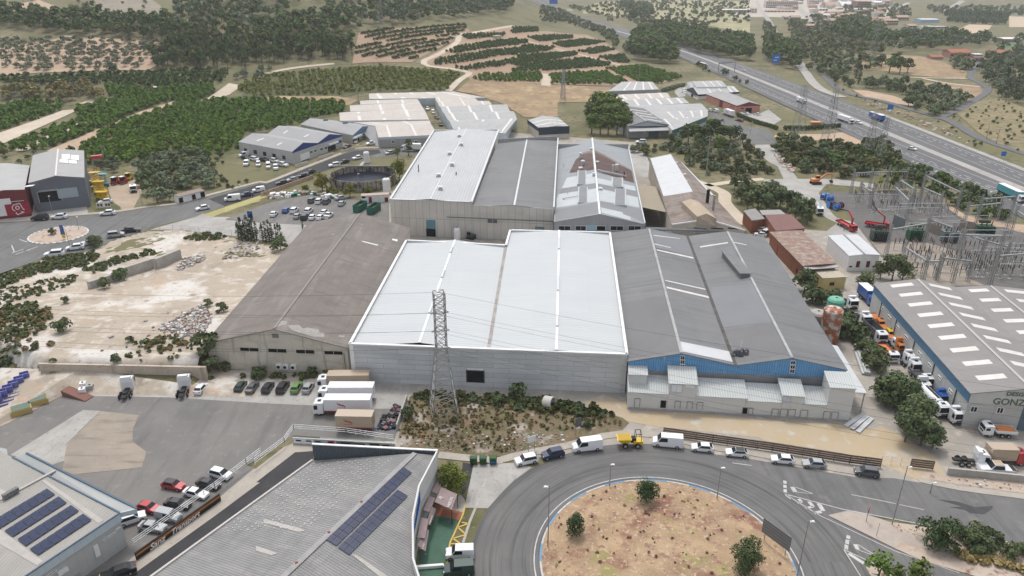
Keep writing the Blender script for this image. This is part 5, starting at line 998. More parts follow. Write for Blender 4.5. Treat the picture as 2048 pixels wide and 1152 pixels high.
A, B=u1.f[2], u1.b[2];u1.band('fascia', A, B, u1.f[2].z-1.1, u1.f[2].z+.1, PALEB,.15)
for x in(1052,1388):u1.fit('window',(A, B),27, x-20,835, x+20,800, GL,.05,(wht,.18))
unit('grey beige unit of the right terrace, nearest the white factory roof',28,[(335,640),(280,520),(262,512)],[(1080,700),(1255,488),(1180,490)],6,1.1, bR2, lights=(.12,.5,.92))
unit('grey unit of the right terrace, second from the front',28,[(270,522),(205,412),(190,405)],[(1250,490),(1205,385),(1140,380)],6,1.1, bR2, lights=(.1,.42,.74))
unit('pale grey unit of the right terrace, third from the front',28,[(195,410),(150,318),(135,312)],[(1145,380),(1105,283),(900,290)],6,1.0, bR2, lights=(.1,.42,.74))
unit('beige unit of the right terrace, fourth from the front',28,[(140,316),(105,245),(95,240)],[(890,285),(850,235),(700,232)],6,.9, bR, lights=(.08,.48,.85))
unit('short beige unit of the right terrace, fifth from the front',28,[(100,245),(70,180),(60,176)],[(690,232),(640,185),(480,180)],6,.9, bR, lights=(.08,.62))
# ---- dark slate shed
ze=6.0;f_=prof(28,[(1565,628),(1822,612),(2008,606)], ze);f_[1].z=ze+.9;b_=match(28,[(1405,510),(1612,448),(1840,468)], f_)
h=Hall('slate_clad_shed', 'small grey roofed shed with dark slate blue cladding behind the factory', f_, b_, CREAM, bR2, 'shed', caps=M('white_ridge2',(.5,.5,.5)), ov=.05)
A, B=f_[0], f_[2];h.band('fascia', A, B,2.6, ze+.6, DNAVY,.15);h.band('fascia', b_[0], A,4.4, ze+.4, DNAVY,.15)
for t in(.3,.62):
 for i in(0,1):
  P0, P1, Q1, Q0=h.f[i], h.f[i+1], h.b[i+1], h.b[i];q=[P0.lerp(Q0, t-.03), P1.lerp(Q1, t-.03), P1.lerp(Q1, t+.03), P0.lerp(Q0, t+.03)];m=MB();m.face([p+Ve((0,0, h.th+.04))for p in q]);m.mk('roof_light', SKYL, h.roof)
# ---- group behind the pine clump
GB=[('grey unit with a low front wall at the far back of the pine clump row',[(150,190),(305,84),(330,80)],[(735,168),(658,82),(640,80)], bR2),('unit with a rusty beige roof and white skylights behind the pine clump',[(150,298),(80,252),(130,235)],[(868,264),(835,212),(800,206)], bR),('grey unit with six white skylights, third of the row behind the pines',[(285,366),(245,300),(240,292)],[(1085,328),(1020,266),(1000,262)], bR2),('wide grey unit without skylights, fourth of the row behind the pines',[(560,445),(300,365),(290,358)],[(1300,412),(1228,335),(1200,332)], bR2),('grey unit with four white skylights, fifth of the row behind the pines',[(760,520),(640,442),(630,438)],[(1295,484),(1300,412),(1290,408)], bR2)]
for lb, a, b, rm in GB:unit(lb,29, a, b,5.5,.8, rm, gW, lights=()if 'without' in lb else(.1,.27,.44,.6,.76,.9)if 'six' in lb else(.3,.5,.7,.88))
u6=unit('grey unit with a slanting teal front at the end of the row behind the pines',29,[(890,640),(770,515),(760,510)],[(1290,492),(1295,478),(1290,475)],5.5,.8, bR2, lgW, lights=(.06,.32,.55));u6.band('fascia', u6.f[2], u6.b[2],3.4,(5.6,6.2), DTEAL,.15)
ze=eh(29,840,715,640);f_=[P(29,385,592,6.2), P(29,590,532,7.6), P(29,850,577,6.2)];b_=[P(29,150,420,6.2), P(29,330,356,7.6), P(29,560,388,6.2)]
h=Hall('hip_grey_unit', 'dark grey gabled unit with a slate gable and an awning beside the pine clump', f_, b_, gW, gR, 'industrial unit', caps=M('white_ridge3',(.5,.5,.5)), ov=.3)
A, B=f_[0], f_[2];n_=Ve(((B-A).y,-(B-A).x,0)).normalized()*.1;m=MB();m.face([A+n_+Ve((0,0,-.3)), B+n_+Ve((0,0,-.3)), B+n_, f_[1]+n_, A+n_]);m.mk('gable_fascia', M('slate_gable',(.09,.11,.13)), h.root)
for t in(.15,.35,.55,.75):
 P0, P1, Q1, Q0=h.f[1], h.f[2], h.b[2], h.b[1];q=[P0.lerp(Q0, t-.02).lerp(P1.lerp(Q1, t-.02),.1), P0.lerp(Q0, t-.02).lerp(P1.lerp(Q1, t-.02),.9), P0.lerp(Q0, t+.02).lerp(P1.lerp(Q1, t+.02),.9), P0.lerp(Q0, t+.02).lerp(P1.lerp(Q1, t+.02),.1)];m=MB();m.face([p+Ve((0,0, h.th+.04))for p in q]);m.mk('roof_light', SKYL, h.roof)
aw=[A+n_+Ve((0,0,-1.2)), B+n_+Ve((1.5,0,-1.2)), B+n_+Ve((1.5,-4,-2)), A+n_+Ve((0,-4,-2))];m=MB();m.hexa([aw[3], aw[2], aw[1], aw[0]]+[p+Ve((0,0,.12))for p in(aw[3], aw[2], aw[1], aw[0])]);m.mk('awning', bR2, h.root)
h.fit('door',(A, B),29,615,715,735,650, BLUEROLL,.06)
# ---- white and dark sheds, salmon shed
unit('white unit with a dark gable, further back by the motorway',29,[(1170,140),(1118,80),(1062,78)],[(1525,136),(1458,70),(1420,66)],5.5,1.2, bR2, wht, lights=(.35,.6,.82))
h=unit('white unit with a dark gable and dark eaves, nearer of the two by the motorway',29,[(1190,228),(1130,144),(1056,164)],[(1665,196),(1600,132),(1540,128)], eh(29,1190,288,228),1.3, bR2, wht, lights=(.32,.58,.82,.95))
A, B=h.f[2], h.b[2];h.band('fascia', A, B, A.z-1, A.z+.1, DARK,.12);h.fit('door',(h.f[0], h.f[2]),29,1105,275,1130,222, DARK,.08)
m=MB();a, r_, b=h.f;n_=Ve(((b-a).y,-(b-a).x,0)).normalized();n_=n_*(.12 if n_.x<0 else-.12);m.face([a+n_+Ve((0,0,-.8)), b+n_+Ve((0,0,-.8)), b+n_, r_+n_, a+n_]);m.mk('gable_fascia', DARK, h.root)
ze=eh(29,1637,442,356);f_=prof(29,[(1637,356),(1778,313),(1906,346)], ze);b_=match(29,[(1283,222),(1425,183),(1560,212)], f_)
h=Hall('salmon_shed', 'salmon walled shed with a dark red gable and trim near the motorway', f_, b_, PINK, MR('ribbed_grey_roof2',(.36,.35,.34),(.3,.29,.285),1.4,.15), 'shed', ov=.2)
A, B=f_[0], f_[2];n_=Ve(((B-A).y,-(B-A).x,0)).normalized()*.1;m=MB();m.face([A+n_+Ve((0,0,-.4)), B+n_+Ve((0,0,-.4)), B+n_, f_[1]+n_, A+n_]);m.mk('gable_fascia', DRED, h.root);h.band('fascia', b_[0], A, ze-.6, ze, DRED,.1)
h.fit('door',(A, B),29,1728,445,1808,378, DARK,.06);h.fit('door',(b_[0], A),29,1428,378,1475,305, DRED,.08);h.fit('window',(A, B),29,1680,390,1712,376, DARK,.05);h.fit('window',(A, B),29,1680,428,1712,415, DARK,.05)
for x, y in((1568,362),(1592,372),(1540,395),(1565,405),(1588,412)):h.fit('window',(b_[0], A),29, x-6, y+9, x+6, y-9, DRED,.05)
# ---- brick buildings by the substation
def fbx(name, label, cat, k, pts, z, wm, rm, edge=None, over=.25):
 q=[P(k, x, y, z)for x, y in pts]
 if sum(q[i].x*q[(i+1)%4].y-q[(i+1)%4].x*q[i].y for i in range(len(q)))<0:q=q[::-1]
 c=sum(q, Ve())/len(q);r=site(name, label, cat,(c.x, c.y,0));m=MB();m.prism([p.xy for p in q],-.2, z-.02);m.mk('wall', wm, r)
 m=MB();e=[p+(p-c).normalized()*over for p in q];m.hexa([lift(p, z)for p in e]+[lift(p, z+.25)for p in e]);rf=m.mk('roof', rm, r);rf['_o']=r['_o']
 hh=Hall.__new__(Hall);hh.root=r;hh.base=0;hh.q=q;return hh
RFR=M('dull_red_roof',(.21,.11,.1),(.18,.1,.09), sc=.4, rough=.9)
h=fbx('brick_office', 'red brick office with a flat dull red roof beside the oaks', 'brick building',8,[(10,582),(208,578),(312,682),(90,702)],5, BRICKW, RFR)
h.fit('window',(P(8,90,702,5), P(8,312,682,5)),8,165,705,190,690, DARK,.06)
fbx('brick_annex', 'low brick annex with a grey flat roof left of the red roofed office', 'brick building',7,[(1872,778),(1960,762),(2030,838),(1935,852)],4.5, BRICKW, M('grey_felt',(.22,.21,.2),(.28,.27,.26), sc=.4))
fbx('grey_roofed_store', 'grey flat roofed store just behind the brick office', 'brick building',8,[(-30,545),(120,540),(160,574),(-10,580)],4.5, BRICKW, M('grey_felt2',(.3,.29,.27)))
TIL=M('mossy_red_tiles',(.26,.15,.12),(.32,.24,.2), sc=.5, rough=.9, corr=(.5, 'u',.3), stain=[(.6,(.38,.33,.28),.5,.62),(1.5,(.16,.1,.08),.6,.7)])
f_=[P(8,302,968,5), P(8,430,955,5.6), P(8,552,950,5)];b_=[P(8,52,712,5), P(8,175,702,5.6), P(8,292,700,5)]
h=Hall('tiled_brick_workshop', 'long brick workshop with a worn red tiled roof', f_, b_, BRICKW, TIL, 'brick building', ov=.3);h.fit('window',(b_[0], f_[0]),8,95,880,108,820, DARK,.05);h.fit('window',(b_[0], f_[0]),8,245,1015,260,990, DARK,.05)
m=MB();a, b=f_[0], f_[2];d=Ve((0,-2.2,0));m.hexa([lift(a,4.6)+d, lift(b,4.6)+d, lift(b,4.6), lift(a,4.6)]+[lift(a,4.8)+d, lift(b,4.8)+d, lift(b,4.9), lift(a,4.9)]);m.mk('end_canopy', bR2, h.root)
ze=eh(8,635,1008,892);f_=[P(8,655,892, ze), P(8,770,880, ze+.35), P(8,890,885, ze)];b_=[P(8,495,738, ze), P(8,612,731, ze+.35), P(8,716,731, ze)]
h=Hall('white_switch_house', 'small bright white switch house with twin dark red doors by the substation', f_, b_, wht, WS, 'switch house', ov=.15, caps=M('dark_seam',(.25,.25,.25)))
for x0, x1 in((703,740),(780,817)):h.fit('door',(f_[0], f_[2]),8, x0,978, x1,930, M('dark_red_door',(.13,.03,.04)),.06)
for x0 in(653,832):h.fit('vent',(f_[0], f_[2]),8, x0,978, x0+24,966, DARK,.05)
m=MB();p=G(8,690,1000);p2=G(8,860,985);m.hexa([lift(p,0), lift(p2,0), lift(p2,0)+Ve((0,2,0)), lift(p,0)+Ve((0,2,0)), lift(p,.9), lift(p2,.9), lift(p2,.9)+Ve((0,2,0)), lift(p,.9)+Ve((0,2,0))]);m.mk('door_step', cnc, h.root)
h=fbx('yellow_hut', 'yellow rendered hut with a flat cream roof at the end of the tiled workshop', 'hut',8,[(395,1012),(558,1000),(632,1056),(455,1066)],3.6, YELW, M('cream_roof',(.48,.42,.33),(.38,.33,.26), sc=.6, stain=[(.9,(.12,.1,.1),.6,.68)]));h.fit('window',(P(8,455,1066,3.6), P(8,632,1056,3.6)),8,502,1118,540,1092, DARK,.06,(M('dark_yellow',(.35,.28,.12)),.1));h.fit('window',(P(8,395,1012,3.6), P(8,455,1066,3.6)),8,405,1100,420,1060, DARK,.05)
# ---- meter hut on the street and hut beside the tank
ze=eh(25,1505,850,755);A, B=P(25,1485,752, ze), P(25,1866,656, ze);n_=Ve((-(B-A).y,(B-A).x,0)).normalized()*3.2
r=site('meter_hut', 'low white hut with dark slatted doors and a mono pitch roof on the street edge', 'hut', tuple((A+B)/2*.5));m=MB();m.prism([A.xy, B.xy,(B+n_).xy,(A+n_).xy],-.2, ze);m.mk('wall', wht, r);m=MB();z=Ve((0,0,.15));q=[A-n_*.1, B-n_*.1, B+n_+z*2, A+n_+z*2];m.hexa(q+[p+z for p in q]);m.mk('roof', M('brown_felt',(.25,.2,.17)), r)
hh=Hall.__new__(Hall);hh.root=r;hh.base=0
for x0, x1, y0, y1 in((1503,1550,838,752),(1692,1730,790,706),(1815,1862,758,668)):hh.fit('door',(A, B),25, x0, y0, x1, y1, DARK,.05)
ze=eh(6,1050,715,660);A, B=P(6,1046,662, ze), P(6,1262,650, ze);n_=Ve((-(B-A).y,(B-A).x,0)).normalized()*3
r=site('tank_hut', 'white flat roofed hut with three dark doors below the round tank', 'hut', tuple((A+B)/2*.5));m=MB();m.prism([A.xy, B.xy,(B+n_).xy,(A+n_).xy],-.2, ze);m.mk('wall', wht, r);m=MB();q=[A-n_*.08, B-n_*.08, B+n_, A+n_];m.hexa(q+[p+z for p in q]);m.mk('roof', M('pinkish_roof',(.42,.34,.3)), r)
hh=Hall.__new__(Hall);hh.root=r;hh.base=0
for x0, x1, y0, y1, m_ in((1050,1078,678,664, DARK),(1106,1126,712,668, DRED),(1228,1252,712,670, DRED)):hh.fit('door' if m_ is DRED else 'window',(A, B),6, x0, y0, x1, y1, m_,.05)
# ---- far town
def house(label, k, x0, x1, yb, yt, dep, wm, rm, kind='house', gable=.25, nw=0, group='buildings of the town beyond the fields'):
 a, b=G(k, x0, yb), G(k, x1, yb);gz=T(a.x, a.y);d=(b-a);d.z=0;W_=d.length;d.normalize();n=Ve((-d.y, d.x,0));hz=RP(k,(x0+x1)/2, yt, a, b).z-gz;hz=max(hz,2.2)
 r=site(kind, label, kind.replace('_', ' '),(a.x, a.y, gz), group);z0, z1=gz-1, gz+hz;q=[a, b, b+n*dep, a+n*dep];m=MB();m.prism([p.xy for p in q], z0, z1)
 m.mk('wall', wm, r);m=MB();e=.5;q=[a-d*e-n*e, b+d*e-n*e, b+d*e+n*(dep+e), a-d*e+n*(dep+e)];q=[lift(p, z1+.02)for p in q]
 if gable:m.face([q[0], q[1], q[1].lerp(q[2],.5)+Ve((0,0, gable*dep/2))-d*.0, q[0].lerp(q[3],.5)+Ve((0,0, gable*dep/2))]);m.face([q[2], q[3], q[0].lerp(q[3],.5)+Ve((0,0, gable*dep/2)), q[1].lerp(q[2],.5)+Ve((0,0, gable*dep/2))]);m.face([q[0], q[3], q[0].lerp(q[3],.5)+Ve((0,0, gable*dep/2))][::-1]);m.face([q[1], q[2], q[1].lerp(q[2],.5)+Ve((0,0, gable*dep/2))])
 else:m.hexa(q+[p+Ve((0,0,.4))for p in q])
 m.mk('roof', rm, r)
 fl_n=max(1, int(hz/3.2))
 for i in range(nw):
  for f in range(fl_n):
   w=min(1.4, W_/nw*.4);p=a+d*(W_*(i+.5)/nw);MB().box((p.x, p.y, gz+hz*(f+.55)/fl_n),(2*w,.2,1.6), math.atan2(d.y, d.x)).mk('window', GL, r)
 return r
WH2=M('town_white',(.62,.6,.57),(.55,.53,.5), sc=.1);SAL=M('town_salmon',(.45,.25,.2),(.4,.22,.18), sc=.1);TANW=M('town_tan',(.5,.4,.3),(.45,.36,.27), sc=.1);BRW=M('town_brown',(.3,.2,.16),(.26,.18,.15), sc=.1);WR=M('town_white_roof',(.72,.72,.72));BLW=M('town_blue',(.3,.45,.62))
for a in[('wide pale apartment block with rows of windows at the far edge of town',22,230,690,118,20,14, WH2, pT, 'apartment_block',.15,16),('pale apartment block behind the round trees at the top edge',22,860,1010,60,5,14, WH2, pT, 'apartment_block',.15,6),('low salmon roofed row along the far road, left part',22,240,660,180,158,12, TANW, pT, 'house',.3,8),('low salmon roofed row along the far road, right part',22,1140,1400,205,178,12, TANW, pT, 'house',.3,6),('white gabled barn beside the town trees',22,1115,1285,118,72,30, WH2, pT, 'barn',.35,3),('barn with a bright white arched roof',22,1350,1550,118,88,40, SAL, WR, 'barn',.4,4),('brown brick block with stepped roof at the town edge',22,1560,1760,130,25,30, BRW, BRW, 'factory',0,8),('white flat annex before the brown brick block',22,1540,1750,160,130,20, WH2, WR, 'factory',0,0),('long white hall at the top edge right of the brown block',22,1820,2000,90,35,30, WH2, WR, 'factory',.15,5),
 ('tan villa with a hipped roof and square tower among dark trees',22,1400,1510,280,215,10, TANW, pT, 'villa',.4,4),('square tan tower of the villa',22,1430,1490,240,185,6, TANW, pT, 'villa',.4,2),('long cream house below the tan villa',22,1420,1620,330,282,10, WH2, pT, 'house',.3,6),('pinkish house with terrace above the bright lawn',22,830,1010,425,375,12, SAL, pT, 'house',.35,5),('brown roofed house behind the cypress',22,1100,1260,345,300,12, TANW, pT, 'house',.4,4),('white house with dark windows left of the far road',22,600,740,300,250,12, WH2, pT, 'house',.4,4),('small white house by the yellow green tree',22,490,600,290,250,10, WH2, pT, 'house',.35,3),('long tan house above the white row',22,980,1240,268,205,12, TANW, pT, 'house',.3,6),('white box house on the far road',22,1010,1140,160,128,10, WH2, WR, 'house',0,3),('tan house at the right end of the far row',22,1880,2040,350,270,12, TANW, pT, 'house',.3,5),('white walled house half hidden by pines',22,1790,1920,440,390,10, WH2, pT, 'house',.35,3),('cream house at the top left of the farm road',22,20,100,190,130,10, WH2, pT, 'house',.35,2),
 ('white roofed sports hall with a pale blue front',23,540,800,330,285,22, BLW, WR, 'sports_hall',.05,0),('tall cream house behind the big dark pine',23,335,460,490,375,12, WH2, pT, 'house',.25,4),('low white building under the big dark pine',23,210,430,540,500,10, WH2, WR, 'house',0,5),('tan roofed house by the top left pines',23,190,360,300,250,14, TANW, pT, 'house',.35,5),('cream house cluster below the tan roofed house',23,0,200,370,300,14, TANW, pT, 'house',.3,6),('white low pavilion before the sports hall',23,560,720,430,390,10, WH2, WR, 'house',0,4),('dark fronted pavilion with a white roof strip',23,745,900,415,392,8, BRW, WR, 'house',0,0),('long greenhouse like shed with twin white roofs',23,1740,2010,620,570,16, BRW, WR, 'barn',.15,0),
 ('red roofed villa with white window frames beyond the dry field',23,960,1260,850,770,16, SAL, TERRA, 'villa',.35,5),('low red roofed outbuilding left of the villa',23,690,860,870,835,9, SAL, TERRA, 'house',.35,0),('long red roofed house right of the villa',23,1590,1900,815,775,14, SAL, TERRA, 'house',.35,6),('small pinkish gate house at the end of the lane',23,1320,1450,905,845,10, TANW, RFR, 'house',.2,2),('grey flat roofed garage between the red roofs',23,1330,1440,840,800,8, gW, WR, 'house',0,0),('white corner house at the top edge',23,0,70,100,20,14, WH2, SAL, 'house',0,3),
 ('long red walled farm shed beyond the motorway pines',24,1620,1860,368,335,14, SAL, WR, 'barn',.12,0),('small pale farm shed with a flat roof beyond the pines',24,1350,1480,265,240,10, SAL, WR, 'barn',.1,0),('white roofed shed far up the valley',24,1780,2040,125,95,16, TANW, WR, 'barn',.12,0),('white farm wall and shed left of the red walled one',24,1215,1340,260,245,8, WH2, WR, 'barn',.1,0),('white farmhouse high among the hillside pines',1,1305,1440,205,172,10, WH2, pT, 'house',.35,3),('small pale hut above the terraced hillside',1,478,545,308,284,5, CREAM, CREAM, 'hut',0,0)]:house(*a[:10], gable=a[10], nw=a[11])
p=G(1,1185,700);house('tiny white pump hut in the orange grove',1,1178,1210,700,676,3, WH2, WH2, 'hut',0,0, None)
house('tiny concrete hut on the orchard terraces',2,1845,1885,302,276,4, CREAM, CREAM, 'hut',0,0, None)
house('small orange lorry-sized cabin beside the hedge near the pylons',17,890,1010,888,845,3, M('orange_cabin',(.5,.2,.1)), M('orange_cabin_roof',(.55,.3,.2)), 'cabin',0,0, None)

TOWN=GQ(22,[(240,170),(660,200),(1000,260),(1300,330),(1800,420),(2040,380),(2040,20),(1000,20),(230,20)]);rT=random.Random(8);TP=[]
while len(TP)<60:
 x, y=rT.uniform(min(p[0]for p in TOWN), max(p[0]for p in TOWN)), rT.uniform(min(p[1]for p in TOWN), max(p[1]for p in TOWN))
 if insd((x, y), TOWN)and all(math.hypot(x-a, y-b)>24 for a, b in TP):TP.append((x, y))
for x, y in TP:
 r=site('house', 'small pale tiled house among the many of the far town', 'house',(x, y,0), 'small houses of the far town');w, d_, h_, a_=rT.uniform(9,18), rT.uniform(8,12), rT.uniform(3.5,7.5), rT.uniform(-.4,.4);wm, rm=rT.choice([(WH2, pT),(TANW, pT),(WH2, WR),(WH2, TERRA)])
 MB().box((x, y, h_/2),(w, d_, h_), a_).mk('wall', wm, r);MB().box((x, y, h_+.7),(w+.8, d_+.8,1.4), a_,0,.62).mk('roof', rm, r)
 for i in(-1,0,1):q=rot2(i*w*.3,-d_/2, a_);MB().box((x+q[0], y+q[1], h_*.6),(1.3,.2,1.3), a_).mk('window', GL, r)
# ================================================================ vegetation
def leafm(name, c, c2, sc=1.2, rnd=.22, c3=None):
 return M(name, c, c2, sc=sc, rough=.85, spec=.12, rnd=rnd, contrast=.6, stain=[(sc*2.2, c3,.56,.68)]if c3 else None)
PINEM=leafm('pine_needles',(.066,.096,.032),(.105,.138,.046),.35,.28,(.045,.065,.024))
PINEL=leafm('bright_pine_needles',(.085,.125,.03),(.13,.17,.042),.5,.2,(.055,.08,.024))
PINED=leafm('grey_pine_needles',(0.096,0.125,0.073),(0.139,0.166,0.096),.3,.25,(0.070,0.090,0.055))
OLIVM=leafm('olive_leaves',(0.122,0.148,0.084),(0.182,0.209,0.131),.8,.22,(0.086,0.108,0.059))
OAKM=leafm('oak_leaves',(0.078,0.104,0.046),(0.131,0.160,0.078),.8,.22,(0.058,0.077,0.035))
CITM=leafm('citrus_leaves',(.07,.125,.018),(.125,.19,.028),.8,.22,(.2,.25,.05))
CITD=leafm('dark_citrus_leaves',(.058,.09,.026),(.09,.128,.038),.8,.2)
YELG=leafm('yellow_green_leaves',(.16,.18,.035),(.23,.225,.06),.6,.25,(.09,.115,.035))
CYPM=leafm('cypress_leaves',(0.032,0.051,0.026),(0.051,0.075,0.035),1.5,.15)
BRIGHT=leafm('bright_leaves',(.12,.145,.028),(.17,.19,.042),1.6,.1,(.07,.09,.022))
SCRM=leafm('scrub_leaves',(.085,.095,.035),(.12,.12,.05),1.2,.3,(.055,.065,.026))
DRYM=leafm('dry_weeds',(.17,.115,.06),(.25,.19,.1),1.5,.3,(.13,.08,.05))
STRAW=leafm('straw_grass',(.30,.25,.09),(.38,.31,.14),1.2,.2)
DKG=leafm('dark_carob_leaves',(.05,.075,.03),(.085,.115,.055),1.5,.1,(.035,.05,.022))
BARK=M('bark',(.16,.12,.09),(.1,.08,.06), sc=3, rough=.95)
def crq(n, seed, rx=.4, z0=.25, z1=1.0, lobes=9, ls=.16, shape='dome', jit=.35, lobr=.42):
 g=np.random.default_rng(seed);L_=[];ls=math.sqrt(2.0*2.9/n)*(1.15 if shape=='cone' else 1)
 for i in range(lobes):
  a=g.uniform(0,2*np.pi);t=g.uniform(0,1)
  if shape=='cone':zz=z0+(z1-z0)*t*.92;rr=rx*(1-t)**.7*.5;lr=rx*(.35+.55*(1-t))
  elif shape=='col':zz=z0+(z1-z0)*t;rr=rx*.3;lr=rx*(.55+.3*np.sin(np.pi*min(1, t+.15)))
  else:zz=z0+(z1-z0)*(.2+.62*t);rr=rx*.72*math.sqrt(g.uniform(.05,1))*(1-.55*max(0, t-.3));lr=rx*lobr*g.uniform(.75,1.25)
  L_.append((rr*np.cos(a), rr*np.sin(a), zz, lr))
 L_=np.array(L_);k=g.integers(0, lobes, n);d=g.normal(size=(n,3));d/=np.linalg.norm(d, axis=1)[:, None];d[:,2]=np.where(d[:,2]<-.35,-d[:,2], d[:,2])
 rad=L_[k,3]*g.uniform(.7,1.12, n);sq=np.array([1,1, min(1.1,(z1-z0)/(2*rx)*1.1)])if shape=='dome' else np.array([1,1,1.25])
 c=L_[k, :3]+d*rad[:, None]*sq;c[:,2]=np.clip(c[:,2], z0*.6, None)
 nr=d+g.normal(size=(n,3))*jit;nr/=np.linalg.norm(nr, axis=1)[:, None]
 t=np.cross(nr, g.normal(size=(n,3)));t/=np.linalg.norm(t, axis=1)[:, None];b=np.cross(nr, t);s=ls*rx*g.uniform(.6,1.4, n)[:, None]
 V=np.stack([c-t*s-b*s*.6, c+t*s*.9-b*s*.7, c+t*s*.5+b*s*.9, c-t*s*.7+b*s*.6],1)
 return V.reshape(-1,3)
def qme(name, V, mats, extra=None):
 me=bpy.data.meshes.new(name);n=len(V)//4;vs=V;faces=n;F_=np.arange(n*4)
 me.vertices.add(len(vs));me.vertices.foreach_set('co', np.ascontiguousarray(vs, dtype=np.float32).ravel());me.loops.add(n*4);me.loops.foreach_set('vertex_index', F_.astype(np.int32));me.polygons.add(n)
 me.polygons.foreach_set('loop_start', np.arange(0, n*4,4, dtype=np.int32));me.polygons.foreach_set('loop_total', np.full(n,4, dtype=np.int32))
 for m in mats:me.materials.append(m)
 if extra is not None:me.polygons.foreach_set('material_index', extra.astype(np.int32))
 me.update(calc_edges=True);return me
def trunk_quads(h=.35, r=.03, seed=0, limbs=4, top=.7, n=6):
 g=random.Random(seed);Q=[]
 def seg(a, b, r0, r1):
  a, b=Ve(a), Ve(b);d=(b-a).normalized();up=Ve((0,0,1))if abs(d.z)<.9 else Ve((1,0,0));x=d.cross(up).normalized();y=d.cross(x)
  for i in range(n):
   t0, t1=2*math.pi*i/n,2*math.pi*(i+1)/n;o0=x*math.cos(t0)+y*math.sin(t0);o1=x*math.cos(t1)+y*math.sin(t1);Q.extend([a+o0*r0, a+o1*r0, b+o1*r1, b+o0*r1])
 seg((0,0,-.02),(0,0, h), r, r*.75);seg((0,0, h),(g.uniform(-.04,.04), g.uniform(-.04,.04), top), r*.75, r*.3)
 for i in range(limbs):a=g.uniform(0,6.28);z=g.uniform(h*.7, top*.8);l=g.uniform(.15,.3);seg((0,0, z),(l*math.cos(a), l*math.sin(a), z+l*.7), r*.45, r*.15)
 return np.array([tuple(q)for q in Q])
CROWN=dict(
 pine=dict(rx=.34, z0=.26, lobes=14, ls=.17, lobr=.40), tallpine=dict(rx=.27, z0=.2, lobes=14, ls=.17, lobr=.42), olive=dict(rx=.56, z0=.14, lobes=12, ls=.15, lobr=.4), citrus=dict(rx=.62, z0=.04, lobes=8, ls=.2, lobr=.45),
 shrub=dict(rx=.75, z0=.03, lobes=10, ls=.15, lobr=.42), cypress=dict(rx=.14, z0=.02, lobes=26, ls=.4, shape='cone', lobr=.5), bushy=dict(rx=.47, z0=.02, lobes=18, ls=.13, lobr=.42), round=dict(rx=.46, z0=.12, lobes=14, ls=.13, lobr=.42), spruce=dict(rx=.36, z0=.04, lobes=20, ls=.13, shape='cone'))
PROTO={}
def tpr(kind, mat, n, parts=False, variants=3):
 key=(kind, mat.name, n, parts)
 if key in PROTO:return PROTO[key]
 out=[]
 for v in range(variants):
  C=crq(n,11*v+n, **CROWN[kind]);Tq=trunk_quads(seed=v, r=.03 if kind not in('citrus', 'shrub')else.035, h=CROWN[kind]['z0']+.05, top=.75 if kind in('pine', 'tallpine', 'cypress', 'spruce')else.6)
  if parts:out.append((qme('crown', C,[mat]), qme('trunk', Tq,[BARK])))
  else:out.append((qme(kind, np.vstack([C, Tq]),[mat, BARK], np.r_[np.zeros(len(C)//4), np.ones(len(Tq)//4)]), None))
 PROTO[key]=out;return out
NAMES=dict(pine='pine_tree', tallpine='pine_tree', olive='olive_tree', citrus='orange_tree', shrub='shrub', cypress='cypress_tree', round='round_tree', bushy='round_tree', spruce='conifer_tree')
CATS=dict(pine='pine tree', tallpine='pine tree', olive='olive tree', citrus='orange tree', shrub='shrub', cypress='cypress', round='tree', bushy='tree', spruce='conifer')
rng=random.Random(21);TCOUNT={}
def tree(kind, mat, loc, h, label, group=None, n=260, parts=False, wide=1.0, name=None, cat=None):
 cr, tr=rng.choice(tpr(kind, mat, n, parts));nm=name or NAMES[kind];ct=cat or CATS[kind];TCOUNT[nm]=TCOUNT.get(nm,0)+1
 if parts:
  o=thing(nm, label, ct, loc, rng.uniform(0,6.28), group);o.scale=(h*wide, h*wide, h)
  for me, pn in((cr, 'crown'),(tr, 'trunk')):c=bpy.data.objects.new(pn, me);COL.objects.link(c);c.parent=o
 else:
  o=bpy.data.objects.new(nm, cr);COL.objects.link(o);o.location=loc;o.rotation_euler=(0,0, rng.uniform(0,6.28));o.scale=(h*wide, h*wide, h);tag(o, label, ct, group)
 return o
def sca(poly, spacing, seed=0, jit=.35, ang=0.0, sy=None, maxn=None, prob=1.0):
 g=random.Random(seed);sy=sy or spacing;cx=sum(p[0]for p in poly)/len(poly);cy=sum(p[1]for p in poly)/len(poly);R_=max(math.hypot(p[0]-cx, p[1]-cy)for p in poly);out=[]
 nx, ny=int(R_/spacing)+1, int(R_/sy)+1
 for j in range(-ny, ny+1):
  for i in range(-nx, nx+1):
   x, y=rot2((i+g.uniform(-jit, jit))*spacing,(j+g.uniform(-jit, jit))*sy, ang);p=(cx+x, cy+y)
   if insd(p, poly)and g.random()<prob:out.append(p)
 out.sort(key=lambda p:p[1]);return out
def qp(*qs):
 o=[]
 for k, q in qs:o+=GQ(k, q)
 return o
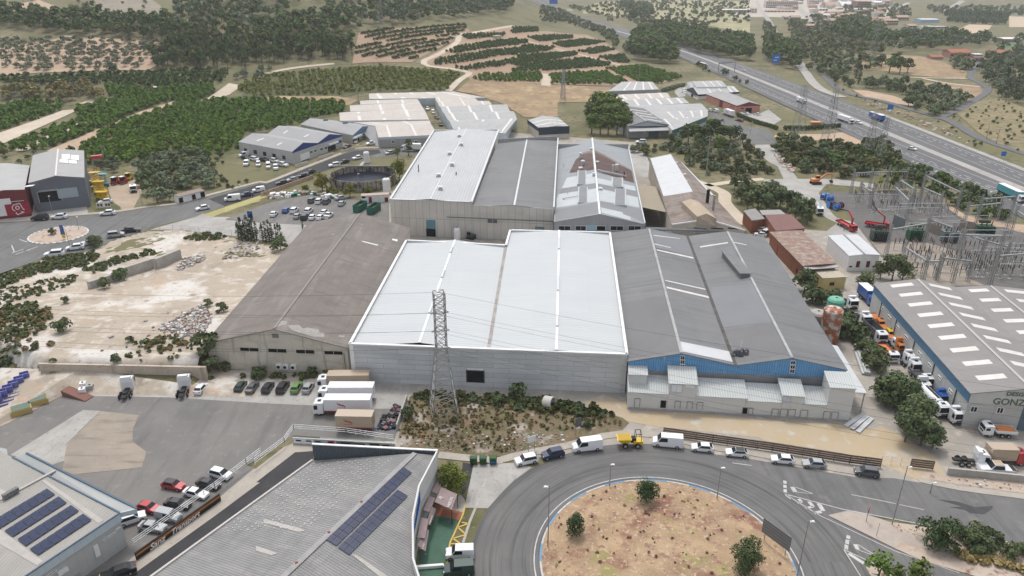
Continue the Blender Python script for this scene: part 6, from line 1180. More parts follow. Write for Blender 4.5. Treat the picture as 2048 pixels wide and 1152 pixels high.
def stm(name, label, cat, pts, mats, n=60, kind='citrus', group=None, variants=4, obj=True):
 """pts: (x, y, z, height, width factor, material index)"""
 if not pts:return None
 base=[crq(n,500+i+n, **CROWN[kind])for i in range(variants)];V=[];mi=[];g=np.random.default_rng(len(pts))
 for i,(x, y, z, h, w, m)in enumerate(pts):
  a=g.uniform(0,6.28);c, s=np.cos(a), np.sin(a);b=base[i%variants];q=np.empty_like(b);q[:,0]=(b[:,0]*c-b[:,1]*s)*h*w+x;q[:,1]=(b[:,0]*s+b[:,1]*c)*h*w+y;q[:,2]=b[:,2]*h+z
  V.append(q);mi.append(np.full(len(b)//4, m))
 me=qme(name, np.vstack(V), mats, np.concatenate(mi));o=bpy.data.objects.new(name, me);COL.objects.link(o);return tag(o, label, cat, group, 'stuff')
# ---- orange groves: collect every tree, then the 300 nearest are objects of their own
ORANGE=[]  # (x, y, h, mat index, field)
def grove(poly, sx, sy, ang, h, mi, field, seed=0, prob=.96, jit=.12):
 for(x, y)in sca(poly, sx, seed, jit, ang, sy, prob=prob):ORANGE.append((x, y, h*rng.uniform(.8,1.15), mi, field))
f_big=qp((0,[(160,297),(240,250),(330,217),(400,202),(560,201),(690,206),(700,222),(630,238),(560,258),(486,268),(478,300),(420,312),(350,302),(250,328),(170,332)]))
grove(f_big,4.3,3.7,.25,3.1,0, 'big',1, jit=.22)
for i, q in enumerate([[(180,1160),(600,985),(930,850),(1080,840),(860,950),(380,1150)],[(-60,1170),(540,960),(860,825),(1250,740),(1300,775),(1060,850),(800,900),(540,985),(100,1160)],[(-80,1050),(30,1000),(240,930),(500,830),(480,790),(180,880),(-80,960)],[(-80,920),(200,850),(400,790),(180,780),(-80,850)],[(570,850),(860,760),(1260,690),(1650,660),(1640,720),(1440,800),(1300,770),(850,830),(640,900)],[(800,660),(1200,690),(1000,730),(830,740)]]):
 grove(qp((1, q)),4.4,3.8,.5,3.4,0, 'terrace',10+i)
grove(qp((1,[(0,590),(840,570),(1560,540),(1800,560),(1640,660),(1300,690),(830,650),(0,650)])),5.2,5.0,.2,3.4,1, 'dark',20)
grove(qp((2,[(-180,700),(0,600),(360,560),(960,520),(1300,540),(1580,570),(1480,690),(870,700),(600,730),(0,740)])),4.6,4.3,.3,2.8,2, 'yellow',21,.9)
for i, q in enumerate([[(770,370),(860,350),(1400,300),(1540,290),(1500,330),(1220,460),(1040,455),(760,440)],[(800,255),(1400,205),(1640,195),(1560,270),(1300,300),(900,335)]]):grove(qp((2, q)),3.6,9.5,1.02,2.7,1, 'rows',30+i,.97,.05)
for i, q in enumerate([[(1350,490),(1400,460),(1997,375),(1997,420),(1600,480),(1420,505)],[(1460,400),(1560,360),(1997,305),(1997,350),(1560,410)],[(1520,530),(1700,500),(1997,455),(1997,500),(1620,545)],[(1580,275),(1920,260),(1900,280),(1620,310)],[(1660,600),(1780,570),(1997,575),(1997,630),(1700,620)]]):grove(qp((2, q)),3.6,3.8,.12,2.5,1 if i<4 else 0, 'slope',40+i)
for i, q in enumerate([[(0,480),(60,430),(500,405),(500,430),(100,510),(0,510)],[(0,395),(120,350),(340,370),(280,395),(0,430)],[(0,540),(200,490),(560,450),(760,490),(740,510),(400,540),(0,560)],[(120,290),(300,275),(470,280),(460,300),(220,325)],[(310,340),(560,305),(720,325),(600,350),(400,370)],[(510,400),(690,365),(800,385),(620,420)],[(660,440),(860,425),(900,490),(800,485)],[(0,565),(230,562),(230,630),(0,630)],[(0,320),(100,310),(140,330),(0,355)],[(0,215),(200,215),(200,245),(0,262)]]):grove(qp((3, q)),3.6,3.8,.1,2.5,1 if i!=7 else 0, 'slope',50+i)
grove(qp((3,[(300,570),(720,555),(900,640),(760,655),(310,645)])),4.2,4.0,.1,2.7,0, 'slope',61);grove(qp((3,[(720,530),(1000,510),(1290,590),(1290,605),(1130,650),(1000,640),(830,580)])),4.2,4.0,.15,2.7,0, 'slope',62)
ORANGE.sort(key=lambda t:math.hypot(t[0], t[1]));OM=[CITM, CITD, YELG]
OL=dict(big=('dark green orange tree in the large grove left of the blue gabled sheds', 'orange trees of the large grove'), terrace=('orange tree on the narrow terraces at the far left', 'orange trees on the narrow terraces'), yellow=('small yellowish orange tree in the thin grove behind the beige units', 'yellowish orange trees'), dark=('dark orange tree in the grove below the hillside pines', 'dark grove trees'), slope=('orange tree in the hedge like rows by the motorway', 'orange trees in hedge rows'), rows=('orange tree in the diagonal rows', 'diagonal rows'))
for(x, y, h, mi, fd)in ORANGE[:300]:tree('citrus', OM[mi], onT(x, y), h, OL[fd][0], OL[fd][1], n=170, wide=1.12)
stm('orange_grove', 'distant orange groves in rows on terraces and slopes behind the estate', 'orange grove',[(x, y, T(x, y), h,1.15, mi)for x, y, h, mi, fd in ORANGE[300:]], OM,64)
# ---- pines: 300 nearest single trees, the rest one wood
PINES=[]
def wood(q, sp, h, mi, lab, grp, seed, prob=.9):
 sp*=.78;h*=1.12
 for(x, y)in sca(qp(*q), sp, seed,.45,0, None, prob=prob):PINES.append((x, y, h*rng.uniform(.62,1.25), rng.choice([mi, mi,0,2]), lab, grp))
hl=('pine tree in the wooded band on the hillside at the upper left', 'hillside pines');h2=('pine tree in the wood above the diagonal orchard rows', 'pines above the orchard rows')
wood([(1,[(-60,150),(0,100),(400,130),(800,140),(1280,180),(1440,220),(1997,350),(1997,470),(1900,520),(1260,320),(700,290),(0,220),(-60,230)])],8.0,9.5,0, *hl,1);wood([(1,[(1280,330),(1880,490),(1900,530),(1600,520),(1200,540),(1150,490),(1260,440)])],8,10,0, *hl,2,.8)
wood([(1,[(1330,130),(1400,20),(1997,-40),(1997,320),(1500,230)])],10,9,1, *hl,3,.85);wood([(1,[(420,0),(700,10),(760,100),(930,110),(900,140),(600,60)])],12,7,1, *hl,4,.6)
wood([(2,[(0,250),(200,180),(500,160),(780,180),(800,240),(600,260),(340,280),(740,330),(740,450),(400,470),(0,490)])],8.5,10,0, *h2,5,.9);wood([(2,[(0,-40),(330,-40),(340,60),(200,120),(0,190)])],11,9,1, *h2,6,.85)
wood([(2,[(500,130),(560,70),(1300,30),(1900,0),(1997,60),(1900,110),(1500,160),(1200,180),(870,220),(780,160)])],10.5,9,1, *h2,7,.85);wood([(2,[(430,-60),(1000,-60),(1950,-60),(1950,0),(1000,40),(600,60),(430,20)])],13,9,1, *h2,8,.8)
wood([(24,[(1100,280),(1250,290),(1560,330),(1800,400),(2048,420),(2048,600),(1900,590),(1560,540),(1300,440),(1200,380)])],9.5,11,0, 'pine tree in the belt along the far side of the motorway', 'pines beyond the motorway',9,.9);wood([(4,[(0,350),(100,330),(220,400),(270,520),(250,560),(60,500),(0,460)])],9.5,11,0, 'pine tree in the belt along the far side of the motorway', 'pines beyond the motorway',10,.9)
wood([(24,[(880,400),(1000,330),(1200,420),(1210,540),(1360,560),(1340,640),(1100,620),(900,580)])],9,12,0, 'tall pine in front of the motorway between orchard and viaduct', 'pines before the motorway',11,.85);wood([(24,[(760,60),(1080,100),(1100,190),(880,200),(850,130)])],13,13,1, 'pine in the copse beyond the motorway upper bend', 'copse pines',12,.9)
wood([(4,[(560,200),(700,190),(900,230),(920,300),(880,370),(560,300),(520,280)])],10,12,0, 'dark pine in the grove between town and motorway', 'dark pines by the town',13,.9)
wood([(4,[(900,290),(1300,270),(1700,300),(1780,350),(1300,400),(950,400)])],13,10,1, 'grey green tree in the belt before the red roofed villa', 'trees before the villa',14,.85)
PINES.sort(key=lambda t:t[1]);NP=190;PM=[PINEM, PINED, leafm('light_pine_needles',(.085,.1,.045),(.12,.135,.06),.3,.25)]
for(x, y, h, mi, lb, gp)in PINES[:NP]:tree('pine' if rng.random()<.7 else 'tallpine', PM[mi], onT(x, y), h, lb, gp, n=240, wide=1.15)
stm('pine_wood', 'distant pine woods on the hills and beyond the motorway', 'wood',[(x, y, T(x, y), h,1.15, mi)for x, y, h, mi, lb, gp in PINES[NP:]], PM,110, 'pine')
# pine clump behind the factory
for i,(x, y, h)in enumerate([(60,690,11),(150,690,12),(250,690,12),(330,690,11),(-40,680,11),(20,600,12),(110,590,13),(210,600,13),(300,600,12),(360,640,11),(-60,560,12),(40,500,13),(140,500,14),(230,510,13),(290,540,12),(90,430,13),(0,440,12),(180,440,13),(380,690,9),(30,380,11)]):tree('pine', PINEL, G(29, x, y), h, 'bright green pine in the clump between the slate shed and the dark gabled unit', 'pine clump behind the factory', n=420, parts=True, wide=1.25)
# scrub and pines right of the clump
for i,(x, y, h)in enumerate([(1070,800,11),(1150,780,10),(1230,790,9),(1330,760,12),(1400,740,11),(1460,780,9),(1000,790,7),(1180,850,8),(880,830,7),(1300,800,9),(950,870,6)]):tree('pine', PINEM, G(29, x, y), h, 'dark pine in the thicket right of the white and brown shed', 'thicket pines', n=380, parts=True, wide=1.2)
for i,(x, y, h)in enumerate([(1560,760,8),(1620,740,7),(1700,780,5),(1760,820,4)]):tree('round', OAKM, G(29, x, y), h, 'dark oak bush beside the back road bend', 'oaks by the back road', n=420, parts=True)
tree('round', PINEL, G(29,1420,890),8, 'bright green rounded tree next to the leaning power pole', n=420, parts=True)
THK=sca(qp((29,[(430,880),(800,800),(1600,800),(1830,860),(1960,1000),(2016,1152),(1300,1152),(1090,1060),(1000,960),(900,900),(720,920),(640,950),(450,920)])),5.2,5,.45, prob=.9)
for(x, y)in THK:tree('shrub', rng.choice([OAKM, SCRM, OLIVM]), onT(x, y), rng.uniform(1.8,4.2), 'round bush in the scrub behind the white and brown shed', 'bushes in the factory scrub', n=240)
TH2=sca(qp((8,[(100,0),(700,60),(900,0),(960,120),(1040,250),(900,260),(640,300),(330,260),(200,200),(90,90)]), ),5.6,6,.45, prob=.92)
for(x, y)in TH2:tree('shrub', rng.choice([OAKM, PINEM, SCRM]), onT(x, y), rng.uniform(2.5,5.5), 'bush in the scrub under the lattice pylons', 'bushes under the pylons', n=240)
TH3=sca(qp((8,[(1060,200),(1250,240),(1380,320),(1560,380),(1800,480),(1900,600),(1700,620),(1500,540),(1250,400),(1100,360),(1050,300)])),6.0,7,.45, prob=.95)
for(x, y)in TH3:tree('shrub', rng.choice([OAKM, PINEM]), onT(x, y), rng.uniform(2.5,4.5), 'dense bush on the bank between substation and motorway', 'bushes on the motorway bank', n=240)
tree('round', BRIGHT, G(8,960,385),9.5, 'bright yellow green round tree behind the substation gantry', n=500, parts=True)
for i,(x, y)in enumerate([(1180,460),(1250,500),(1320,540),(1230,560),(1360,600),(1280,620),(1420,640),(20,480),(70,440),(120,520),(180,540),(250,560),(320,600),(240,610),(330,650),(60,520)]):
 k=7 if x>1000 else 8;
 tree('round', OAKM, G(k, x+(640 if k==7 else 0), y+(140 if k==7 else 0))if k==8 else G(7, x+620, y+150), rng.uniform(6.5,8.5), 'dark rounded oak in the group behind the brick office', 'oaks behind the brick office', n=420, parts=True)
for(x, y, h)in((980,1085,8),(890,1065,5.5),(1060,1075,6)):tree('round', OAKM, G(8, x, y), h, 'big round oak between the white switch house and the blue banded warehouse', 'oaks by the switch house', n=800, parts=True, wide=1.15)
tree('round', OAKM, G(8,780,1150),5.5, 'low wide oak at the end of the yard by the yellow hut', n=600, parts=True, wide=1.25);tree('round', OAKM, G(8,310,1160),7, 'dark oak right in front of the yellow hut wall', n=700, parts=True, wide=1.1)
# scrapyard hedge
for i,(x, y, h)in enumerate([(930,960,7),(1040,990,7),(1105,940,6),(1000,880,5.5),(880,900,5),(1150,1130,7),(1110,1170,6),(1210,1095,5.5)]):tree('bushy', OAKM, G(12, x, y), h, 'large leafy oak in the hedge along the scrapyard lane', 'scrapyard hedge oaks', n=1100, parts=True, wide=1.1)
for(x, y, h)in((1080,120,7),(1200,150,7),(1290,170,5)):tree('round', OAKM, G(16, x, y), h, 'large leafy oak in the hedge along the scrapyard lane', 'scrapyard hedge oaks', n=1100, parts=True, wide=1.1)
for i,(x, y, h)in enumerate([(690,440,4),(730,480,4.5),(780,560,3.5),(830,620,4),(860,690,4),(800,650,3),(590,430,5),(600,360,4.5),(450,190,4.5),(370,180,5),(520,160,3.5)]):tree('shrub', OAKM, G(12, x, y), h, 'bush along the lane between the grey works and the scrapped lorries', 'lane bushes', n=420, parts=True)
# roundabout trees, verge bushes
def onisle(k, x, y):p=G(k, x, y);p.z=isle_h(p.x, p.y)-.05;return p
tree('bushy', DKG, onisle(15,1025,600),5.0, 'dark round tree at the back of the roundabout island', n=2600, parts=True, wide=.95);tree('bushy', DKG, onisle(15,480,850),4.1, 'small dark round tree at the left of the roundabout island', n=2400, parts=True, wide=1.0);tree('bushy', DKG, onisle(15,1800,1145),6.0, 'largest dark round tree on the right of the roundabout island', n=2800, parts=True, wide=1.05)
tree('shrub', DKG, G(16,1320,910),5.2, 'big dense round bush on the traffic island verge', n=2200, parts=True, wide=.85)
for i,(x, y, h, lb)in enumerate([(1500,860,2.2, 'small bush just right of the dense round verge bush'),(1590,900,3.2, 'leafy bush in the middle of the right verge'),(1620,960,3.4, 'lower of the leafy bushes on the right verge'),(1730,900,2.6, 'feathery bush at the road edge of the right verge'),(1880,1010,2.4, 'grey green bush at the right frame edge verge'),(1980,990,2.2, 'last bush on the verge cut by the right frame edge')]):tree('shrub', OAKM, G(16, x, y), h, lb, n=1100, parts=True)
for(x, y, h, lb)in((870,1190,5.2, 'sparse young tree left of two at the bottom edge'),(1160,1230,4.8, 'sparse young tree right of two at the bottom edge'),(1010,1190,3.0, 'thin sapling between the two sparse trees at the bottom edge')):tree('pine', BRIGHT if False else PINEL, G(16, x, y), h, lb, n=420, parts=True, wide=1.2, name='young_tree', cat='tree')
stm('dry_grass', 'yellow dry grass along the right verge', 'grass',[(x, y,.12, rng.uniform(.5,1.0),1.2,0)for x, y in sca(qp((16,[(1450,960),(1700,1010),(1997,1090),(2300,1200),(2300,1260),(1997,1140),(1600,1060),(1460,1010)])),.8,8,.45)]+[(x, y,.12, rng.uniform(.4,.8),1.3,1)for x, y in sca(qp((16,[(1640,860),(1997,920),(2300,1000),(2300,1100),(1997,1040),(1700,960)])),1.1,9,.45, prob=.6)],[STRAW, DRYM],40, 'shrub')
stm('island_weeds', 'low dry and greenish weeds on the roundabout island', 'weeds',[(x, y, isle_h(x, y), rng.uniform(.12,.35),1.2, rng.choice([0,0,1,1,2]))for x, y in sca(ringpts(19,0,6.28,40),1.25,10,.5, prob=.22)],[DRYM, M('rust_weeds',(.26,.15,.1),(.2,.12,.085), sc=1), STRAW],22, 'shrub')
# front tree by the awnings, trees by the tank
tree('round', BRIGHT, G(14,1500,520),6.2, 'bushy yellow green tree between awnings and dark bay', n=2600, parts=True, wide=1.15)
tree('round', leafm('gold_green_leaves',(.13,.125,.025),(.17,.16,.035),1,.1,(.08,.085,.02)), G(6,750,625),8, 'golden green round tree left of the dark tank', n=900, parts=True, wide=1.1);tree('round', BRIGHT, G(6,960,670),5.8, 'green round tree before the dark tank', n=700, parts=True, wide=1.05);tree('round', BRIGHT, G(6,1340,545),9, 'green tree squeezed between the dark tank and the white roof', n=900, parts=True, wide=.9)
tree('tallpine', PINEM, G(27,1275,1020),9, 'dark conifer beside the white lorry behind the factory', n=500, parts=True);tree('pine', OLIVM, G(27,1120,1070),6, 'feathery palm like tree left of the dark conifer', n=420, parts=True)
for(x, y)in((620,625),(810,640),(850,650),(1100,640)):tree('shrub', BRIGHT, G(6, x, y),2.4, 'small bush at the foot of the round tank', 'bushes at the tank', n=200)
# cypress clumps
for(x, y, h)in((110,1005,7.5),(135,1010,9),(160,1005,8),(182,1000,9.5),(204,1005,8.5),(226,1000,9.5),(248,1008,7.5),(130,985,8)):tree('cypress', CYPM, G(6, x, y), h, 'dark cypress in the thick left clump of the cypress row', 'left cypress clump', n=520, parts=True, wide=.95)
for(x, y, h)in((292,1005,7),(318,1008,7.5),(345,1005,8),(365,1010,7)):tree('cypress', CYPM, G(6, x, y), h, 'dark cypress in the middle clump of the cypress row', 'middle cypress clump', n=520, parts=True)
for(x, y, h)in((398,1012,6.5),(418,1012,7),(436,1015,6.5)):tree('cypress', CYPM, G(6, x, y), h, 'slim cypress at the right end of the cypress row', 'right cypress clump', n=420, parts=True, wide=.85)
tree('cypress', CYPM, G(6,600,925),4, 'lone small cypress at the far corner of the brown roof', n=300)
for(x, y, h, lb)in((705,600,20, 'tall dark cypress, left of the pair beyond the motorway'),(725,645,15, 'shorter dark cypress, right of the pair beyond the motorway'),(1840,700,18, 'leaning dark cypress left of three by the right lane'),(1920,735,16, 'dark cypress middle of three by the right lane'),(1990,740,10, 'dark cypress cut by the right frame edge')):tree('cypress', CYPM, G(4, x, y), h, lb, n=420, wide=1.1)
for(x, y)in((660,205),(675,205),(690,205),(705,208)):tree('cypress', CYPM, G(24, x, y),12, 'cypress in the short row beyond the upper motorway', 'upper motorway cypresses', n=160)
# street scrub on the left
for(x, y)in sca(qp((25,[(870,420),(1000,330),(1450,200),(1900,130),(2016,300),(2016,640),(1850,610),(1480,720),(1480,840),(1060,880),(960,700),(940,560)])),6.2,12,.45, prob=.95):tree('olive', rng.choice([OLIVM, OAKM]), onT(x, y), rng.uniform(4.5,6.5), 'grey green olive in the thicket behind the meter hut', 'olives by the meter hut', n=330, wide=1.15)
for(x, y)in sca(qp((25,[(200,280),(560,250),(600,420),(470,440),(330,330),(210,420)])),6,13,.4):tree('olive', OLIVM, onT(x, y), rng.uniform(4,5.5), 'olive behind the yellow lifting platforms', 'olives behind the platforms', n=300, wide=1.1)
for(x, y)in sca(qp((6,[(-200,380),(0,360),(60,420),(60,520),(250,560),(100,620),(-100,620)])),6,14,.45, prob=.6):tree('shrub', SCRM, onT(x, y), rng.uniform(1.2,2.4), 'low bush on the grassy slope beside the parked vans', 'slope bushes', n=160)
# hillside olives, orchards beyond
for(x, y)in sca(qp((1,[(0,310),(1200,320),(1230,470),(1000,540),(200,545),(0,520)])),8.6,15,.2,0,7.0):tree('olive', OLIVM, onT(x, y), rng.uniform(3.2,4.6), 'grey olive on the reddish terraced hillside', 'hillside olives', n=110, wide=1.15)
tree('pine', PINED, G(1,880,590),11, 'lone dark pine standing before the terraced hillside', n=260, wide=1.1)
for(x, y)in sca(qp((1,[(0,740),(80,680),(400,690),(700,680),(820,740),(680,790),(400,790),(120,780),(0,760)])),8,16,.4):tree('olive', leafm('pale_yellow_leaves',(.2,.18,.08),(.26,.22,.1),.6,.2), onT(x, y), rng.uniform(6,8.5), 'pale yellowish tree in the band above the narrow terraces', 'pale yellowish trees', n=160, name='almond_tree', cat='tree')
for(x, y)in sca(qp((1,[(1780,620),(1997,530),(2060,600),(1850,640)], ),(2,[(220,500),(60,580),(0,600)])),7,17,.4):tree('olive', OLIVM, onT(x, y), rng.uniform(4,6), 'bluish bush by the pale track corner', 'bushes by the pale track', n=140)
# valley scatter: olives left and right of the motorway
RIGHT=sca(qp((4,[(340,540),(480,600),(560,660),(700,690),(760,640),(1000,640),(1400,690),(1560,780),(1500,850),(1330,900),(1100,830),(1000,720),(780,680),(620,640),(500,560)])),8,18,.45, prob=.85)
for(x, y)in RIGHT:tree('round', rng.choice([OLIVM, OAKM]), onT(x, y), rng.uniform(4.5,7.5), 'rounded tree in the scrub between motorway and dry fields', 'round trees beyond the motorway', n=170, wide=1.2)
for(x, y)in sca(qp((4,[(1660,450),(1997,430),(2300,450),(2300,830),(1997,800),(1800,770),(1740,690),(1690,620),(1650,560)])),9,19,.45, prob=.85):tree('olive', rng.choice([OAKM, OLIVM]), onT(x, y), rng.uniform(5,8), 'dark olive in the grove right of the lane', 'olives right of the lane', n=170)
for(x, y, h)in((900,520,12),(960,560,14),(1040,570,14),(1100,560,12),(1000,500,12)):tree('pine', PINEM, G(4, x, y), h, 'dark spreading pine in the group at the dry field', 'pines at the dry field', n=260, wide=1.3)
MIX=[]
for q, sp, pr in(([(1440,470),(1600,480),(1560,560),(1460,570)],7,.8),([(200,230),(560,220),(560,330),(900,380),(900,420),(560,400),(400,500),(330,480),(240,400)],9,.9),([(330,130),(560,120),(560,220),(200,220)],12,.5),([(400,450),(700,440),(900,480),(840,560),(680,600),(560,600),(440,540)],10,.7),([(1850,300),(2300,280),(2300,440),(1700,430)],14,.6),([(0,180),(60,220),(120,320),(200,400),(100,330),(0,330)],9,.6),([(600,60),(1100,50),(1150,150),(900,180),(620,130)],16,.6),([(1250,60),(1997,60),(1997,130),(1300,110)],15,.6),([(180,170),(330,170),(330,240),(180,240)],14,.8),([(600,110),(800,110),(830,190),(600,190)],10,.9)):
 MIX+=[(x, y, T(x, y), rng.uniform(4,8.5),1.1, rng.choice([0,1,2]))for x, y in sca(qp((4, q)), sp, int(sp*7),.45, prob=pr)]
for q, sp, pr, hh in(([(0,60),(200,100),(560,260),(700,360),(560,330),(260,230),(0,230)],9,.8,4.5),([(230,60),(620,30),(1100,20),(2040,30),(2040,240),(1500,230),(1100,230),(700,180)],17,.55,6),([(860,200),(1100,180),(1700,230),(1560,310),(1200,270),(950,290)],11,.7,5),([(560,280),(720,330),(760,480),(900,420),(980,420),(900,520),(800,520),(620,380)],8,.75,5.5),([(1350,640),(1500,660),(1700,730),(1900,800),(2048,860),(2048,830),(1740,700),(1560,640)],8,.6,4)):
 MIX+=[(x, y, T(x, y), hh*rng.uniform(.6,1.3),1.1, rng.choice([0,1,2]))for x, y in sca(qp((24, q)), sp, int(sp*5),.45, prob=pr)]
MIX+=[(x, y, T(x, y), rng.uniform(2,4.5),1.1, rng.choice([0,2]))for x, y in sca(qp((1,[(0,0),(500,0),(1300,0),(1300,150),(800,110),(400,60),(0,60)])),12,77,.45, prob=.35)]
MIX+=[(x, y, T(x, y), rng.uniform(2,4.5),1.1, rng.choice([0,2]))for x, y in sca(qp((0,[(0,300),(150,310),(60,340),(0,330)])),8,78,.45, prob=.5)]
MIX+=[(x, y, T(x, y), rng.uniform(.8,2.2),1.1, rng.choice([0,1,2]))for x, y in sca(qp((4,[(340,540),(480,620),(700,760),(900,800),(1300,920),(1500,1040),(1640,1152),(1750,1152),(1330,940),(1000,820),(700,740),(520,640)])),5,79,.45, prob=.6)]
MIX+=[(x, y, T(x, y), rng.uniform(.8,2.0),1.1, rng.choice([0,1,2,2]))for x, y in sca(qp((4,[(1400,900),(1800,770),(2300,800),(2300,1300),(1900,1152),(1600,1000)])),7,80,.45, prob=.6)]
stm('scattered_olives', 'far scattered olives, almonds and scrub across the valley', 'scrub', MIX,[OLIVM, OAKM, SCRM],80, 'olive')
# oleander and median bushes; hedges
def hedge(label, k, pts, h, w, mat=CITD, n=90):
 P_=[G(k, *p)for p in pts];out=[]
 for a, b in zip(P_, P_[1:]):
  L_=(b-a).length;m_=max(1, int(L_/(w*.55)))
  for i in range(m_):p=a.lerp(b, i/m_);out.append((p.x, p.y, p.z, h, w/h*.8,0))
 V=[];base=[crq(n,900+i, **CROWN['shrub'])for i in range(3)]
 for i,(x, y, z, hh_, ww, _)in enumerate(out):q=base[i%3].copy();q[:, :2]*=hh_*ww*.9;q[:,2]*=hh_;q+=np.array([x, y, z]);V.append(q)
 o=bpy.data.objects.new('hedge', qme('hedge', np.vstack(V),[mat]));COL.objects.link(o);return tag(o, label, 'hedge')
hedge('clipped dark hedge in front of the salmon shed forecourt',29,[(1640,475),(1760,525),(1890,570),(2016,605),(2110,640)],2.2,2.4);hedge('clipped hedge below the motorway left of the pylons',17,[(500,935),(800,940),(1100,915),(1320,905)],2.5,2.6);hedge('row of round bushes beside the white forecourt bend',29,[(780,200),(860,175),(950,150),(1040,135)],3,4, OLIVM);hedge('dark slatted looking tree belt around the far sports ground, back row',23,[(900,235),(1400,275),(1830,300)],13,10, PINED,60);hedge('dark tree belt around the far sports ground, front row',23,[(940,315),(1300,345),(1800,360)],9,9, PINED,60)
# ---- demolition bank vegetation
bk=lambda x, y:bank_h(x, y)-.05
GC=[]
for q, sp, pr, h0, h1 in(([(-500,1230),(0,1060),(340,925),(700,860),(760,880),(700,960),(300,1030),(0,1152),(-400,1400)],1.25,.85,.5,1.3),([(640,1000),(900,910),(1150,850),(1200,870),(900,960),(720,1040)],1.3,.8,.5,1.2),([(1400,760),(1500,715),(1750,735),(1700,770),(1440,780)],1.4,.9,.5,1.2),([(0,1152),(300,1080),(640,1040),(600,1100),(300,1200),(0,1300)],1.6,.6,.4,1.0)):
 GC+=[(x, y, bk(x, y), rng.uniform(h0, h1),1.2, rng.choice([0,0,1]))for x, y in sca(qp((5, q)), sp, int(sp*31),.5, prob=pr)]
for q, sp, pr, h0, h1 in(([(-300,300),(0,240),(200,180),(420,240),(400,330),(300,440),(0,560),(-300,620)],1.5,.8,.5,1.5),([(0,480),(250,470),(450,480),(300,560),(120,600),(0,640)],1.5,.75,.4,1.2),([(960,450),(1400,440),(1480,500),(1300,540),(1000,510)],1.4,.7,.5,1.3),([(850,560),(1560,500),(1560,680),(900,620)],1.8,.45,.3,1.0),([(240,720),(540,720),(540,745),(240,745)],1.2,.8,.4,.9),([(1060,770),(1600,770),(1997,760),(1997,740),(1560,720),(1500,745),(1060,750)],1.3,.6,.5,1.1)):
 GC+=[(x, y,(bk(x, y)if insd((x, y), bkp)else T(x, y)), rng.uniform(h0, h1),1.2, rng.choice([0,0,1,2]))for x, y in sca(qp((9, q)), sp, int(sp*37),.5, prob=pr)]
for q, sp, pr in(([(-40,655),(60,650),(60,740),(440,720),(640,690),(640,720),(490,735),(380,770),(100,760),(0,790)],1.3,.6),):GC+=[(x, y, T(x, y), rng.uniform(.5,1.4),1.2, rng.choice([0,0,1]))for x, y in sca(qp((10, q)), sp,41,.5, prob=pr)]
stm('bank_scrub', 'low green and brown scrub over the pale demolition bank', 'ground cover', GC,[SCRM, OAKM, DRYM],42, 'shrub')
for(k, x, y, h, lb)in((5,800,1145,3.2, 'dark bush below the low concrete block wall'),(5,930,1080,3.6, 'dark bush against the long concrete wall of the demolition site'),(5,735,820,4.0, 'sprawling bush on the street edge beside the white car'),(9,480,400,3.4, 'dark bush alone on the left of the pale bank'),(9,500,180,2.0, 'small round bush high on the pale bank'),(9,1595,205,2.0, 'small bush on the orange soil near the rubble'),(9,1700,250,2.6, 'upright dark bush beside the brown warehouse roof edge'),(9,1590,560,5, 'tall bush against the left corner of the brown warehouse'),(9,1640,690,3, 'leafy bush at the foot of the brown warehouse gable'),(9,1740,700,2.4, 'small fig bush under the gable slats'),(9,890,630,2.0, 'round bush above the retaining wall'),(9,40,680,3.0, 'bright bush at the left end of the retaining wall'),(10,660,700,1.6, 'small bush at the warehouse corner post'),(10,40,740,2.6, 'dark bush above the parked black cars'),(10,430,740,2.2, 'bush behind the first white lorry cab'),(6,430,1080,4.5, 'leafy bush at the upper left edge of the brown roof'),(9,1990,760,2.4, 'green bush at the bank end near the cars'),(5,400,730,2.4, 'little tree on the small roundabout')):
 p=G(k, x, y);p.z=bk(p.x, p.y)if insd((p.x, p.y), bkp)else p.z;tree('shrub', OAKM, p, h, lb, n=420, parts=True, wide=.9)
# ---- weedy mound before the white hall
MO=[]
for q, sp, pr, h0, h1 in(([(1200,900),(1300,870),(1560,885),(1997,890),(1997,960),(1700,960),(1300,930)],1.0,.8,.4,1.2),):MO+=[(x, y,.1, rng.uniform(h0, h1),1.2, rng.choice([0,0,1]))for x, y in sca(qp((10, q)), sp,51,.5, prob=pr)]
for q, sp, pr, h0, h1 in(([(0,920),(200,910),(400,960),(640,985),(800,1050),(780,1070),(560,1050),(300,1020),(0,1000)],.9,.85,.5,1.3),):MO+=[(x, y,.1, rng.uniform(h0, h1),1.2, rng.choice([0,0,1]))for x, y in sca(qp((11, q)), sp,52,.5, prob=pr)]
MO+=[(x, y,.1, rng.uniform(.2,.55),1.3, rng.choice([0,2,2,2,2]))for x, y in sca(qp((10,[(1180,930),(1560,930),(1997,940),(1997,1152),(1150,1152)])),1.0,53,.5, prob=.8)]+[(x, y,.1, rng.uniform(.2,.55),1.3, rng.choice([0,2,2,2,2]))for x, y in sca(qp((14,[(1100,100),(1100,0),(1997,-20),(1997,200),(1500,190)])),1.1,54,.5, prob=.7)]+[(x, y,.1, rng.uniform(.2,.55),1.3, rng.choice([0,2,2,2]))for x, y in sca(qp((11,[(0,1000),(400,1030),(800,1070),(900,1130),(400,1152),(0,1152)])),1.1,55,.5, prob=.8)]
stm('mound_weeds', 'green and brown weeds on the rubbly mound under the pylon', 'weeds', MO,[SCRM, OAKM, DRYM],36, 'shrub')
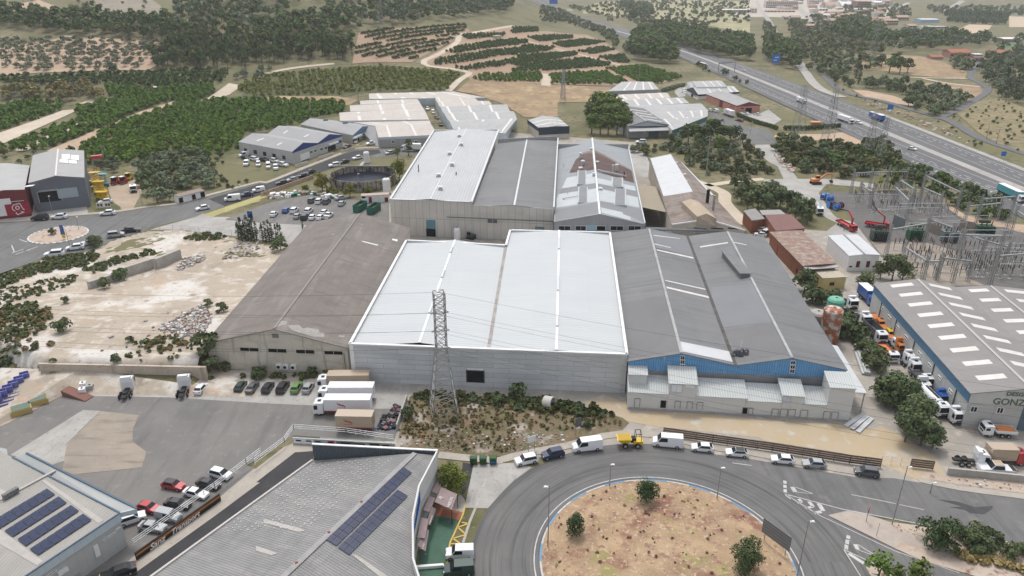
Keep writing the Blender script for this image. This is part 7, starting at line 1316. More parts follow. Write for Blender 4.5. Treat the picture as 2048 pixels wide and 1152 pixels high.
for(k, x, y, h, lb)in((11,45,900,3.4, 'thin pale bush by the brick chimney stack on the mound'),(10,1170,1060,2.6, 'green bush against the yard wall left of the pylon'),(10,1860,960,2.4, 'dark bush on the mound right of the pylon'),(10,1525,1095,1.2, 'small green bush at the right foot of the pylon'),(11,580,1130,1.8, 'bush behind the leaning notice board')):tree('shrub', OAKM, G(k, x, y), h, lb, n=420, parts=True, wide=.8)
# ================================================================ vehicles
def paint(n, c, r=.35):return M('paint_'+n, c, rough=r, spec=.5, coat=.3)
PT=dict(w=paint('white',(.72,.73,.74)), k=paint('black',(.018,.018,.02)), s=paint('silver',(.34,.35,.36)), g=paint('grey',(.1,.1,.105)), r=paint('red',(.42,.025,.03)), b=paint('navy',(.02,.03,.08)), u=paint('blue',(.02,.09,.33)), n=paint('green',(.12,.25,.06)), o=paint('orange',(.6,.2,.05)), y=paint('yellow',(.7,.45,.02)), d=paint('dark_green',(.02,.05,.045)), m=paint('maroon',(.14,.035,.04)), c=paint('cyan',(.05,.3,.33)), t=paint('tan',(.42,.33,.24)))
HEADL=M('headlight_glass',(.7,.7,.7), rough=.2);TAILL=M('tail_light',(.35,.02,.02), rough=.3);RIM=M('wheel_rim',(.4,.4,.41), rough=.4, metal=.5);CHAS=M('chassis_black',(.03,.03,.032), rough=.8)
def wheel(par, x, y, r=.33, w=.22):
 m=MB();m.tube((x, y-w/2, r),(x, y+w/2, r), r, n=14);s=1 if y>0 else-1;m.tube((x, y+s*w*.42, r),(x, y+s*w*.53, r), r*.58, n=12, m=1);m.mk('wheel',[BLK, RIM], par)
CT=dict(  # half width, roof half width, stations x: (belt z, top z); index of windscreen base, roof front, roof rear, rear glass base
 hatch=(.88,.62,[(2.1,.5,.52),(2.02,.72,.74),(1.0,.92,.96),(.3,.98,1.45),(-1.25,1.0,1.47),(-1.9,1.0,1.05),(-2.08,.85,.87)]),
 sedan=(.89,.6,[(2.3,.5,.52),(2.2,.7,.73),(1.05,.9,.95),(.35,.95,1.4),(-1.0,.98,1.42),(-1.75,1.0,1.05),(-2.3,.9,.95)]),
 suv=(.93,.68,[(2.2,.6,.62),(2.12,.88,.92),(1.1,1.05,1.1),(.45,1.1,1.66),(-1.7,1.12,1.66),(-2.1,1.08,1.12),(-2.2,.9,.92)]),
 mpv=(.9,.64,[(2.1,.55,.58),(2.0,.82,.86),(1.3,1.0,1.04),(.4,1.05,1.6),(-1.6,1.08,1.62),(-2.0,1.05,1.1),(-2.1,.85,.88)]),
 smallvan=(.92,.74,[(2.15,.6,.62),(2.05,.9,.95),(1.25,1.05,1.1),(.65,1.15,1.8),(-2.05,1.15,1.82),(-2.13,1.1,1.7),(-2.15,.7,.72)]),
 van=(1.02,.86,[(2.9,.6,.65),(2.8,1.0,1.1),(2.05,1.25,1.35),(1.3,1.35,2.35),(-2.75,1.4,2.42),(-2.88,1.4,2.3),(-2.9,.7,.75)]),
 pickup=(.93,.66,[(2.5,.65,.68),(2.4,.95,1.0),(1.3,1.1,1.15),(.6,1.15,1.75),(-.6,1.15,1.75),(-.75,1.1,1.15),(-2.5,.95,1.0)]))
VPROTO={}
def make_car(kind, col, roofcol=None):
 W_, Rw, st=CT[kind];root=thing(dict(smallvan='small_van', van='panel_van', pickup='pickup_truck').get(kind, 'parked_car'), None, 'van' if 'van' in kind else 'pickup' if kind=='pickup' else 'car');secs=[]
 for i,(x, b, t)in enumerate(st):
  w=W_*(.86 if i in(0, len(st)-1)else.97 if i==1 else 1);rw=Rw if t-b>.2 else w*.86
  secs.append([Ve((x, s*a, z))for s, a, z in((-1, w*.95,.26),(-1, w,.5),(-1, w*.97, b),(-1, rw, t),(1, rw, t),(1, w*.97, b),(1, w,.5),(1, w*.95,.26))])
 m=MB();m.loft(secs);body=m.mk('body', PT[col], root)
 def glass(name, q, e=.012):
  n=(q[1]-q[0]).cross(q[2]-q[0]).normalized();c=sum(q, Ve())/len(q);n=n if n.dot(c-Ve((0,0,.8)))>0 else-n;q=[p+n*e for p in q];m=MB();m.face(q);m.mk(name, GL, root)
 A, B, C_, D=secs[2], secs[3], secs[4], secs[5];f=lambda a, b, t:a.lerp(b, t)
 glass('windscreen',[f(A[3], B[3],.1), f(A[4], B[4],.1), f(A[4], B[4],.93), f(A[3], B[3],.93)])
 if kind not in('van',):glass('rear_window',[f(D[3], C_[3],.12), f(D[4], C_[4],.12), f(D[4], C_[4],.92), f(D[3], C_[3],.92)])
 for i, j in((2,3),(5,4)):
  if 'van' in kind:e=f(B[i], C_[i],.3 if kind=='van' else.38);g=f(B[j], C_[j],.3 if kind=='van' else.38);glass('side_window',[f(A[i], B[i],.25), e, f(e, g,.78), f(B[i], B[j],.82)])
  else:glass('side_window',[f(A[i], B[i],.3), C_[i].lerp(D[i],.45), f(C_[i], C_[j],.84), f(B[i], B[j],.84)])
 if roofcol:m=MB();z=Ve((0,0,.02));m.face([B[3]+z, C_[3]+z, C_[4]+z, B[4]+z][::-1]);m.mk('roof_panel', PT[roofcol], root)
 x0, x1=st[0][0], st[-1][0];r=.36 if kind in('suv', 'van', 'pickup')else.32
 for x in(x0*.66, x1*.62):
  for y in(-W_+.08, W_-.08):wheel(root, x, y, r)
 for s in(-1,1):
  MB().box((x0-.12, s*W_*.66, st[1][1]-.08),(.25,.34,.14)).mk('headlight', HEADL, root);MB().box((x1+.06, s*W_*.72, st[-1][1]-.02),(.16,.2,.2)).mk('tail_light', TAILL, root)
 if kind=='pickup':m=MB();m.box((-1.55,0,1.03),(1.7,1.5,.06));m.mk('load_bed', CHAS, root)
 return root
def put(key, make, k, xr, yr, xf, yf, sc, label, group=None, yaw=None):
 a, b=G(k, xr, yr), G(k, xf, yf);c=(a+b)/2;rz_=math.atan2(b.y-a.y, b.x-a.x)if yaw is None else yaw
 c.z=bank_h(c.x, c.y)if insd((c.x, c.y), bkp)else c.z+(.36 if c.y>180 and abs(c.x-(mwL(c.y)+mwU(c.y))/2)<20 else.1)
 if key in VPROTO:o=dup(VPROTO[key], c, rz_, label, group, sc)
 else:o=make();VPROTO[key]=o;o.location=c;o.rotation_euler=(0,0, rz_);o.scale=(sc,)*3;o['label']=label
 if group:o['group']=group
 elif 'group' in o:del o['group']
 return o
def car(kind, col, k, xr, yr, xf, yf, sc, label, group=None):return put((kind, col), lambda:make_car(kind, col[0], col[1:]or None), k, xr, yr, xf, yf, sc, label, group)
CARS='''suv w 15 188 268 30 300 1 white suv at the left end of the row parked round the ring
suv b 15 385 222 240 252 1 navy suv parked behind the leftmost white suv on the ring
van w 15 665 170 485 190 1 white high roofed van beside the yellow dumper's front
van w 15 1285 160 1100 142 1 white high roofed van behind the yellow dumper
hatch w 15 1540 195 1378 180 1 all white hatchback parked just after the second white van
hatch wk 15 1808 232 1640 220 1 white car with a black roof on the ring
hatch w 16 230 288 48 270 1 white hatchback parked between black roofed car and silver hatchback
hatch s 16 458 318 305 305 1 silver hatchback along the brown site fence
mpv g 16 876 388 692 362 1 dark grey people carrier at the right end of the ring row
smallvan w 14 1650 1000 1485 1005 1.05 white small van with roof bars beside the green floor
smallvan d 14 1655 1120 1465 1135 1.1 dark slate small van cut by the bottom edge
hatch w 9 1515 890 1580 815 1 lone white hatchback next to the second white tractor unit
hatch d 9 1825 872 1875 800 1 dark greenish car, first of the row below the bank
sedan g 9 1915 880 1965 808 1 grey saloon second in the row below the bank
hatch k 10 65 885 120 805 1 black hatchback third in the row below the bank
suv k 10 180 885 235 805 1 black suv fourth in the row beside the green car
hatch n 10 290 883 335 808 1 bright green hatchback parked below the bank
hatch s 10 380 883 425 808 1 silver hatchback between green car and the white lorries
hatch rk 13 1258 460 1415 490 1 red hatchback with a black roof in the lower yard
hatch r 13 1070 632 1225 668 1 all red hatchback in the lower yard
mpv w 13 1622 372 1775 412 1 white estate car at the upper end of the lower yard row
sedan k 13 1540 450 1670 485 1 black saloon between white estate and white saloon
sedan w 13 1420 520 1598 560 1 white saloon with a bright blue sunshade, middle of the yard row
sedan k 13 1300 610 1440 630 1 black saloon beside the silver boxy van
smallvan s 13 1218 700 1385 735 1 silver boxy van parked by the mural wall
sedan s 13 1088 785 1265 810 1 silver saloon at the low end of the yard row
suv w 13 950 760 1085 715 1 white suv poking out under the blue canopy
sedan k 13 1030 1110 800 1190 1.1 black car at the bottom edge by the bins
sedan w 13 1400 1075 1290 1160 1 white car half hidden by the big roof in the driveway
suv k 5 375 612 248 618 1.3 black suv on the street before the maroon unit
hatch w 5 520 602 398 608 1.3 white hatchback just behind the black street suv
hatch w 5 888 572 772 580 1.3 white hatchback before the yellow platform yard
hatch w 25 535 830 350 850 1.2 white car on the grass plot behind the small hoarding
pickup w 5 565 470 562 510 1.2 white pickup at the grey shed door
mpv s 5 838 752 945 738 1.3 silver estate parked on the street below the small roundabout
sedan k 5 950 712 1072 700 1.3 black saloon in front of the silver estate
hatch w 5 640 835 525 848 1.3 white car beside the street lamp post
hatch w 5 740 800 642 812 1.3 white car half hidden by the sprawling bush
suv w 5 490 888 355 900 1.3 white suv lowest on the left street
hatch w 5 1602 528 1515 545 1.2 white hatchback turning at the junction wall
van w 5 1842 462 1732 472 1.05 white minibus on the climbing street
sedan b 5 1932 425 1852 438 1.2 dark blue saloon behind the white minibus
smallvan w 6 305 622 215 635 1.15 white small van second up the climbing street
sedan k 6 482 565 402 575 1.2 black saloon third up the climbing street
hatch s 6 555 542 482 552 1.2 silver hatchback between two black street cars
sedan k 6 636 512 560 522 1.2 black saloon before the golden tree
sedan k 6 665 485 640 492 1.2 black car hidden behind the golden tree
suv w 6 882 430 800 442 1.2 white suv above the round tank
sedan k 6 935 405 890 415 1.2 black car after the white suv above the tank
hatch w 6 1050 372 985 384 1.2 white hatchback by the white tank cylinder
hatch s 6 1290 335 1240 345 1.2 silver car near the palm like tree on the bend
hatch w 6 352 838 402 788 1.15 lone white hatchback at the left of the car park
hatch u 6 448 805 495 765 1.15 blue hatchback in the car park
suv w 6 508 810 560 762 1.15 white suv next to the blue hatchback
hatch s 6 532 855 580 805 1.15 silver hatchback in the front car park row
suv k 6 590 862 640 815 1.15 black suv in the front car park row
suv w 6 618 812 668 768 1.15 white suv behind the black suv
hatch w 6 648 865 698 810 1.15 white hatchback right of the black suv
hatch w 6 706 862 762 815 1.15 white hatchback right end but one in the front row
hatch w 6 740 818 792 780 1.15 white hatchback in the second row right end
pickup w 6 772 845 818 808 1.1 white pickup at the right end of the car park rows
suv g 6 645 730 692 688 1.15 dark grey suv left of three at the back of the car park
suv w 6 700 738 748 692 1.15 white suv middle of three at the back
suv g 6 755 740 808 695 1.15 dark grey suv right of three at the back
hatch s 6 875 752 920 712 1.15 silver hatchback parked apart near the green skips
sedan s 6 860 695 930 680 1.15 silver saloon against the pipe stacks
van w 6 195 350 115 365 1 white van behind the other vans at the blue gabled sheds
smallvan w 6 180 400 150 450 1.2 white small van, front left of the shed car plot
suv w 6 200 385 265 395 1.2 white car in the middle of the shed car plot
smallvan w 6 260 405 255 455 1.1 small white van with dark windscreen in the shed plot
van w 6 335 415 335 472 .95 white panel van facing out of the shed plot
suv w 6 350 395 420 410 1.2 white suv beside the shed wall
smallvan w 6 388 432 395 480 1.15 white small van at the front of the shed plot
suv w 6 415 425 485 440 1.2 white suv at the right end of the shed plot
sedan k 6 130 370 190 385 1.2 dark car between the white vans at the sheds
sedan k 6 270 390 330 398 1.2 dark saloon tight against the shed wall
smallvan w 6 1010 235 1000 268 1.1 white van in the doorway under the pale blue gable
pickup w 6 1170 262 1080 275 1.2 white pickup outside the pale blue gable
sedan k 6 960 285 920 300 1.2 dark car behind the white wall by the sheds
hatch w 27 1545 330 1555 385 1.2 white hatchback deep in the alley between the terraces
van w 27 1615 380 1645 440 .9 white van in the alley between the terraces
sedan k 27 1660 470 1705 500 1.1 black car behind the alley van
suv k 27 1735 560 1745 615 1.2 black suv nearest in the terrace alley
sedan s 27 960 985 1040 985 1.1 grey car on the bend below the beige front
hatch w 29 1340 425 1302 412 1.1 white car behind the white van on the back road
smallvan w 29 1430 440 1345 420 1.2 white van behind the white and red lorry
sedan m 29 1690 540 1630 530 1.1 dark red car in front of the white and red lorry
hatch w 29 1705 465 1675 450 1.1 white car left of the salmon shed door
hatch w 29 1765 465 1725 452 1.1 white car under the salmon shed window
hatch w 29 1895 470 1835 458 1.1 white car right of the salmon shed door
suv w 29 610 790 450 790 1.3 white suv on the lane behind the rusty hall
hatch w 29 1015 180 1040 195 1.1 white car further back beside the dark gabled unit
hatch w 29 1005 210 1040 222 1.1 white car nearer beside the dark gabled unit
hatch w 17 1525 845 1600 865 1.1 white car ahead of the white artic on the motorway
hatch w 18 350 430 450 450 1.1 white car alone on the near carriageway
hatch w 24 2010 705 1970 692 1.1 white car under the motorway gantry
pickup w 8 180 430 245 445 1.1 white pickup on the works road
suv w 7 2030 940 1950 925 1 white suv behind the brick office
hatch w 7 2040 975 1960 965 1 white car in front of the white suv behind the brick office
van w 8 40 720 -20 745 .9 white van squeezed between grey roof and tiled workshop
'''
for ln in CARS.split('\n')[:-1]:
 f=ln.split(' ',8);car(f[0], f[1], int(f[2]), *map(float, f[3:7]), float(f[7]), f[8])
# ---- lorries
def cab(root, x, col, low=False, w=1.22, h=3.0, name='cab'):
 h=2.5 if low else h;S_=[[Ve((x+dx, s*a, z))for s, a, z in((-1, w,.55),(-1, w,1.3),(-1, w*.96, ht),(1, w*.96, ht),(1, w,1.3),(1, w,.55))]for dx, ht in((-1.9 if not low else-1.5, h),(-.55, h),(.12, h*.9),(.22,1.55),(.25,1.2))]
 c=MB().loft(S_).mk(name, PT[col], root);q=lambda x0, z, y:Ve((x+x0, y, z))
 m=MB();m.face([q(.26,1.5,-w*.88), q(.26,1.5, w*.88), q(.17, h*.88, w*.84), q(.17, h*.88,-w*.84)]);m.mk('windscreen', GL, c)
 for s in(-1,1):m=MB();z=[q(-.75,1.55, s*(w+.015)), q(.05,1.5, s*(w+.015)), q(0, h*.82, s*(w*.975+.015)), q(-.75, h*.84, s*(w*.975+.015))];m.face(z if s>0 else z[::-1])if s<0 else m.face(z[::-1]);m.mk('side_window', GL, c);MB().box((x+.2, s*w*.8,.85),(.16,.3,.2)).mk('headlight', HEADL, c)
 MB().box((x+.24,0,.62),(.12, w*1.9,.42)).mk('bumper', PT[col]if low else CHAS, c);MB().box((x+.26,0,1.05),(.05, w*1.1,.3)).mk('grille', CHAS, c);MB().box((x-1.0,0, h+.04),(.7,.8,.05)).mk('roof_hatch', CHAS, c)
def make_lorry(col, body, L_=11.0, bc='w', low=False, name=None, red=False):
 nm=name or dict(none='tractor_unit', box='box_lorry', tank='tanker_lorry', tip='tipper_lorry', flat='flatbed_lorry', crane='crane_lorry', mixer='mixer_lorry', trailer='trailer', cab='scrapped_cab').get(body, 'lorry');root=thing(nm, None, 'lorry')
 xf=L_/2;xr=-L_/2
 if body!='trailer':cab(root, xf-.3, col, low)
 MB().box(((xf+xr)/2-.6,0,.8),(L_-1.4,.9,.26)).mk('chassis', CHAS, root)
 wx=[xf-1.2, xr+1.4, xr+2.6]+([xr+3.8]if L_>12 else[])
 for x in wx[1 if body=='trailer' else 0:]:
  for y in(-1.0,1.0):wheel(root, x, y,.5 if not low else.4,.34)
 b0, b1=xr, xf-2.4
 if body=='trailer':b1=xf
 cx, ln=(b0+b1)/2, b1-b0
 if body in('box', 'trailer'):
  o=MB().box((cx,0,2.45),(ln,2.5,2.75)).mk('load_box', PT[bc], root);MB().box((cx,0,3.86),(ln+.04,2.54,.08)).mk('box_roof', wht if bc!='t' else PT['t'], o)
  for s in(-1,1):MB().box((cx, s*1.24,1.15),(ln,.06,.3)).mk('side_rail', M('rail_red',(.3,.04,.05))if red else CHAS, o)
  if red:
   m=MB()
   for sg in(-1,1):
    for i in range(3):m.beam((cx+.3+i*.55, sg*1.27,2.2+i*.18),(cx+.9+i*.55, sg*1.27,2.75+i*.18),.03,.22)
    m.beam((cx+.3, sg*1.27,2.0),(cx+2.0, sg*1.27,2.0),.03,.08)
   m.mk('emblem', PT['r'], o)
 elif body=='tank':MB().tube((b0,0,2.1),(b1,0,2.1),1.15, n=18).tube((b0-.25,0,2.1),(b0,0,2.1),.8,1.15, n=18).tube((b1,0,2.1),(b1+.2,0,2.1),1.15,.8, n=18).mk('tank', PT[bc], root);MB().box((cx,0,3.28),(ln*.8,.5,.08)).mk('catwalk', CHAS, root)
 elif body=='tip':
  m=MB();m.box((cx,0,1.2),(ln,2.5,.15));
  for s in(-1,1):m.box((cx, s*1.2,2.1),(ln,.1,1.7))
  m.box((b1-.05,0,2.1),(.1,2.3,1.7));m.box((b0+.05,0,2.0),(.1,2.3,1.5));m.mk('tipper_body', PT[bc], root)
 elif body in('flat', 'crane'):
  m=MB();m.box((cx,0,1.15),(ln,2.4,.15))
  for s in(-1,1):m.box((cx, s*1.17,1.42),(ln,.06,.5))
  m.box((b0+.03,0,1.42),(.06,2.3,.5));m.mk('load_bed', PT[bc], root)
  if body=='flat' and low:MB().box((cx,0,1.45),(ln*.8,1.9,.35)).mk('cargo', PT['o'], root)
  if body=='crane':
   m=MB();m.beam((b1+.3,0,1),(b1+.3,0,4.6),.5);m.beam((b1+.3,0,4.4),(b1-2.5,0,6.2),.42);m.mk('crane_mast', PT['r'], root);MB().beam((b1-2.5,0,6.2),(b1-10.5 if L_>9 else b1-4.5,0,5.0 if L_>9 else 8.4),.3).mk('crane_jib', CHAS, root)
   for s in(-1,1):MB().beam((b1+.3,0,.9),(b1+.3, s*2.6,.7),.18).beam((b1+.3, s*2.6,.8),(b1+.3, s*2.6,.05),.16).mk('outrigger', CHAS, root)
 elif body=='mixer':MB().tube((b0-.3,0,2.9),(b0+2.4,0,2.6),.6,1.25, n=16).tube((b0+2.4,0,2.6),(b1,0,2.2),1.25,.7, n=16).mk('drum', PT['s'], root);MB().beam((b0-.2,0,2.6),(b0-1.2,0,1.3),.5,.2).mk('chute', CHAS, root)
 elif body=='none':MB().tube((xr+2.0,0,1.05),(xr+2.0,0,1.2),.55, n=12).mk('fifth_wheel', CHAS, root);MB().box((xf-2.0,0,2.9),(.9,2.3,1.2), taper=.85).mk('roof_fairing', PT[col], root)
 return root
def lorry(key, k, xr, yr, xf, yf, sc, label, group=None, yaw=None):return put(key, lambda:make_lorry(*key), k, xr, yr, xf, yf, sc, label, group, yaw)
TR=('w', 'none',6.4);R3=('w', 'box',12.0, 'w', False, None, True)
lorry(TR,9,945,950,1010,810,1.05, 'white tractor unit without trailer, left of two below the retaining wall');lorry(TR,9,1390,935,1440,800,1.05, 'white tractor unit without trailer, right of two next to the white hatchback')
lorry(R3,10,888,1022,455,1022,1, 'white curtain sided lorry with a red emblem, nearest of three side by side');lorry(('w', 'box',12.0, 'w'),10,910,925,490,925,1, 'white lorry with a stained roof, middle of three side by side');lorry(('w', 'box',11.5, 't'),10,875,830,485,835,1, 'white cabbed lorry with a tan load, furthest of three side by side')
lorry(('w', 'trailer',7.4, 't', False, None, True),14,900,30,640,25,1, 'parked trailer with a tan roof and red emblem behind the white railing')
for key, k, a, b, c, d, sc, lb in((('w', 'box',13.5, 'w'),17,650,520,815,590,.85, 'white articulated lorry further back on the motorway near carriageway'),(('w', 'box',15, 'w'),17,1255,795,1480,870,.9, 'long white articulated lorry nearer on the motorway'),(('u', 'trailer',13, 'u'),17,1935,842,1700,760,1, 'blue trailer with white lettering on the far carriageway'),(('w', 'box',15.5, 'c'),20,1560,400,1980,600,1, 'lorry with a turquoise painted trailer at the right edge of the motorway'),(('w', 'box',13, 'd'),24,1550,645,1640,670,.95, 'dark green lorry on the motorway viaduct'),(('w', 'box',11, 'w', False, None, True),29,1620,505,1450,440,1, 'white lorry with a dark and red picture on the back road'),(('w', 'box',10, 'w'),27,1440,960,1190,950,1, 'white lorry half hidden behind the factory roof')):lorry(key, k, a, b, c, d, sc, lb)
o=VPROTO[('u', 'trailer',13, 'u')];txm('tfm',2.1, wht, fmx(Ve((2.4,1.275,1.9)),(-1,0,0),(0,0,1)), o, bold=.07)
wd=(DES.f[0]-DES.b[0]);YW=math.atan2(wd.y, wd.x)+.12
for key, x, y, lb in((('w', 'none',6.0, 'w', False, 'scrapped_chassis_cab'),650,200, 'stripped chassis with a white cab frame at the top of the scrap lane'),(('u', 'box',8, 'u'),790,165, 'dark blue lorry at the back corner of the banded warehouse'),(TR,745,320, 'white tractor unit, first whole one down the scrap lane'),(('o', 'flat',6.5, 'g', True),862,340, 'orange cabbed lorry against the panel wall'),(('w', 'tip',8.5, 'g'),845,440, 'white cabbed tipper with a deep grey body'),(('y', 'flat',6, 'o', True),940,420, 'yellow cabbed lorry tight to the wall beside the tipper'),(('w', 'flat',6, 'w', True),985,490, 'small white cab left of the orange yellow one'),(('o', 'none',5.5, 'w', True, 'scrapped_cab'),1020,530, 'orange yellow cab in the middle of the scrap lane'),(('w', 'flat',7, 'r', True),940,590, 'white cabbed lorry with a red flat bed'),(('w', 'none',6.2, 'w', False, 'scrapped_cab'),1075,620, 'white cab behind another, upper of the middle pair'),(('w', 'none',6.3, 'w', False, 'scrapped_cab'),1115,680, 'white cab with a full grille, lower of the middle pair'),(('w', 'flat',7.5, 'g'),1200,780, 'white cab with a long dark chassis beside the wall'),(('w', 'none',5.8, 'w', True, 'scrapped_cab'),1180,830, 'low white cab peeking over the hedge oak'),(('u', 'none',6.6, 'u', False, 'scrapped_cab'),1315,920, 'big bright blue tractor unit by the wall'),(('w', 'tank',8.5, 'w'),1290,985, 'white tanker lorry behind the hedge'),(('w', 'none',6.4, 'w', False, 'scrapped_cab', True),1425,1055, 'white cab nearest the warehouse front corner')):
 p=G(12, x, y);lorry(key,12, x, y, x, y,1, lb, None, YW)
lorry(('w', 'flat',6.2, 'w', True),32,970,650,560,620,1, 'small white flatbed with brown cargo before the lettered warehouse');lorry(('w', 'none',6.1, 'w', False),32,320,960,560,980,1, 'white tractor unit in the fenced scrap row');lorry(('r', 'box',7.5, 't'),32,620,950,1080,960,.95, 'red cabbed lorry with a mauve grey roof in the fenced scrap row');car('pickup', 'wt',32,900,1080,600,1060,1.25, 'white pickup with a faded tan cage load at the wall', None)
lorry(('w', 'flat',7.0, 'm', False),25,820,560,870,770,1.05, 'white cabbed lorry with a maroon bed in the platform yard');lorry(('r', 'crane',9.5, 'r', True),8,560,640,700,715,1, 'red crane lorry with a long dark jib, left of two');lorry(('r', 'crane',8.0, 'r', True),8,770,660,960,690,1, 'red crane lorry with a folded jib, right of two');lorry(('w', 'mixer',8.0),8,380,520,440,600,1, 'white and black concrete mixer on the works road')
# ---- plant: dumper, excavators, platforms, skips
def plant(name, label, cat, k, x, y, rz, sc=1):p=G(k, x, y);p.z+=.1;o=thing(name, label, cat, p, rz);o.scale=(sc,)*3;return o
a, b=G(15,1000,140), G(15,800,140);t=plant('site_dumper', 'yellow site dumper with its skip facing left on the ring kerb', 'dumper',15,905,150, math.atan2(b.y-a.y, b.x-a.x),1.05)
m=MB();m.hexa([(.3,-.8,.95),(1.6,-.8,.95),(1.6,.8,.95),(.3,.8,.95),(-.1,-1.1,1.9),(2.5,-1.1,1.75),(2.5,1.1,1.75),(-.1,1.1,1.9)]);m.mk('skip', PT['y'], t);m=MB();m.hexa([(0,-1,1.88),(2.3,-1,1.78),(2.3,1,1.78),(0,1,1.88),(0,-1,1.93),(2.3,-1,1.83),(2.3,1,1.83),(0,1,1.93)]);m.mk('skip_inside', M('yellow_dusty',(.45,.3,.05)), t)
MB().box((-1.4,0,.95),(1.7,1.6,.7)).mk('engine_cover', PT['y'], t);MB().box((-.5,0,1.3),(.9,1.0,.9)).mk('seat', CHAS, t);m=MB();[m.beam((x, s*.75,1.2),(x, s*.75,2.9),.09)for x in(-.9,-1.9)for s in(-1,1)];m.beam((-.9,-.75,2.9),(-.9,.75,2.9),.09).beam((-1.9,-.75,2.9),(-1.9,.75,2.9),.09).beam((-.9,.75,2.9),(-1.9,.75,2.9),.09).beam((-.9,-.75,2.9),(-1.9,-.75,2.9),.09);m.mk('roll_bar', CHAS, t)
for x in(1.0,-1.3):
 for y in(-.95,.95):wheel(t, x, y,.5,.4)
def digger(label, k, x, y, rz, col, sc=1):
 t=plant('excavator', label, 'excavator', k, x, y, rz, sc)
 for s in(-1,1):MB().box((0, s*1.0,.45),(3.6,.55,.85), taper=.95).mk('track', CHAS, t)
 MB().box((-.5,0,1.5),(2.6,2.3,1.0)).mk('engine_house', PT[col], t);c=MB().box((.8,.6,2.1),(1.3,1.0,1.7), taper=.88).mk('cab', PT[col], t);MB().box((.82,.6,2.35),(1.36,1.06,.8), taper=.94).mk('window', GL, c)
 MB().beam((.9,-.3,1.5),(3.6,-.3,3.9),.45).beam((3.6,-.3,3.9),(5.6,-.3,3.7),.4).mk('boom', PT[col], t);MB().beam((5.6,-.3,3.7),(5.9,-.3,1.2),.32).mk('arm', PT[col], t);m=MB();m.hexa([(5.5,-.9,.4),(6.3,-.9,.4),(6.3,.3,.4),(5.5,.3,.4),(5.3,-.9,1.3),(6.1,-.9,1.3),(6.1,.3,1.3),(5.3,.3,1.3)]);m.mk('bucket', CHAS, t)
digger('orange tracked excavator on the pale works road',8,395,338,.1, 'o',1.15);digger('green mini excavator behind the white hall',6,1890,990,2.6, 'd',.8)
def scissor(label, k, x, y, rz, col, up=4.5, sc=1):
 t=plant('lifting_platform', label, 'lift', k, x, y, rz, sc);MB().box((0,0,.7),(3.0,1.7,.7)).mk('chassis', PT[col], t);m=MB();n_=5
 for i in range(n_):
  z0, z1=1.05+up*i/n_,1.05+up*(i+1)/n_
  for y in(-.7,.7):m.beam((-1.2, y, z0),(1.2, y, z1),.14).beam((1.2, y, z0),(-1.2, y, z1),.14)
 m.mk('scissor_arms', PT[col], t);MB().box((0,0,1.15+up),(3.2,1.8,.12)).mk('deck', PT[col], t);m=MB();z=1.2+up
 for x_, y_ in((-1.5,-.85),(1.5,-.85),(1.5,.85),(-1.5,.85)):m.beam((x_, y_, z),(x_, y_, z+1.1),.07)
 for zz in(.55,1.1):m.beam((-1.5,-.85, z+zz),(1.5,-.85, z+zz),.06).beam((-1.5,.85, z+zz),(1.5,.85, z+zz),.06).beam((-1.5,-.85, z+zz),(-1.5,.85, z+zz),.06).beam((1.5,-.85, z+zz),(1.5,.85, z+zz),.06)
 m.mk('railing', PT[col], t)
 for x_ in(-1,1):
  for y_ in(-.8,.8):wheel(t, x_, y_,.4,.3)
scissor('yellow scissor platform nearest the street, lowered',25,400,790,.1, 'y',1.2,1.4);scissor('yellow scissor platform in the middle of the stack, half raised',25,370,700,.2, 'y',2.6,1.35);scissor('tall yellow scissor platform at the back by the grey shed',25,330,640,.3, 'y',4.2,1.35);scissor('blue scissor platform behind the yellow ones',25,420,600,.1, 'c',3,1.3)
t=plant('boom_lift', 'red boom lift basket raised over the olives behind the platforms', 'lift',25,290,560,.5,1.2);MB().box((0,0,.8),(3,2,1)).mk('chassis', PT['t'], t);MB().beam((0,0,1.2),(1,.5,9),.4).mk('boom', PT['t'], t);MB().box((2.4,.5,9.2),(3.6,1.5,1.2)).mk('basket', PT['r'], t)
for x, y, c, lb in((580,570, 'r', 'small red forklift in the middle of the platform yard'),(700,560, 'r', 'red and cream machine beside the maroon bed lorry'),(780,510, 'y', 'yellow roller at the back of the platform yard')):
 t=plant('yard_machine', lb, 'machine',25, x, y,1.2,1.2);MB().box((0,0,.9),(2.4,1.5,.9), taper=.9).mk('chassis', PT[c], t);MB().box((-.3,0,2.0),(1.2,1.3,1.3), taper=.9).mk('cab', GL, t);MB().box((-.3,0,2.7),(1.5,1.5,.1)).mk('cab_roof', wht if c=='r' else PT['y'], t);MB().box((1.3,0,1.4),(.2,1.0,2.0)).mk('mast', PT[c], t)
 for x_ in(-.8,.8):
  for y_ in(-.75,.75):wheel(t, x_, y_,.42,.3)
SKG=M('skip_green',(.02,.12,.085),(.03,.14,.1), sc=1, rough=.6)
for x, y, lb in((1040,790, 'green open skip on the left near the tank hut'),(1145,805, 'green open skip on the right next to the factory wall')):
 t=plant('waste_skip', lb, 'skip',6, x, y-20,1.3,1.15);m=MB();m.box((0,0,.2),(6,2.2,.2));
 for s in(-1,1):m.box((0, s*1.1,1.3),(6,.1,2.2));m.box((s*3,0,1.3),(.1,2.2,2.2))
 m.mk('hopper', SKG, t);m=MB();[m.box((-2.4+i*1.2, s*1.18,1.3),(.12,.08,2.1))for i in range(5)for s in(-1,1)];m.mk('rib', SKG, t)['kind']='stuff';MB().box((0,0,.9),(5.7,2.0,.9)).mk('waste', M('skip_waste',(.1,.08,.06),(.2,.17,.13), sc=2), t)
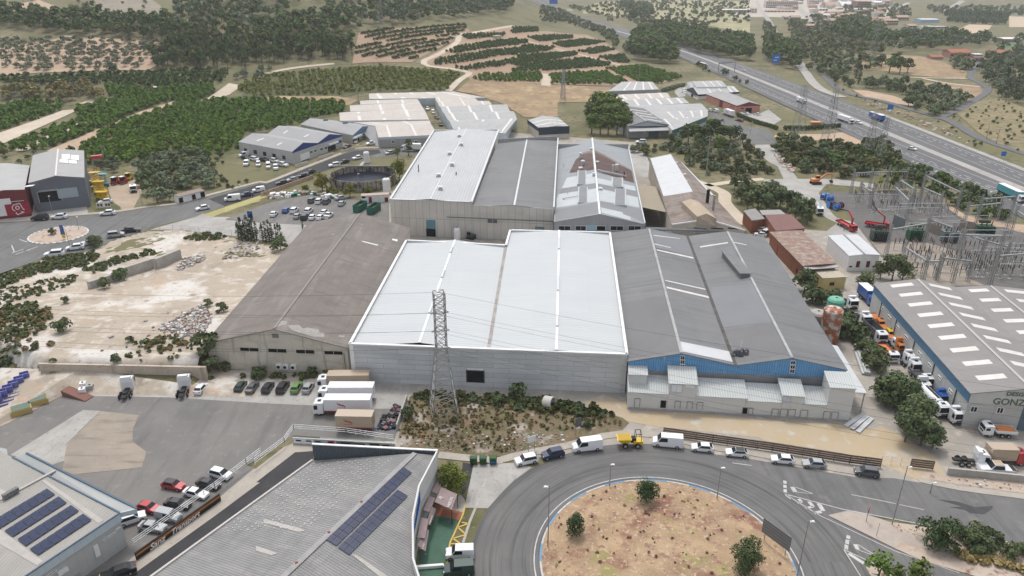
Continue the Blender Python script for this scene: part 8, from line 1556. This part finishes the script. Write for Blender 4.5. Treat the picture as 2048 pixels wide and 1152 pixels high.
for x, c, lb in((1672,(.03,.08,.03), 'dark green wheeled bin, left one beside the ring pavement'),(1745,(.03,.08,.03), 'dark green wheeled bin, right one beside the white bin'),(1822,(.6,.62,.62), 'white bank container with a blue band by the pavement')):
 t=plant('waste_container', lb, 'bin',14, x,290,0,1);mt=M('bin_paint', c, rough=.5);MB().box((0,0,.75),(1.25,1.0,1.2), taper=1.1).mk('bin_body', mt, t);MB().box((0,0,1.42),(1.42,1.15,.14), taper=.8).mk('lid', mt, t)
 if c[0]>.5:MB().box((0,-.53,.55),(1.2,.06,.3)).mk('blue_band', BLUEL, t)
# ================================================================ masts, substation, tanks, walls, street furniture
def lat(name, label, k, x, y, h, w0, w1, knee=.5, arms=(), rz=.3, n=12, t=.16, group=None):
 p=G(k, x, y);r=thing(name, label, 'pylon', p, rz, group);wd=lambda z:w0+(w1-w0)*min(1, z/(h*knee));c=lambda z, i:Ve((wd(z)/2*(1,-1,-1,1)[i], wd(z)/2*(1,1,-1,-1)[i], z))
 zs=[h*(1-(1-i/n)**1.25)for i in range(n+1)];m=MB()
 for i in range(4):
  MB().beam(c(0, i), c(h*knee, i), t).beam(c(h*knee, i), c(h, i), t).mk('leg', stl, r);j=(i+1)%4
  for a, b in zip(zs, zs[1:]):m.beam(c(a, i), c(b, j), t*.55).beam(c(a, j), c(b, i), t*.55).beam(c(b, i), c(b, j), t*.5)
 m.mk('bracing', stl, r)
 for z, L_ in arms:MB().beam((-L_,0, z),(L_,0, z), t).beam((-L_,0, z),(0,0, z+1.2), t*.6).beam((L_,0, z),(0,0, z+1.2), t*.6).mk('crossarm', stl, r)
 return r
lat('lattice_pylon', 'tall narrow lattice pylon on the weedy mound before the white hall',10,1445,1010,27.5,5.6,2.1,.55,((15,1.8),(19,1.8),(23,1.8)),.25,15,.15)
for k, x, y, h, w, lb in((17,660,1150,30,6, 'lattice pylon furthest left of the pylon row by the motorway'),(17,1110,1130,29,5, 'lattice pylon second in the row by the motorway'),(8,790,135,22,4, 'lattice pylon third in the row, on the scrub'),(8,880,170,21,4, 'lattice pylon last of the row near the slip road'),(2,965,215,24,5, 'tall pylon above the diagonal orchard rows'),(3,390,790,22,3.4, 'slim pylon in the dry field left of the pine clump'),(24,225,960,18,3, 'slim pylon on the dry field edge'),(22,1790,840,34,8, 'wide pylon in the groves beyond the motorway')):lat('lattice_pylon', lb, k, x, y, h, w, w*.35,.8,((h*.62,3),(h*.76,3),(h*.9,3)),.3,9,.12)
def pole(name, label, cat, k, x, y, top, r0=.14, arm=None, head=None, mat=stl, group=None):
 p=G(k, x, y);h=RP(k, *top, p, p+Ve((1,0,0))).z-p.z;r=thing(name, label, cat, p,0, group);MB().tube((0,0,0),(0,0, h), r0, r0*.6, n=7).mk('pole', mat, r)
 for z, L_ in arm or():MB().beam((-L_,0, h-z),(L_,0, h-z),.16).mk('crossarm', stl, r);[MB().tube((s*L_*.9,0, h-z),(s*L_*.9,0, h-z+.5),.09, n=6).mk('insulator', BLK, r)for s in(-1,1)]
 if head:MB().box((head*.5,0, h+.05),(abs(head),.1,.1)).mk('bracket', mat, r);MB().box((head,-.1, h),(.75,.4,.16), taper=.7).mk('lamp_head', wht, r)
 return r
for k, x, y, t, hd, lb in((15,275,930,(285,462),-.5, 'street lamp at the left edge of the roundabout island'),(15,748,468,(753,292),.3, 'street lamp at the back left of the roundabout island'),(15,1572,566,(1600,318),.3, 'street lamp at the back right of the roundabout island'),(16,252,1165,(362,728),.5, 'street lamp between big sign and lower road'),(16,982,758,(1108,312),.4, 'tall street lamp on the traffic island by the red sign'),(5,410,578,(385,430),.3, 'street lamp before the grey shed door'),(5,545,852,(515,680),.3, 'dark street lamp beside the parked white car'),(5,1097,512,(1078,382),.3, 'street lamp at the platform yard gate'),(5,1850,445,(1840,340),.3, 'street lamp by the climbing minibus'),(5,607,685,(582,590),.3, 'street lamp at the far side of the small roundabout'),(6,1035,690,(1020,488),.4, 'lamp mast before the dark tank'),(6,1018,335,(1015,265),.3, 'street lamp before the pale blue gable'),(29,1788,690,(1795,540),.3, 'street lamp at the back road crossing'),(32,0,1300,(10,1180),.3, 'street lamp low on the right road')):pole('street_lamp', lb, 'street lamp', k, x, y, t,.11, None, hd)
for k, x, y, t, arm, lb in((29,1275,1170,(1340,690),((.6,1.6),(2.2,1.6)), 'leaning looking power pole among the thicket pines'),(7,1105,290,(1105,170),((.5,1),), 'short power pole before the slate gabled unit'),(25,1835,540,(1800,300),((.5,1.4),), 'power pole rising from the olives by the meter hut'),(25,430,250,(360,0),((.5,1.5),), 'power pole at the grove edge behind the lifting platforms'),(25,2010,600,(1985,450),(), 'telephone pole right of the meter hut'),(27,555,260,(540,-20),((1,1.6),(2.5,1.6)), 'thin mast behind the beige terraces'),(24,965,800,(968,600),((1.5,3),), 'wooden power pole in the bright grove'),(18,1470,280,(1525,85),(), 'white pole left of two beyond the motorway'),(18,1612,350,(1670,125),(), 'white pole right of two beyond the motorway')):pole('power_pole', lb, 'power pole', k, x, y, t,.2, arm)
# substation
def gantry(label, k, posts, zb, group='substation gantries'):
 P_=[G(k, *p)for p in posts];r=site('steel_gantry', label, 'gantry', tuple(P_[0]), group);hs=[(zb if len(posts)>1 else zb)+1.8 for _ in P_]
 for p, h in zip(P_, hs):
  m=MB();w=.45
  for sx, sy in((-1,-1),(1,-1),(1,1),(-1,1)):m.beam((p.x+sx*w, p.y+sy*w,0),(p.x+sx*w*.5, p.y+sy*w*.5, h),.13)
  for i in range(10):z0, z1=h*i/10, h*(i+1)/10;m.beam((p.x-w, p.y-w, z0),(p.x+w*.8, p.y-w*.8, z1),.07).beam((p.x+w, p.y+w, z0),(p.x+w*.8, p.y-w*.8, z1),.07)
  m.mk('column', stl, r)
 for a, b in zip(P_, P_[1:]):
  MB().beam(lift(a, zb), lift(b, zb),.5,.4).mk('beam', stl, r)
  for i in range(1,7):q=lift(a, zb).lerp(lift(b, zb), i/7);MB().tube(q, q-Ve((0,.2,1.1)),.13, n=6).mk('insulator', PALEB, r)
for lb, k, po, z in(('long gantry at the very back of the substation',19,[(880,500),(1190,480),(1480,470),(1800,470)],8.5),('gantry at the back right of the substation',20,[(200,480),(800,800)],9),('pair of tall masts with one high beam at the right',20,[(1110,1140),(1680,1090)],13),('gantry over the transformers beside the blast walls',20,[(950,960),(1520,900)],7),('front gantry of the substation with the ladder mast',21,[(1090,840),(1590,860)],15),('left gantry beside the white switch house',21,[(205,480),(690,390)],9),('low gantry in the front middle of the substation',21,[(410,600),(700,800),(870,800)],6),('right front gantry cut by the frame edge',21,[(1590,860),(2060,820)],9),('middle cross gantry of the substation',19,[(1010,640),(1215,760)],6.5),('cross gantry right of the middle',19,[(1600,690),(1840,950)],7),('tall narrow gantry in the thick of the back bays',8,[(1010,480),(1120,560)],9),('gantry over the isolators at the centre of the back bays',8,[(1180,520),(1330,590)],8),('three legged gantry at the right of the front bays',8,[(1480,900),(1650,960),(1830,1010)],8),('slim gantry before the grey transformer',8,[(1240,760),(1420,830)],7),('far right gantry beside the lorry with the turquoise trailer',8,[(1880,760),(1990,840)],10),('corner gantry nearest the banded warehouse roof',8,[(1330,1060),(1560,1090)],6.5)):gantry(lb, k, po, z)
def bank_of(n=3):
 r=thing('isolator_bank', None, 'isolator',(0,0,0));
 for x in(-1.4,1.4):MB().box((x,0,1.2),(.16,.16,2.4)).mk('post', stl, r);MB().box((x,0,.1),(.9,.9,.2)).mk('footing', cnc, r)
 MB().box((0,0,2.45),(3.8,.3,.16)).mk('beam', stl, r)
 for i in range(n):m=MB();x=(i-1)*1.4;m.lathe((x,0,2.5),[(.13,0),(.13,.2)]+[(q,.2+.12*j)for j in range(12)for q in((.24,.12)if j%2 else(.12,.12))][:20]+[(.0,1.9)],7);m.mk('insulator', M('brown_insulator',(.10,.065,.05), rough=.3), r)
 return r
iso=bank_of();first=True
for k, pts in((21,[(370,400),(480,410),(585,400),(540,560),(650,560),(765,550),(1010,560),(1120,560),(1235,550),(800,400),(940,430),(1040,420),(1250,760),(1360,760),(1480,740),(1570,620),(1690,620),(1810,600),(1900,480),(1750,450),(600,730),(720,720),(1000,700),(850,780),(1700,760),(1830,760),(1950,740),(2040,660),(1600,400),(1450,430),(1300,430),(520,500),(700,500),(900,620),(1080,640),(1180,640),(1280,600),(1380,600),(1640,540),(1760,540),(1880,600),(1980,560),(1420,680),(1550,690)]),(19,[(950,620),(1070,620),(1180,620),(1350,600),(1450,610),(1560,600),(1700,600),(1820,620),(1280,480),(1380,490),(1080,500),(1600,500),(1740,500),(1900,520),(1250,800),(1400,790),(1560,800),(1700,850)]),(20,[(60,600),(180,640),(300,620),(420,680),(540,700),(100,740),(240,760),(380,780),(520,790),(640,760),(320,500),(440,560)])):
 for x, y in pts:
  p=G(k, x, y);o=iso if first else dup(iso, p,0);first=False;o.location=p;o.rotation_euler=(0,0,-.12+rng.choice([0,1.5]));tag(o, 'bank of three brown post insulators on a steel frame in the substation', None, 'substation isolators')
for i in range(16):a=G(8,620+i*78,520+i*36-(i%3)*40);b=a+Ve((rng.uniform(12,22), rng.uniform(-2,2),0));a.z=b.z=4.6+i%3;MB().tube(a, b,.09, n=6).tube(a, lift(a,0),.1, n=6).tube(b, lift(b,0),.1, n=6).mk('busbar', ALU)
for o in COL.objects:
 if o.name.startswith('busbar'):tag(o, 'pale horizontal busbar on two thin posts in the substation', 'busbar', 'substation busbars')
TG=M('transformer_green',(.03,.085,.05),(.04,.1,.06), sc=1, rough=.6);TGR=M('transformer_grey',(.13,.16,.16),(.17,.2,.2), sc=1, rough=.6)
for k, x, y, mt, lb in((21,110,270, M('transformer_dark',(.06,.075,.065)), 'dark finned transformer left, in front of the red crane lorry'),(21,590,260, TG, 'bright green transformer with a drum conservator'),(21,1040,280, TGR, 'grey blue transformer between the blast walls'),(20,1290,1140, TG, 'dark green transformer right of the last blast wall')):
 t=plant('transformer', lb, 'transformer', k, x, y,-.1,1.15);MB().box((0,0,1.7),(4.6,2.4,2.8)).mk('tank', mt, t);MB().tube((-1.5,.9,4.0),(1.5,.9,4.0),.55, n=12).mk('conservator', mt, t)
 for i in range(9):MB().box((-2.2+i*.55,-1.5,1.7),(.14,.7,2.3)).mk('radiator_fin', mt, t)
 for i in range(3):MB().tube((-1.4+i*1.4,-.3,3.1),(-1.5+i*1.5,-.7,4.9),.2,.1, n=7).mk('bushing', bpy.data.materials['brown_insulator'], t)
def wall(name, label, cat, k, a, b, h, mat, th=.3, z0=None, cap=None, group=None):
 A, B=G(k, *a), G(k, *b);f=lambda p:(bank_h(p.x, p.y)if insd((p.x, p.y), bkp)else p.z);r=site(name, label, cat,(A.x, A.y,0), group);d=(B-A).xy.normalized();n_=Ve((-d.y, d.x,0))*th;za, zb=f(A)-.5, f(B)-.5
 q=[lift(A, za), lift(B, zb), lift(B, zb)+n_, lift(A, za)+n_];MB().hexa(q+[lift(p,(za if i in(0,3)else zb)+h+.5)for i, p in enumerate(q)]).mk('wall_face', mat, r)
 if cap:MB().beam(lift(A, za+h+.56)+n_/2, lift(B, zb+h+.56)+n_/2, th+.15,.1).mk('coping', cap, r)
 return r
for k, a, b, h, lb in((20,(290,1060),(520,1152),5.0, 'tan blast wall between green and grey transformers'),(20,(840,1080),(1090,1140),4.6, 'tan blast wall right of the grey transformer'),(19,(1600,1060),(1790,1140),4.2, 'pale greenish blast wall beside the crane lorry')):wall('blast_wall', lb, 'wall', k, a, b, h, CTAN if 'tan' in lb else TGR,.4)
for i,(x, y)in enumerate([(395,600),(450,590),(490,640),(530,640),(510,750),(630,790),(560,760),(690,770)]):
 t=plant('cable_drum', 'blue cable drum in the cluster beside the works road', 'cable drum',19, x, y,.9+i*.2,1.2);t['group']='cable drums';c_=PT['u']if i not in(6,7)else PT['m']
 if i>5:t['label']='maroon cable drum among the blue ones beside the works road';t['group']='maroon cable drums'
 for y_ in(-.6,.6):MB().tube((0, y_-.06,1.1),(0, y_+.06,1.1),1.1, n=16).mk('flange', M('drum_blue',(.08,.25,.6)), t)if i<6 else MB().tube((0, y_-.06,1.1),(0, y_+.06,1.1),1.1, n=16).mk('flange', c_, t)
 MB().tube((0,-.55,1.1),(0,.55,1.1),.75, n=14).mk('cable', c_, t)
# tanks
p=G(6,1062,560);ra=(G(6,1312,560)-G(6,815,560)).length/2;t=thing('round_tank', 'big round concrete basin of dark water above the car park', 'water tank', p);SOOT=M('sooty_concrete',(.4,.34,.27),(.3,.26,.21), sc=.4, stain=[(.35,(.07,.07,.07),.46,.6)], brick=dict(w=3.5, h=9, s=.15, c=(.3,.3,.3), v=.1))
MB().lathe((0,0,0),[(ra,-.2),(ra,4.2),(ra-.35,4.2),(ra-.35,.4)],48).mk('wall', SOOT, t);MB().lathe((0,0,0),[(ra-.35,1.4),(0,1.4)],48).mk('water', M('dark_water',(.012,.017,.03), rough=.3, spec=.12), t);m=MB();m.beam((-ra, ra*.75,4.6),(ra, ra*.75,4.6),.3,.5).beam((-3, ra-2,4.4),(-3, ra+5,4.4),1.4,.2);m.mk('walkway', stl, t)
for k, x, y, r0, h, c, lb in((12,490,470,2.3,8.5, RUST, 'rust streaked white upright tank beside the grey works'),(12,520,330,2.1,6.5, M('mint_green',(.1,.38,.26),(.2,.42,.33), sc=.8), 'mint green tank behind the rusty one'),(12,390,400,2.2,5.2, cnc, 'grey concrete silo left of the rusty tank'),(6,1245,640,1.6,5.6, wht, 'white upright tank against the round basin'),(6,1090,405,1.4,4.6, wht, 'white upright tank above the round basin'),(6,1785,1000,1.1,3.6, wht, 'white plastic tank behind the white hall')):
 t=plant('storage_tank', lb, 'tank', k, x, y,0);MB().lathe((0,0,0),[(r0,0),(r0, h),(r0*.8, h+.5),(0, h+.75)],20).mk('shell', M('rust_streaked',(.5,.47,.44),(.35,.13,.06), sc=.55, contrast=.12, stain=[(1.2,(.3,.1,.05),.55,.62)])if c is RUST else c, t);MB().tube((0,0, h+.6),(0,0, h+1.0),.3, n=8).mk('hatch', stl, t)
t=plant('concrete_pipe', 'large concrete pipe ring lying on the mound edge', 'pipe',11,285,985,.5,1);m=MB();prof_=[(1.35,-1),(1.35,1),(1.12,1),(1.12,-1),(1.35,-1)];m.lathe((0,0,0), prof_,22);o=m.mk('pipe_ring', M('pale_concrete',(.5,.48,.44)), t);o.rotation_euler=(R(80),0,.5);o.location=(0,0,1.35)
# walls, railings and fences
RETW=M('retaining_wall_face',(.5,.43,.35),(.42,.36,.29), sc=.3, rough=.95, streak=[((.5,.1),(.26,.22,.18),.55,.7,.7)], stain=[(.8,(.3,.24,.19),.58,.7)])
wall('retaining_wall', 'long pale retaining wall behind the white tractor units', 'retaining wall',9,(330,765),(1600,790),3.9, RETW,.5, cap=RETW);wall('yard_wall', 'low pale wall between truck yard and mound', 'wall',10,(1088,1160),(1165,930),1.6, cnc,.3);wall('scrapyard_wall', 'pale concrete wall below the fenced scrap row', 'wall',16,(1405,375),(2150,450),1.4, cnc,.3, cap=cnc)
for a, b, h, lb in(((1215,995),(1400,915),3.2, 'smooth tan concrete wall block beside the rubble'),((960,1062),(1190,985),3.0, 'grey concrete wall of the demolished building'),((700,1150),(930,1075),2.2, 'low broken concrete wall end near the bushes')):wall('ruined_wall', lb, 'wall',5, a, b, h, cnc,1.2)
wall('street_wall', 'low tan wall along the climbing street above the car park', 'wall',6,(280,665),(680,525),1.6, TERR,.3)
for x0, y0, x1, y1 in((540,445,640,415),(720,385,835,345),(895,335,1000,300)):wall('front_wall', 'short cream wall before the blue gabled sheds', 'wall',6,(x0, y0),(x1, y1),1.5, CREAM,.25, group='cream forecourt walls')
def rlg(name, label, k, pts, h, mat, step=2.2, n=3, t=.07, z0=0, base=None, panel=None):
 P_=[G(k, *p)for p in pts];r=site(name, label, name.replace('_', ' '),(P_[0].x, P_[0].y,0));z0=Ve((0,0, z0));m=MB()
 for a, b in zip(P_, P_[1:]):
  c=max(1, round((b-a).length/step))
  for i in range(c+1):q=a.lerp(b, i/c)+z0;MB().box((q.x, q.y, q.z+h/2),(t*1.3, t*1.3, h)).mk('post', mat, r)
  for j in range(n):z=z0+Ve((0,0, h*(j+1)/n-t));m.beam(a+z, b+z, t, h/n*.8 if panel else t)
 m.mk('slat_panel' if panel else 'rail', mat, r);return r
rlg('yard_railing', 'white railing along the mural wall of the truck yard',14,[(0,335),(225,165),(295,65),(700,95),(1062,150)],1.3, wht, z0=1.2);rlg('yard_railing', 'white railing above the lettered wall by the driveway',13,[(1040,960),(1660,520),(1900,335),(2010,250)],1.2, wht, z0=1.3)
mw=wall('mural_wall', 'pale wall with a painted row of lorries below the white railing', 'wall',14,(285,140),(1070,185),1.5, M('pale_mural',(.45,.5,.53),(.36,.42,.46), sc=1),.25);A, B=G(14,285,140), G(14,1070,185);d=(B-A).normalized();n_=Ve((d.y,-d.x,0))*.03
for i,(s, w, c)in enumerate(((.06,1.0, 'w'),(.16,1.0, 'w'),(.25,.9, 's'),(.38,.7, 'r'),(.52,1.8, 'g'),(.66,1.9, 's'),(.8,1.6, 'g'),(.91,1.2, 't'))):
 q=A+d*(B-A).length*s+n_;MB().box(q+Ve((0,0,.8)),(w*2,.06,1), math.atan2(d.y, d.x)).mk('painted_lorry', PT[c], mw);MB().box(q+n_+Ve((0,0,1.0)),(w*1.1,.05,.3), math.atan2(d.y, d.x)).mk('painted_window', DARK, mw)
lw=wall('lettered_wall', 'black and orange wall with flowing white letters beside the driveway', 'wall',13,(1055,1035),(1700,575),1.5, M('black_wall',(.03,.025,.022)),.3);A, B=G(13,1055,1035), G(13,1700,575);d=(B-A).normalized();n_=Ve((d.y,-d.x,0));L_=(B-A).length
m=MB();m.beam(A+n_*.02+Ve((0,0,1.05)), B+n_*.02+Ve((0,0,1.1)),.04,.38);m.mk('orange_stripe', M('orange_stripe',(.4,.16,.05)), lw);txm('Sanz',1.5, wht, fmx(A+d*L_*.14+n_*.06+Ve((0,0,.2)), d,(0,0,1)), lw, bold=.02, shear=.3);txm('Transport',1.35, wht, fmx(A+d*L_*.38+n_*.06+Ve((0,0,.25)), d,(0,0,1)), lw, bold=.02, shear=.3)
FB=M('brown_slat_fence',(.12,.085,.065),(.16,.115,.09), sc=.6, rough=.8);rlg('slat_fence', 'long brown slatted fence behind the cars parked on the ring',15,[(1160,75),(1540,130),(1997,195),(2590,290),(2828,320)],1.9, FB,3,4,.07, panel=1);rlg('mesh_gate', 'pale mesh gate in the brown slatted fence',16,[(898,292),(1120,312)],1.9, ALU,1.6,2,.05);rlg('slat_fence', 'short brown slatted fence right of the mesh gate',16,[(1120,318),(1295,338)],1.9, FB,3,4,.07, panel=1);rlg('guard_rail', 'motorway guard rail along the near carriageway',17,[(230,440),(640,625),(1200,850),(1900,1180)],.8, stl,8,1,.14);rlg('wire_fence', 'thin wire fence along the demolition site kerb',5,[(1120,705),(1330,690),(1530,705),(1780,735)],1.8, stl,4,2,.05)
# signs and boards
def board(name, label, k, x, y, w, h, zb, mat, rz=0, back=None, group=None):
 p=G(k, x, y);r=thing(name, label, 'sign', p, rz, group)
 for s in((-1,1)if w>1 else(0,)):MB().box((s*w*.38,.06,(zb+h)/2),(.1,.1, zb+h)).mk('post', stl, r)
 f=MB().box((0,-.03, zb+h/2),(w,.08, h)).mk('panel', mat, r);return r, f
BLS=M('motorway_sign_blue',(.04,.16,.5));r, f=board('motorway_sign', 'big blue motorway sign before the pines',17,335,190,7,6.5,12, BLS,.2);MB().box((-.6,-.09,14.2),(3,.05,.5)).box((.6,-.09,16.4),(3.6,.05,.5)).mk('sign_text', wht, f);board('motorway_sign', 'blue motorway sign far up the carriageway',24,130,75,14,9,6, BLS);board('motorway_sign', 'small blue sign on the rocky bank',17,2005,690,3.6,3.2,2, BLS);board('motorway_sign', 'little blue sign on the shoulder right',18,1690,610,2.4,2.2,3, BLS);board('direction_sign', 'big grey backed direction sign on the roundabout island edge',16,75,945,5.4,2.8,1.6, M('sign_back',(.2,.205,.21), corr=(.6, 'v',.3)),-1.0);board('notice_board', 'white notice board leaning on the rubbly mound',15,150,190,1.8,1.4,2, wht,.5);board('notice_board', 'dark framed notice board behind the white van',11,505,1190,1.3,2,2, M('dark_notice',(.1,.1,.11)),.4);r, f=board('stop_sign', 'red and white round sign on the traffic island',16,785,738,.95,.95,2.2, PT['r'],.9);MB().box((0,-.1,2.67),(.7,.04,.2)).mk('sign_bar', wht, f);r, f=board('hoarding', 'white hoarding with red blocks of lettering on the grass plot',25,425,915,5,1.8,.6, wht,.2);[MB().box((x,-.1,1.5),(.8,.04,1.1)).mk('sign_text', PT['m'], f)for x in(-1.9,-.8,.9,1.9)]
pole('keep_right_post', 'thin grey post on the traffic island', 'post',16,862,850,(885,745),.05);r=pole('flag_banner', 'blue and yellow feather banner on the small roundabout', 'banner',5,495,765,(460,640),.05);MB().box((0,0,3.4),(1.6,.06,3.6), taper=.7).mk('blue_cloth', PT['u'], r);MB().box((0,-.01,1.2),(1.2,.06,1.4)).mk('yellow_cloth', PT['y'], r);r=pole('flag_banner', 'blue flag beside the cypress clump', 'banner',6,215,960,(215,815),.05);MB().box((0,0,7.4),(1.8,.06,2.4)).mk('blue_cloth', PT['u'], r)
a, b=G(24,1735,720), G(24,1895,705);r=site('sign_gantry', 'motorway sign gantry over the near carriageway', 'gantry', tuple(a));[MB().box((p.x, p.y,4.5),(.5,.5,9)).mk('column', stl, r)for p in(a, b)];MB().beam(lift(a,8.5), lift(b,8.5),.6,.8).mk('beam', stl, r);MB().beam(lift(a,9.6), lift(a.lerp(b,.75),9.6),.2,3.2).mk('panel', ALU, r)
# loading dock goods
VCR=M('violet_crate',(.11,.12,.33),(.15,.16,.38), sc=1.5, rough=.6)
for i in range(6):
 for j in range(2):
  for l in range(2 if j else 1):
   p=G(9,35+i*43-j*45,985-i*34-j*26);t=thing('plastic_crate', 'violet plastic crate in the stack on the loading dock', 'crate',(p.x, p.y, p.z+.1+l*1.25),.6, 'violet crates');m=MB();m.box((0,0,.1),(1.8,1.5,.2))
   for s in(-1,1):m.box((0, s*.72,.65),(1.8,.08,1.1));m.box((s*.87,0,.65),(.08,1.36,1.1))
   m.mk('crate_shell', VCR, t);MB().box((0,0,.7),(1.84,1.54,.08)).mk('rim', M('crate_rim',(.2,.22,.45)), t)
for x, y, lb in((640,780, 'white plastic cube tank, topmost on the stack'),(645,830, 'white plastic cube tank, left of the group by the ramp'),(640,875, 'white plastic cube tank nearest the ramp'),(700,850, 'grey plastic cube tank right of the group')):t=plant('cube_tank', lb, 'tank',9, x, y,.3,1.2);MB().box((0,0,.65),(1.1,1.1,1.0), taper=.96).mk('bladder', wht if 'white' in lb else gW, t);MB().tube((0,0,1.15),(0,0,1.25),.18, n=8).mk('cap', BLK, t);MB().box((0,0,.08),(1.25,1.25,.14)).mk('pallet', stl, t)
for x, y, lb in((170,1015, 'green dock leveller nearer the left edge'),(295,945, 'green dock leveller further along the loading dock')):t=plant('dock_leveller', lb, 'dock leveller',9, x, y,.62,1.1);MB().box((0,0,.5),(3.4,2.6,1.0)).mk('pit_frame', M('dock_yellow',(.45,.33,.12)), t);MB().box((0,0,1.05),(3.1,2.4,.1)).mk('plate', M('dock_green',(.13,.17,.13)), t)
t=plant('loading_ramp', 'rusty brown loading ramp on the yard edge', 'ramp',9,600,895,-.35,1.1);MB().hexa([(-3,-1,0),(3,-1,0),(3,1,0),(-3,1,0),(-3,-1,1.2),(3,-1,.1),(3,1,.1),(-3,1,1.2)]).mk('ramp_plate', M('ramp_rust',(.2,.1,.08)), t)
# rubble, scrap and stones
def stones(name, label, cat, pts, mats, s0, s1, zf):
 m=MB();g=random.Random(4)
 for x, y in pts:s=g.uniform(s0, s1);m.box((x, y, zf(x, y)+s*.2),(s*g.uniform(.6,1.5), s*g.uniform(.5,1.2), s*g.uniform(.4,1)), g.uniform(0,3), g.randrange(len(mats)), g.uniform(.5,1))
 return tag(m.mk(name, mats), label, cat, None, 'stuff')
RM=[M('rubble_grey',(.3,.29,.28),(.4,.38,.37), sc=1), M('rubble_pale',(.55,.52,.49)), M('rubble_brown',(.26,.19,.15))]
stones('rubble', 'grey and pale demolition rubble heaped on the bare bank', 'rubble', sca(qp((5,[(1340,1000),(1420,920),(1560,880),(1580,920),(1480,970),(1380,1010)])),.7,1,.5)+sca(qp((9,[(1200,400),(1400,260),(1580,180),(1640,300),(1580,400),(1480,450)])),.75,2,.5)+sca(qp((9,[(600,480),(1300,240),(1500,420),(900,640)])),2.6,3,.5, prob=.5)+sca(qp((5,[(1800,800),(1997,780),(1997,900),(1700,930)])),1.4,4,.5), RM,.3,1.0, lambda x, y:bank_h(x, y)if insd((x, y), bkp)else T(x, y))
stones('litter', 'rubble and white litter strewn over the mound and verges', 'rubble', sca(qp((14,[(1100,150),(1400,60),(1997,60),(1997,200),(1500,200)])),.9,5,.5, prob=.6)+sca(qp((15,[(0,40),(400,60),(430,130),(0,200)])),.8,6,.5, prob=.6)+sca(qp((16,[(1210,370),(1997,460),(1997,510),(1400,440)])),.9,7,.5, prob=.5)+sca(qp((16,[(960,750),(1200,800),(1190,850),(1010,800)])),.8,8,.5, prob=.5), RM,.15,.5, lambda x, y:.12)
stones('scrap', 'heap of dark tyres, parts and a blue drum behind the parked trailer', 'scrap', sca(qp((10,[(950,1100),(1080,960),(1120,1000),(1060,1152),(940,1152)])),.6,9,.5),[CHAS, CHAS, PT['g'], BLK, PT['g'], PT['m'], PT['u']],.5,1.1, lambda x, y:.1);stones('stacked_pipes', 'long rows of stacked pipes and steel sections at the car park back', 'building materials', sca(qp((6,[(330,660),(640,625),(860,670),(860,690),(640,650),(340,690)])),1.1,10,.4),[SKG, ALU, RM[2], wht],.8,2.0, lambda x, y:.1)
stones('broken_rocks', 'pale rocks along the motorway bank and rough ground', 'rocks', sca(qp((4,[(730,770),(900,810),(1100,880),(1400,1000),(1600,1100),(1560,1120),(1300,1000),(900,850)])),3,11,.5, prob=.6)+sca(qp((8,[(60,90),(120,140),(250,230),(220,260),(120,190)])),1.6,12,.5),[RM[1], TERR],.6,2.0, lambda x, y:T(x, y))
t=plant('sheet_stack', 'stack of silvery roof sheets lying at the annex corner', 'building materials',12,730,1100,-.9,1);[MB().box((-1+i*1.1,0,.15+.1*(i%2)),(.9,7,.2),.05*i).mk('sheet', WS, t)for i in range(3)];t=plant('sheet_stack', 'long pale panels stacked in the lane beside the canopy', 'building materials',12,750,620,-.25,1);MB().box((0,0,.4),(1.3,14,.8)).box((-.9,-1,.2),(.5,12,.4)).mk('sheet', ANXR, t)
t=plant('tarpaulin_heap', 'dark heap of tarpaulin and pipes left on the grey roof', 'tarpaulin',11,1760,570,0);p=PL(11,1760,575, *W3.slope(2),.3);t.location=p;m=MB();[m.box((rng.uniform(-1.4,1.4), rng.uniform(-.9,.9),.5),(1.4,.9, rng.uniform(.6,1.2)), rng.uniform(0,3),0,.5)for _ in range(7)];m.mk('sheet_folds', M('tarp_dark',(.06,.065,.08),(.12,.12,.13), sc=2), t);MB().tube((0,.5,1),(.2,1.2,2.6),.14, n=6).mk('pipe', ALU, t)
t=plant('barrier_bar', 'thick white bar lying across the green floor', 'barrier',31,200,1075,.1);MB().box((0,0,.3),(4.6,.5,.5), taper=.9).mk('bar', wht, t)
# overhead lines from the pylon
p0=G(10,1445,1010)
for i,(z, s)in enumerate(((15,-1),(15,1),(19,-1),(19,1),(23,-1),(23,1),(27.5,0))):
 a=Ve((p0.x+s*1.8, p0.y, z));m=MB()
 for e in(Ve((-190,150+s*2, z-1)), Ve((170,70+s*2, z+2))):
  for j in range(14):f=lambda t:a.lerp(e, t)-Ve((0,0,16*t*(1-t)));m.tube(f(j/14), f((j+1)/14),.022, n=3, caps=False)
 tag(m.mk('power_line', CHAS), 'overhead wire strung from the tall pylon across the white hall', 'power line', 'overhead wires')
for o in COL.objects:  # drop the builders' working notes
 if '_o' in o:del o['_o']
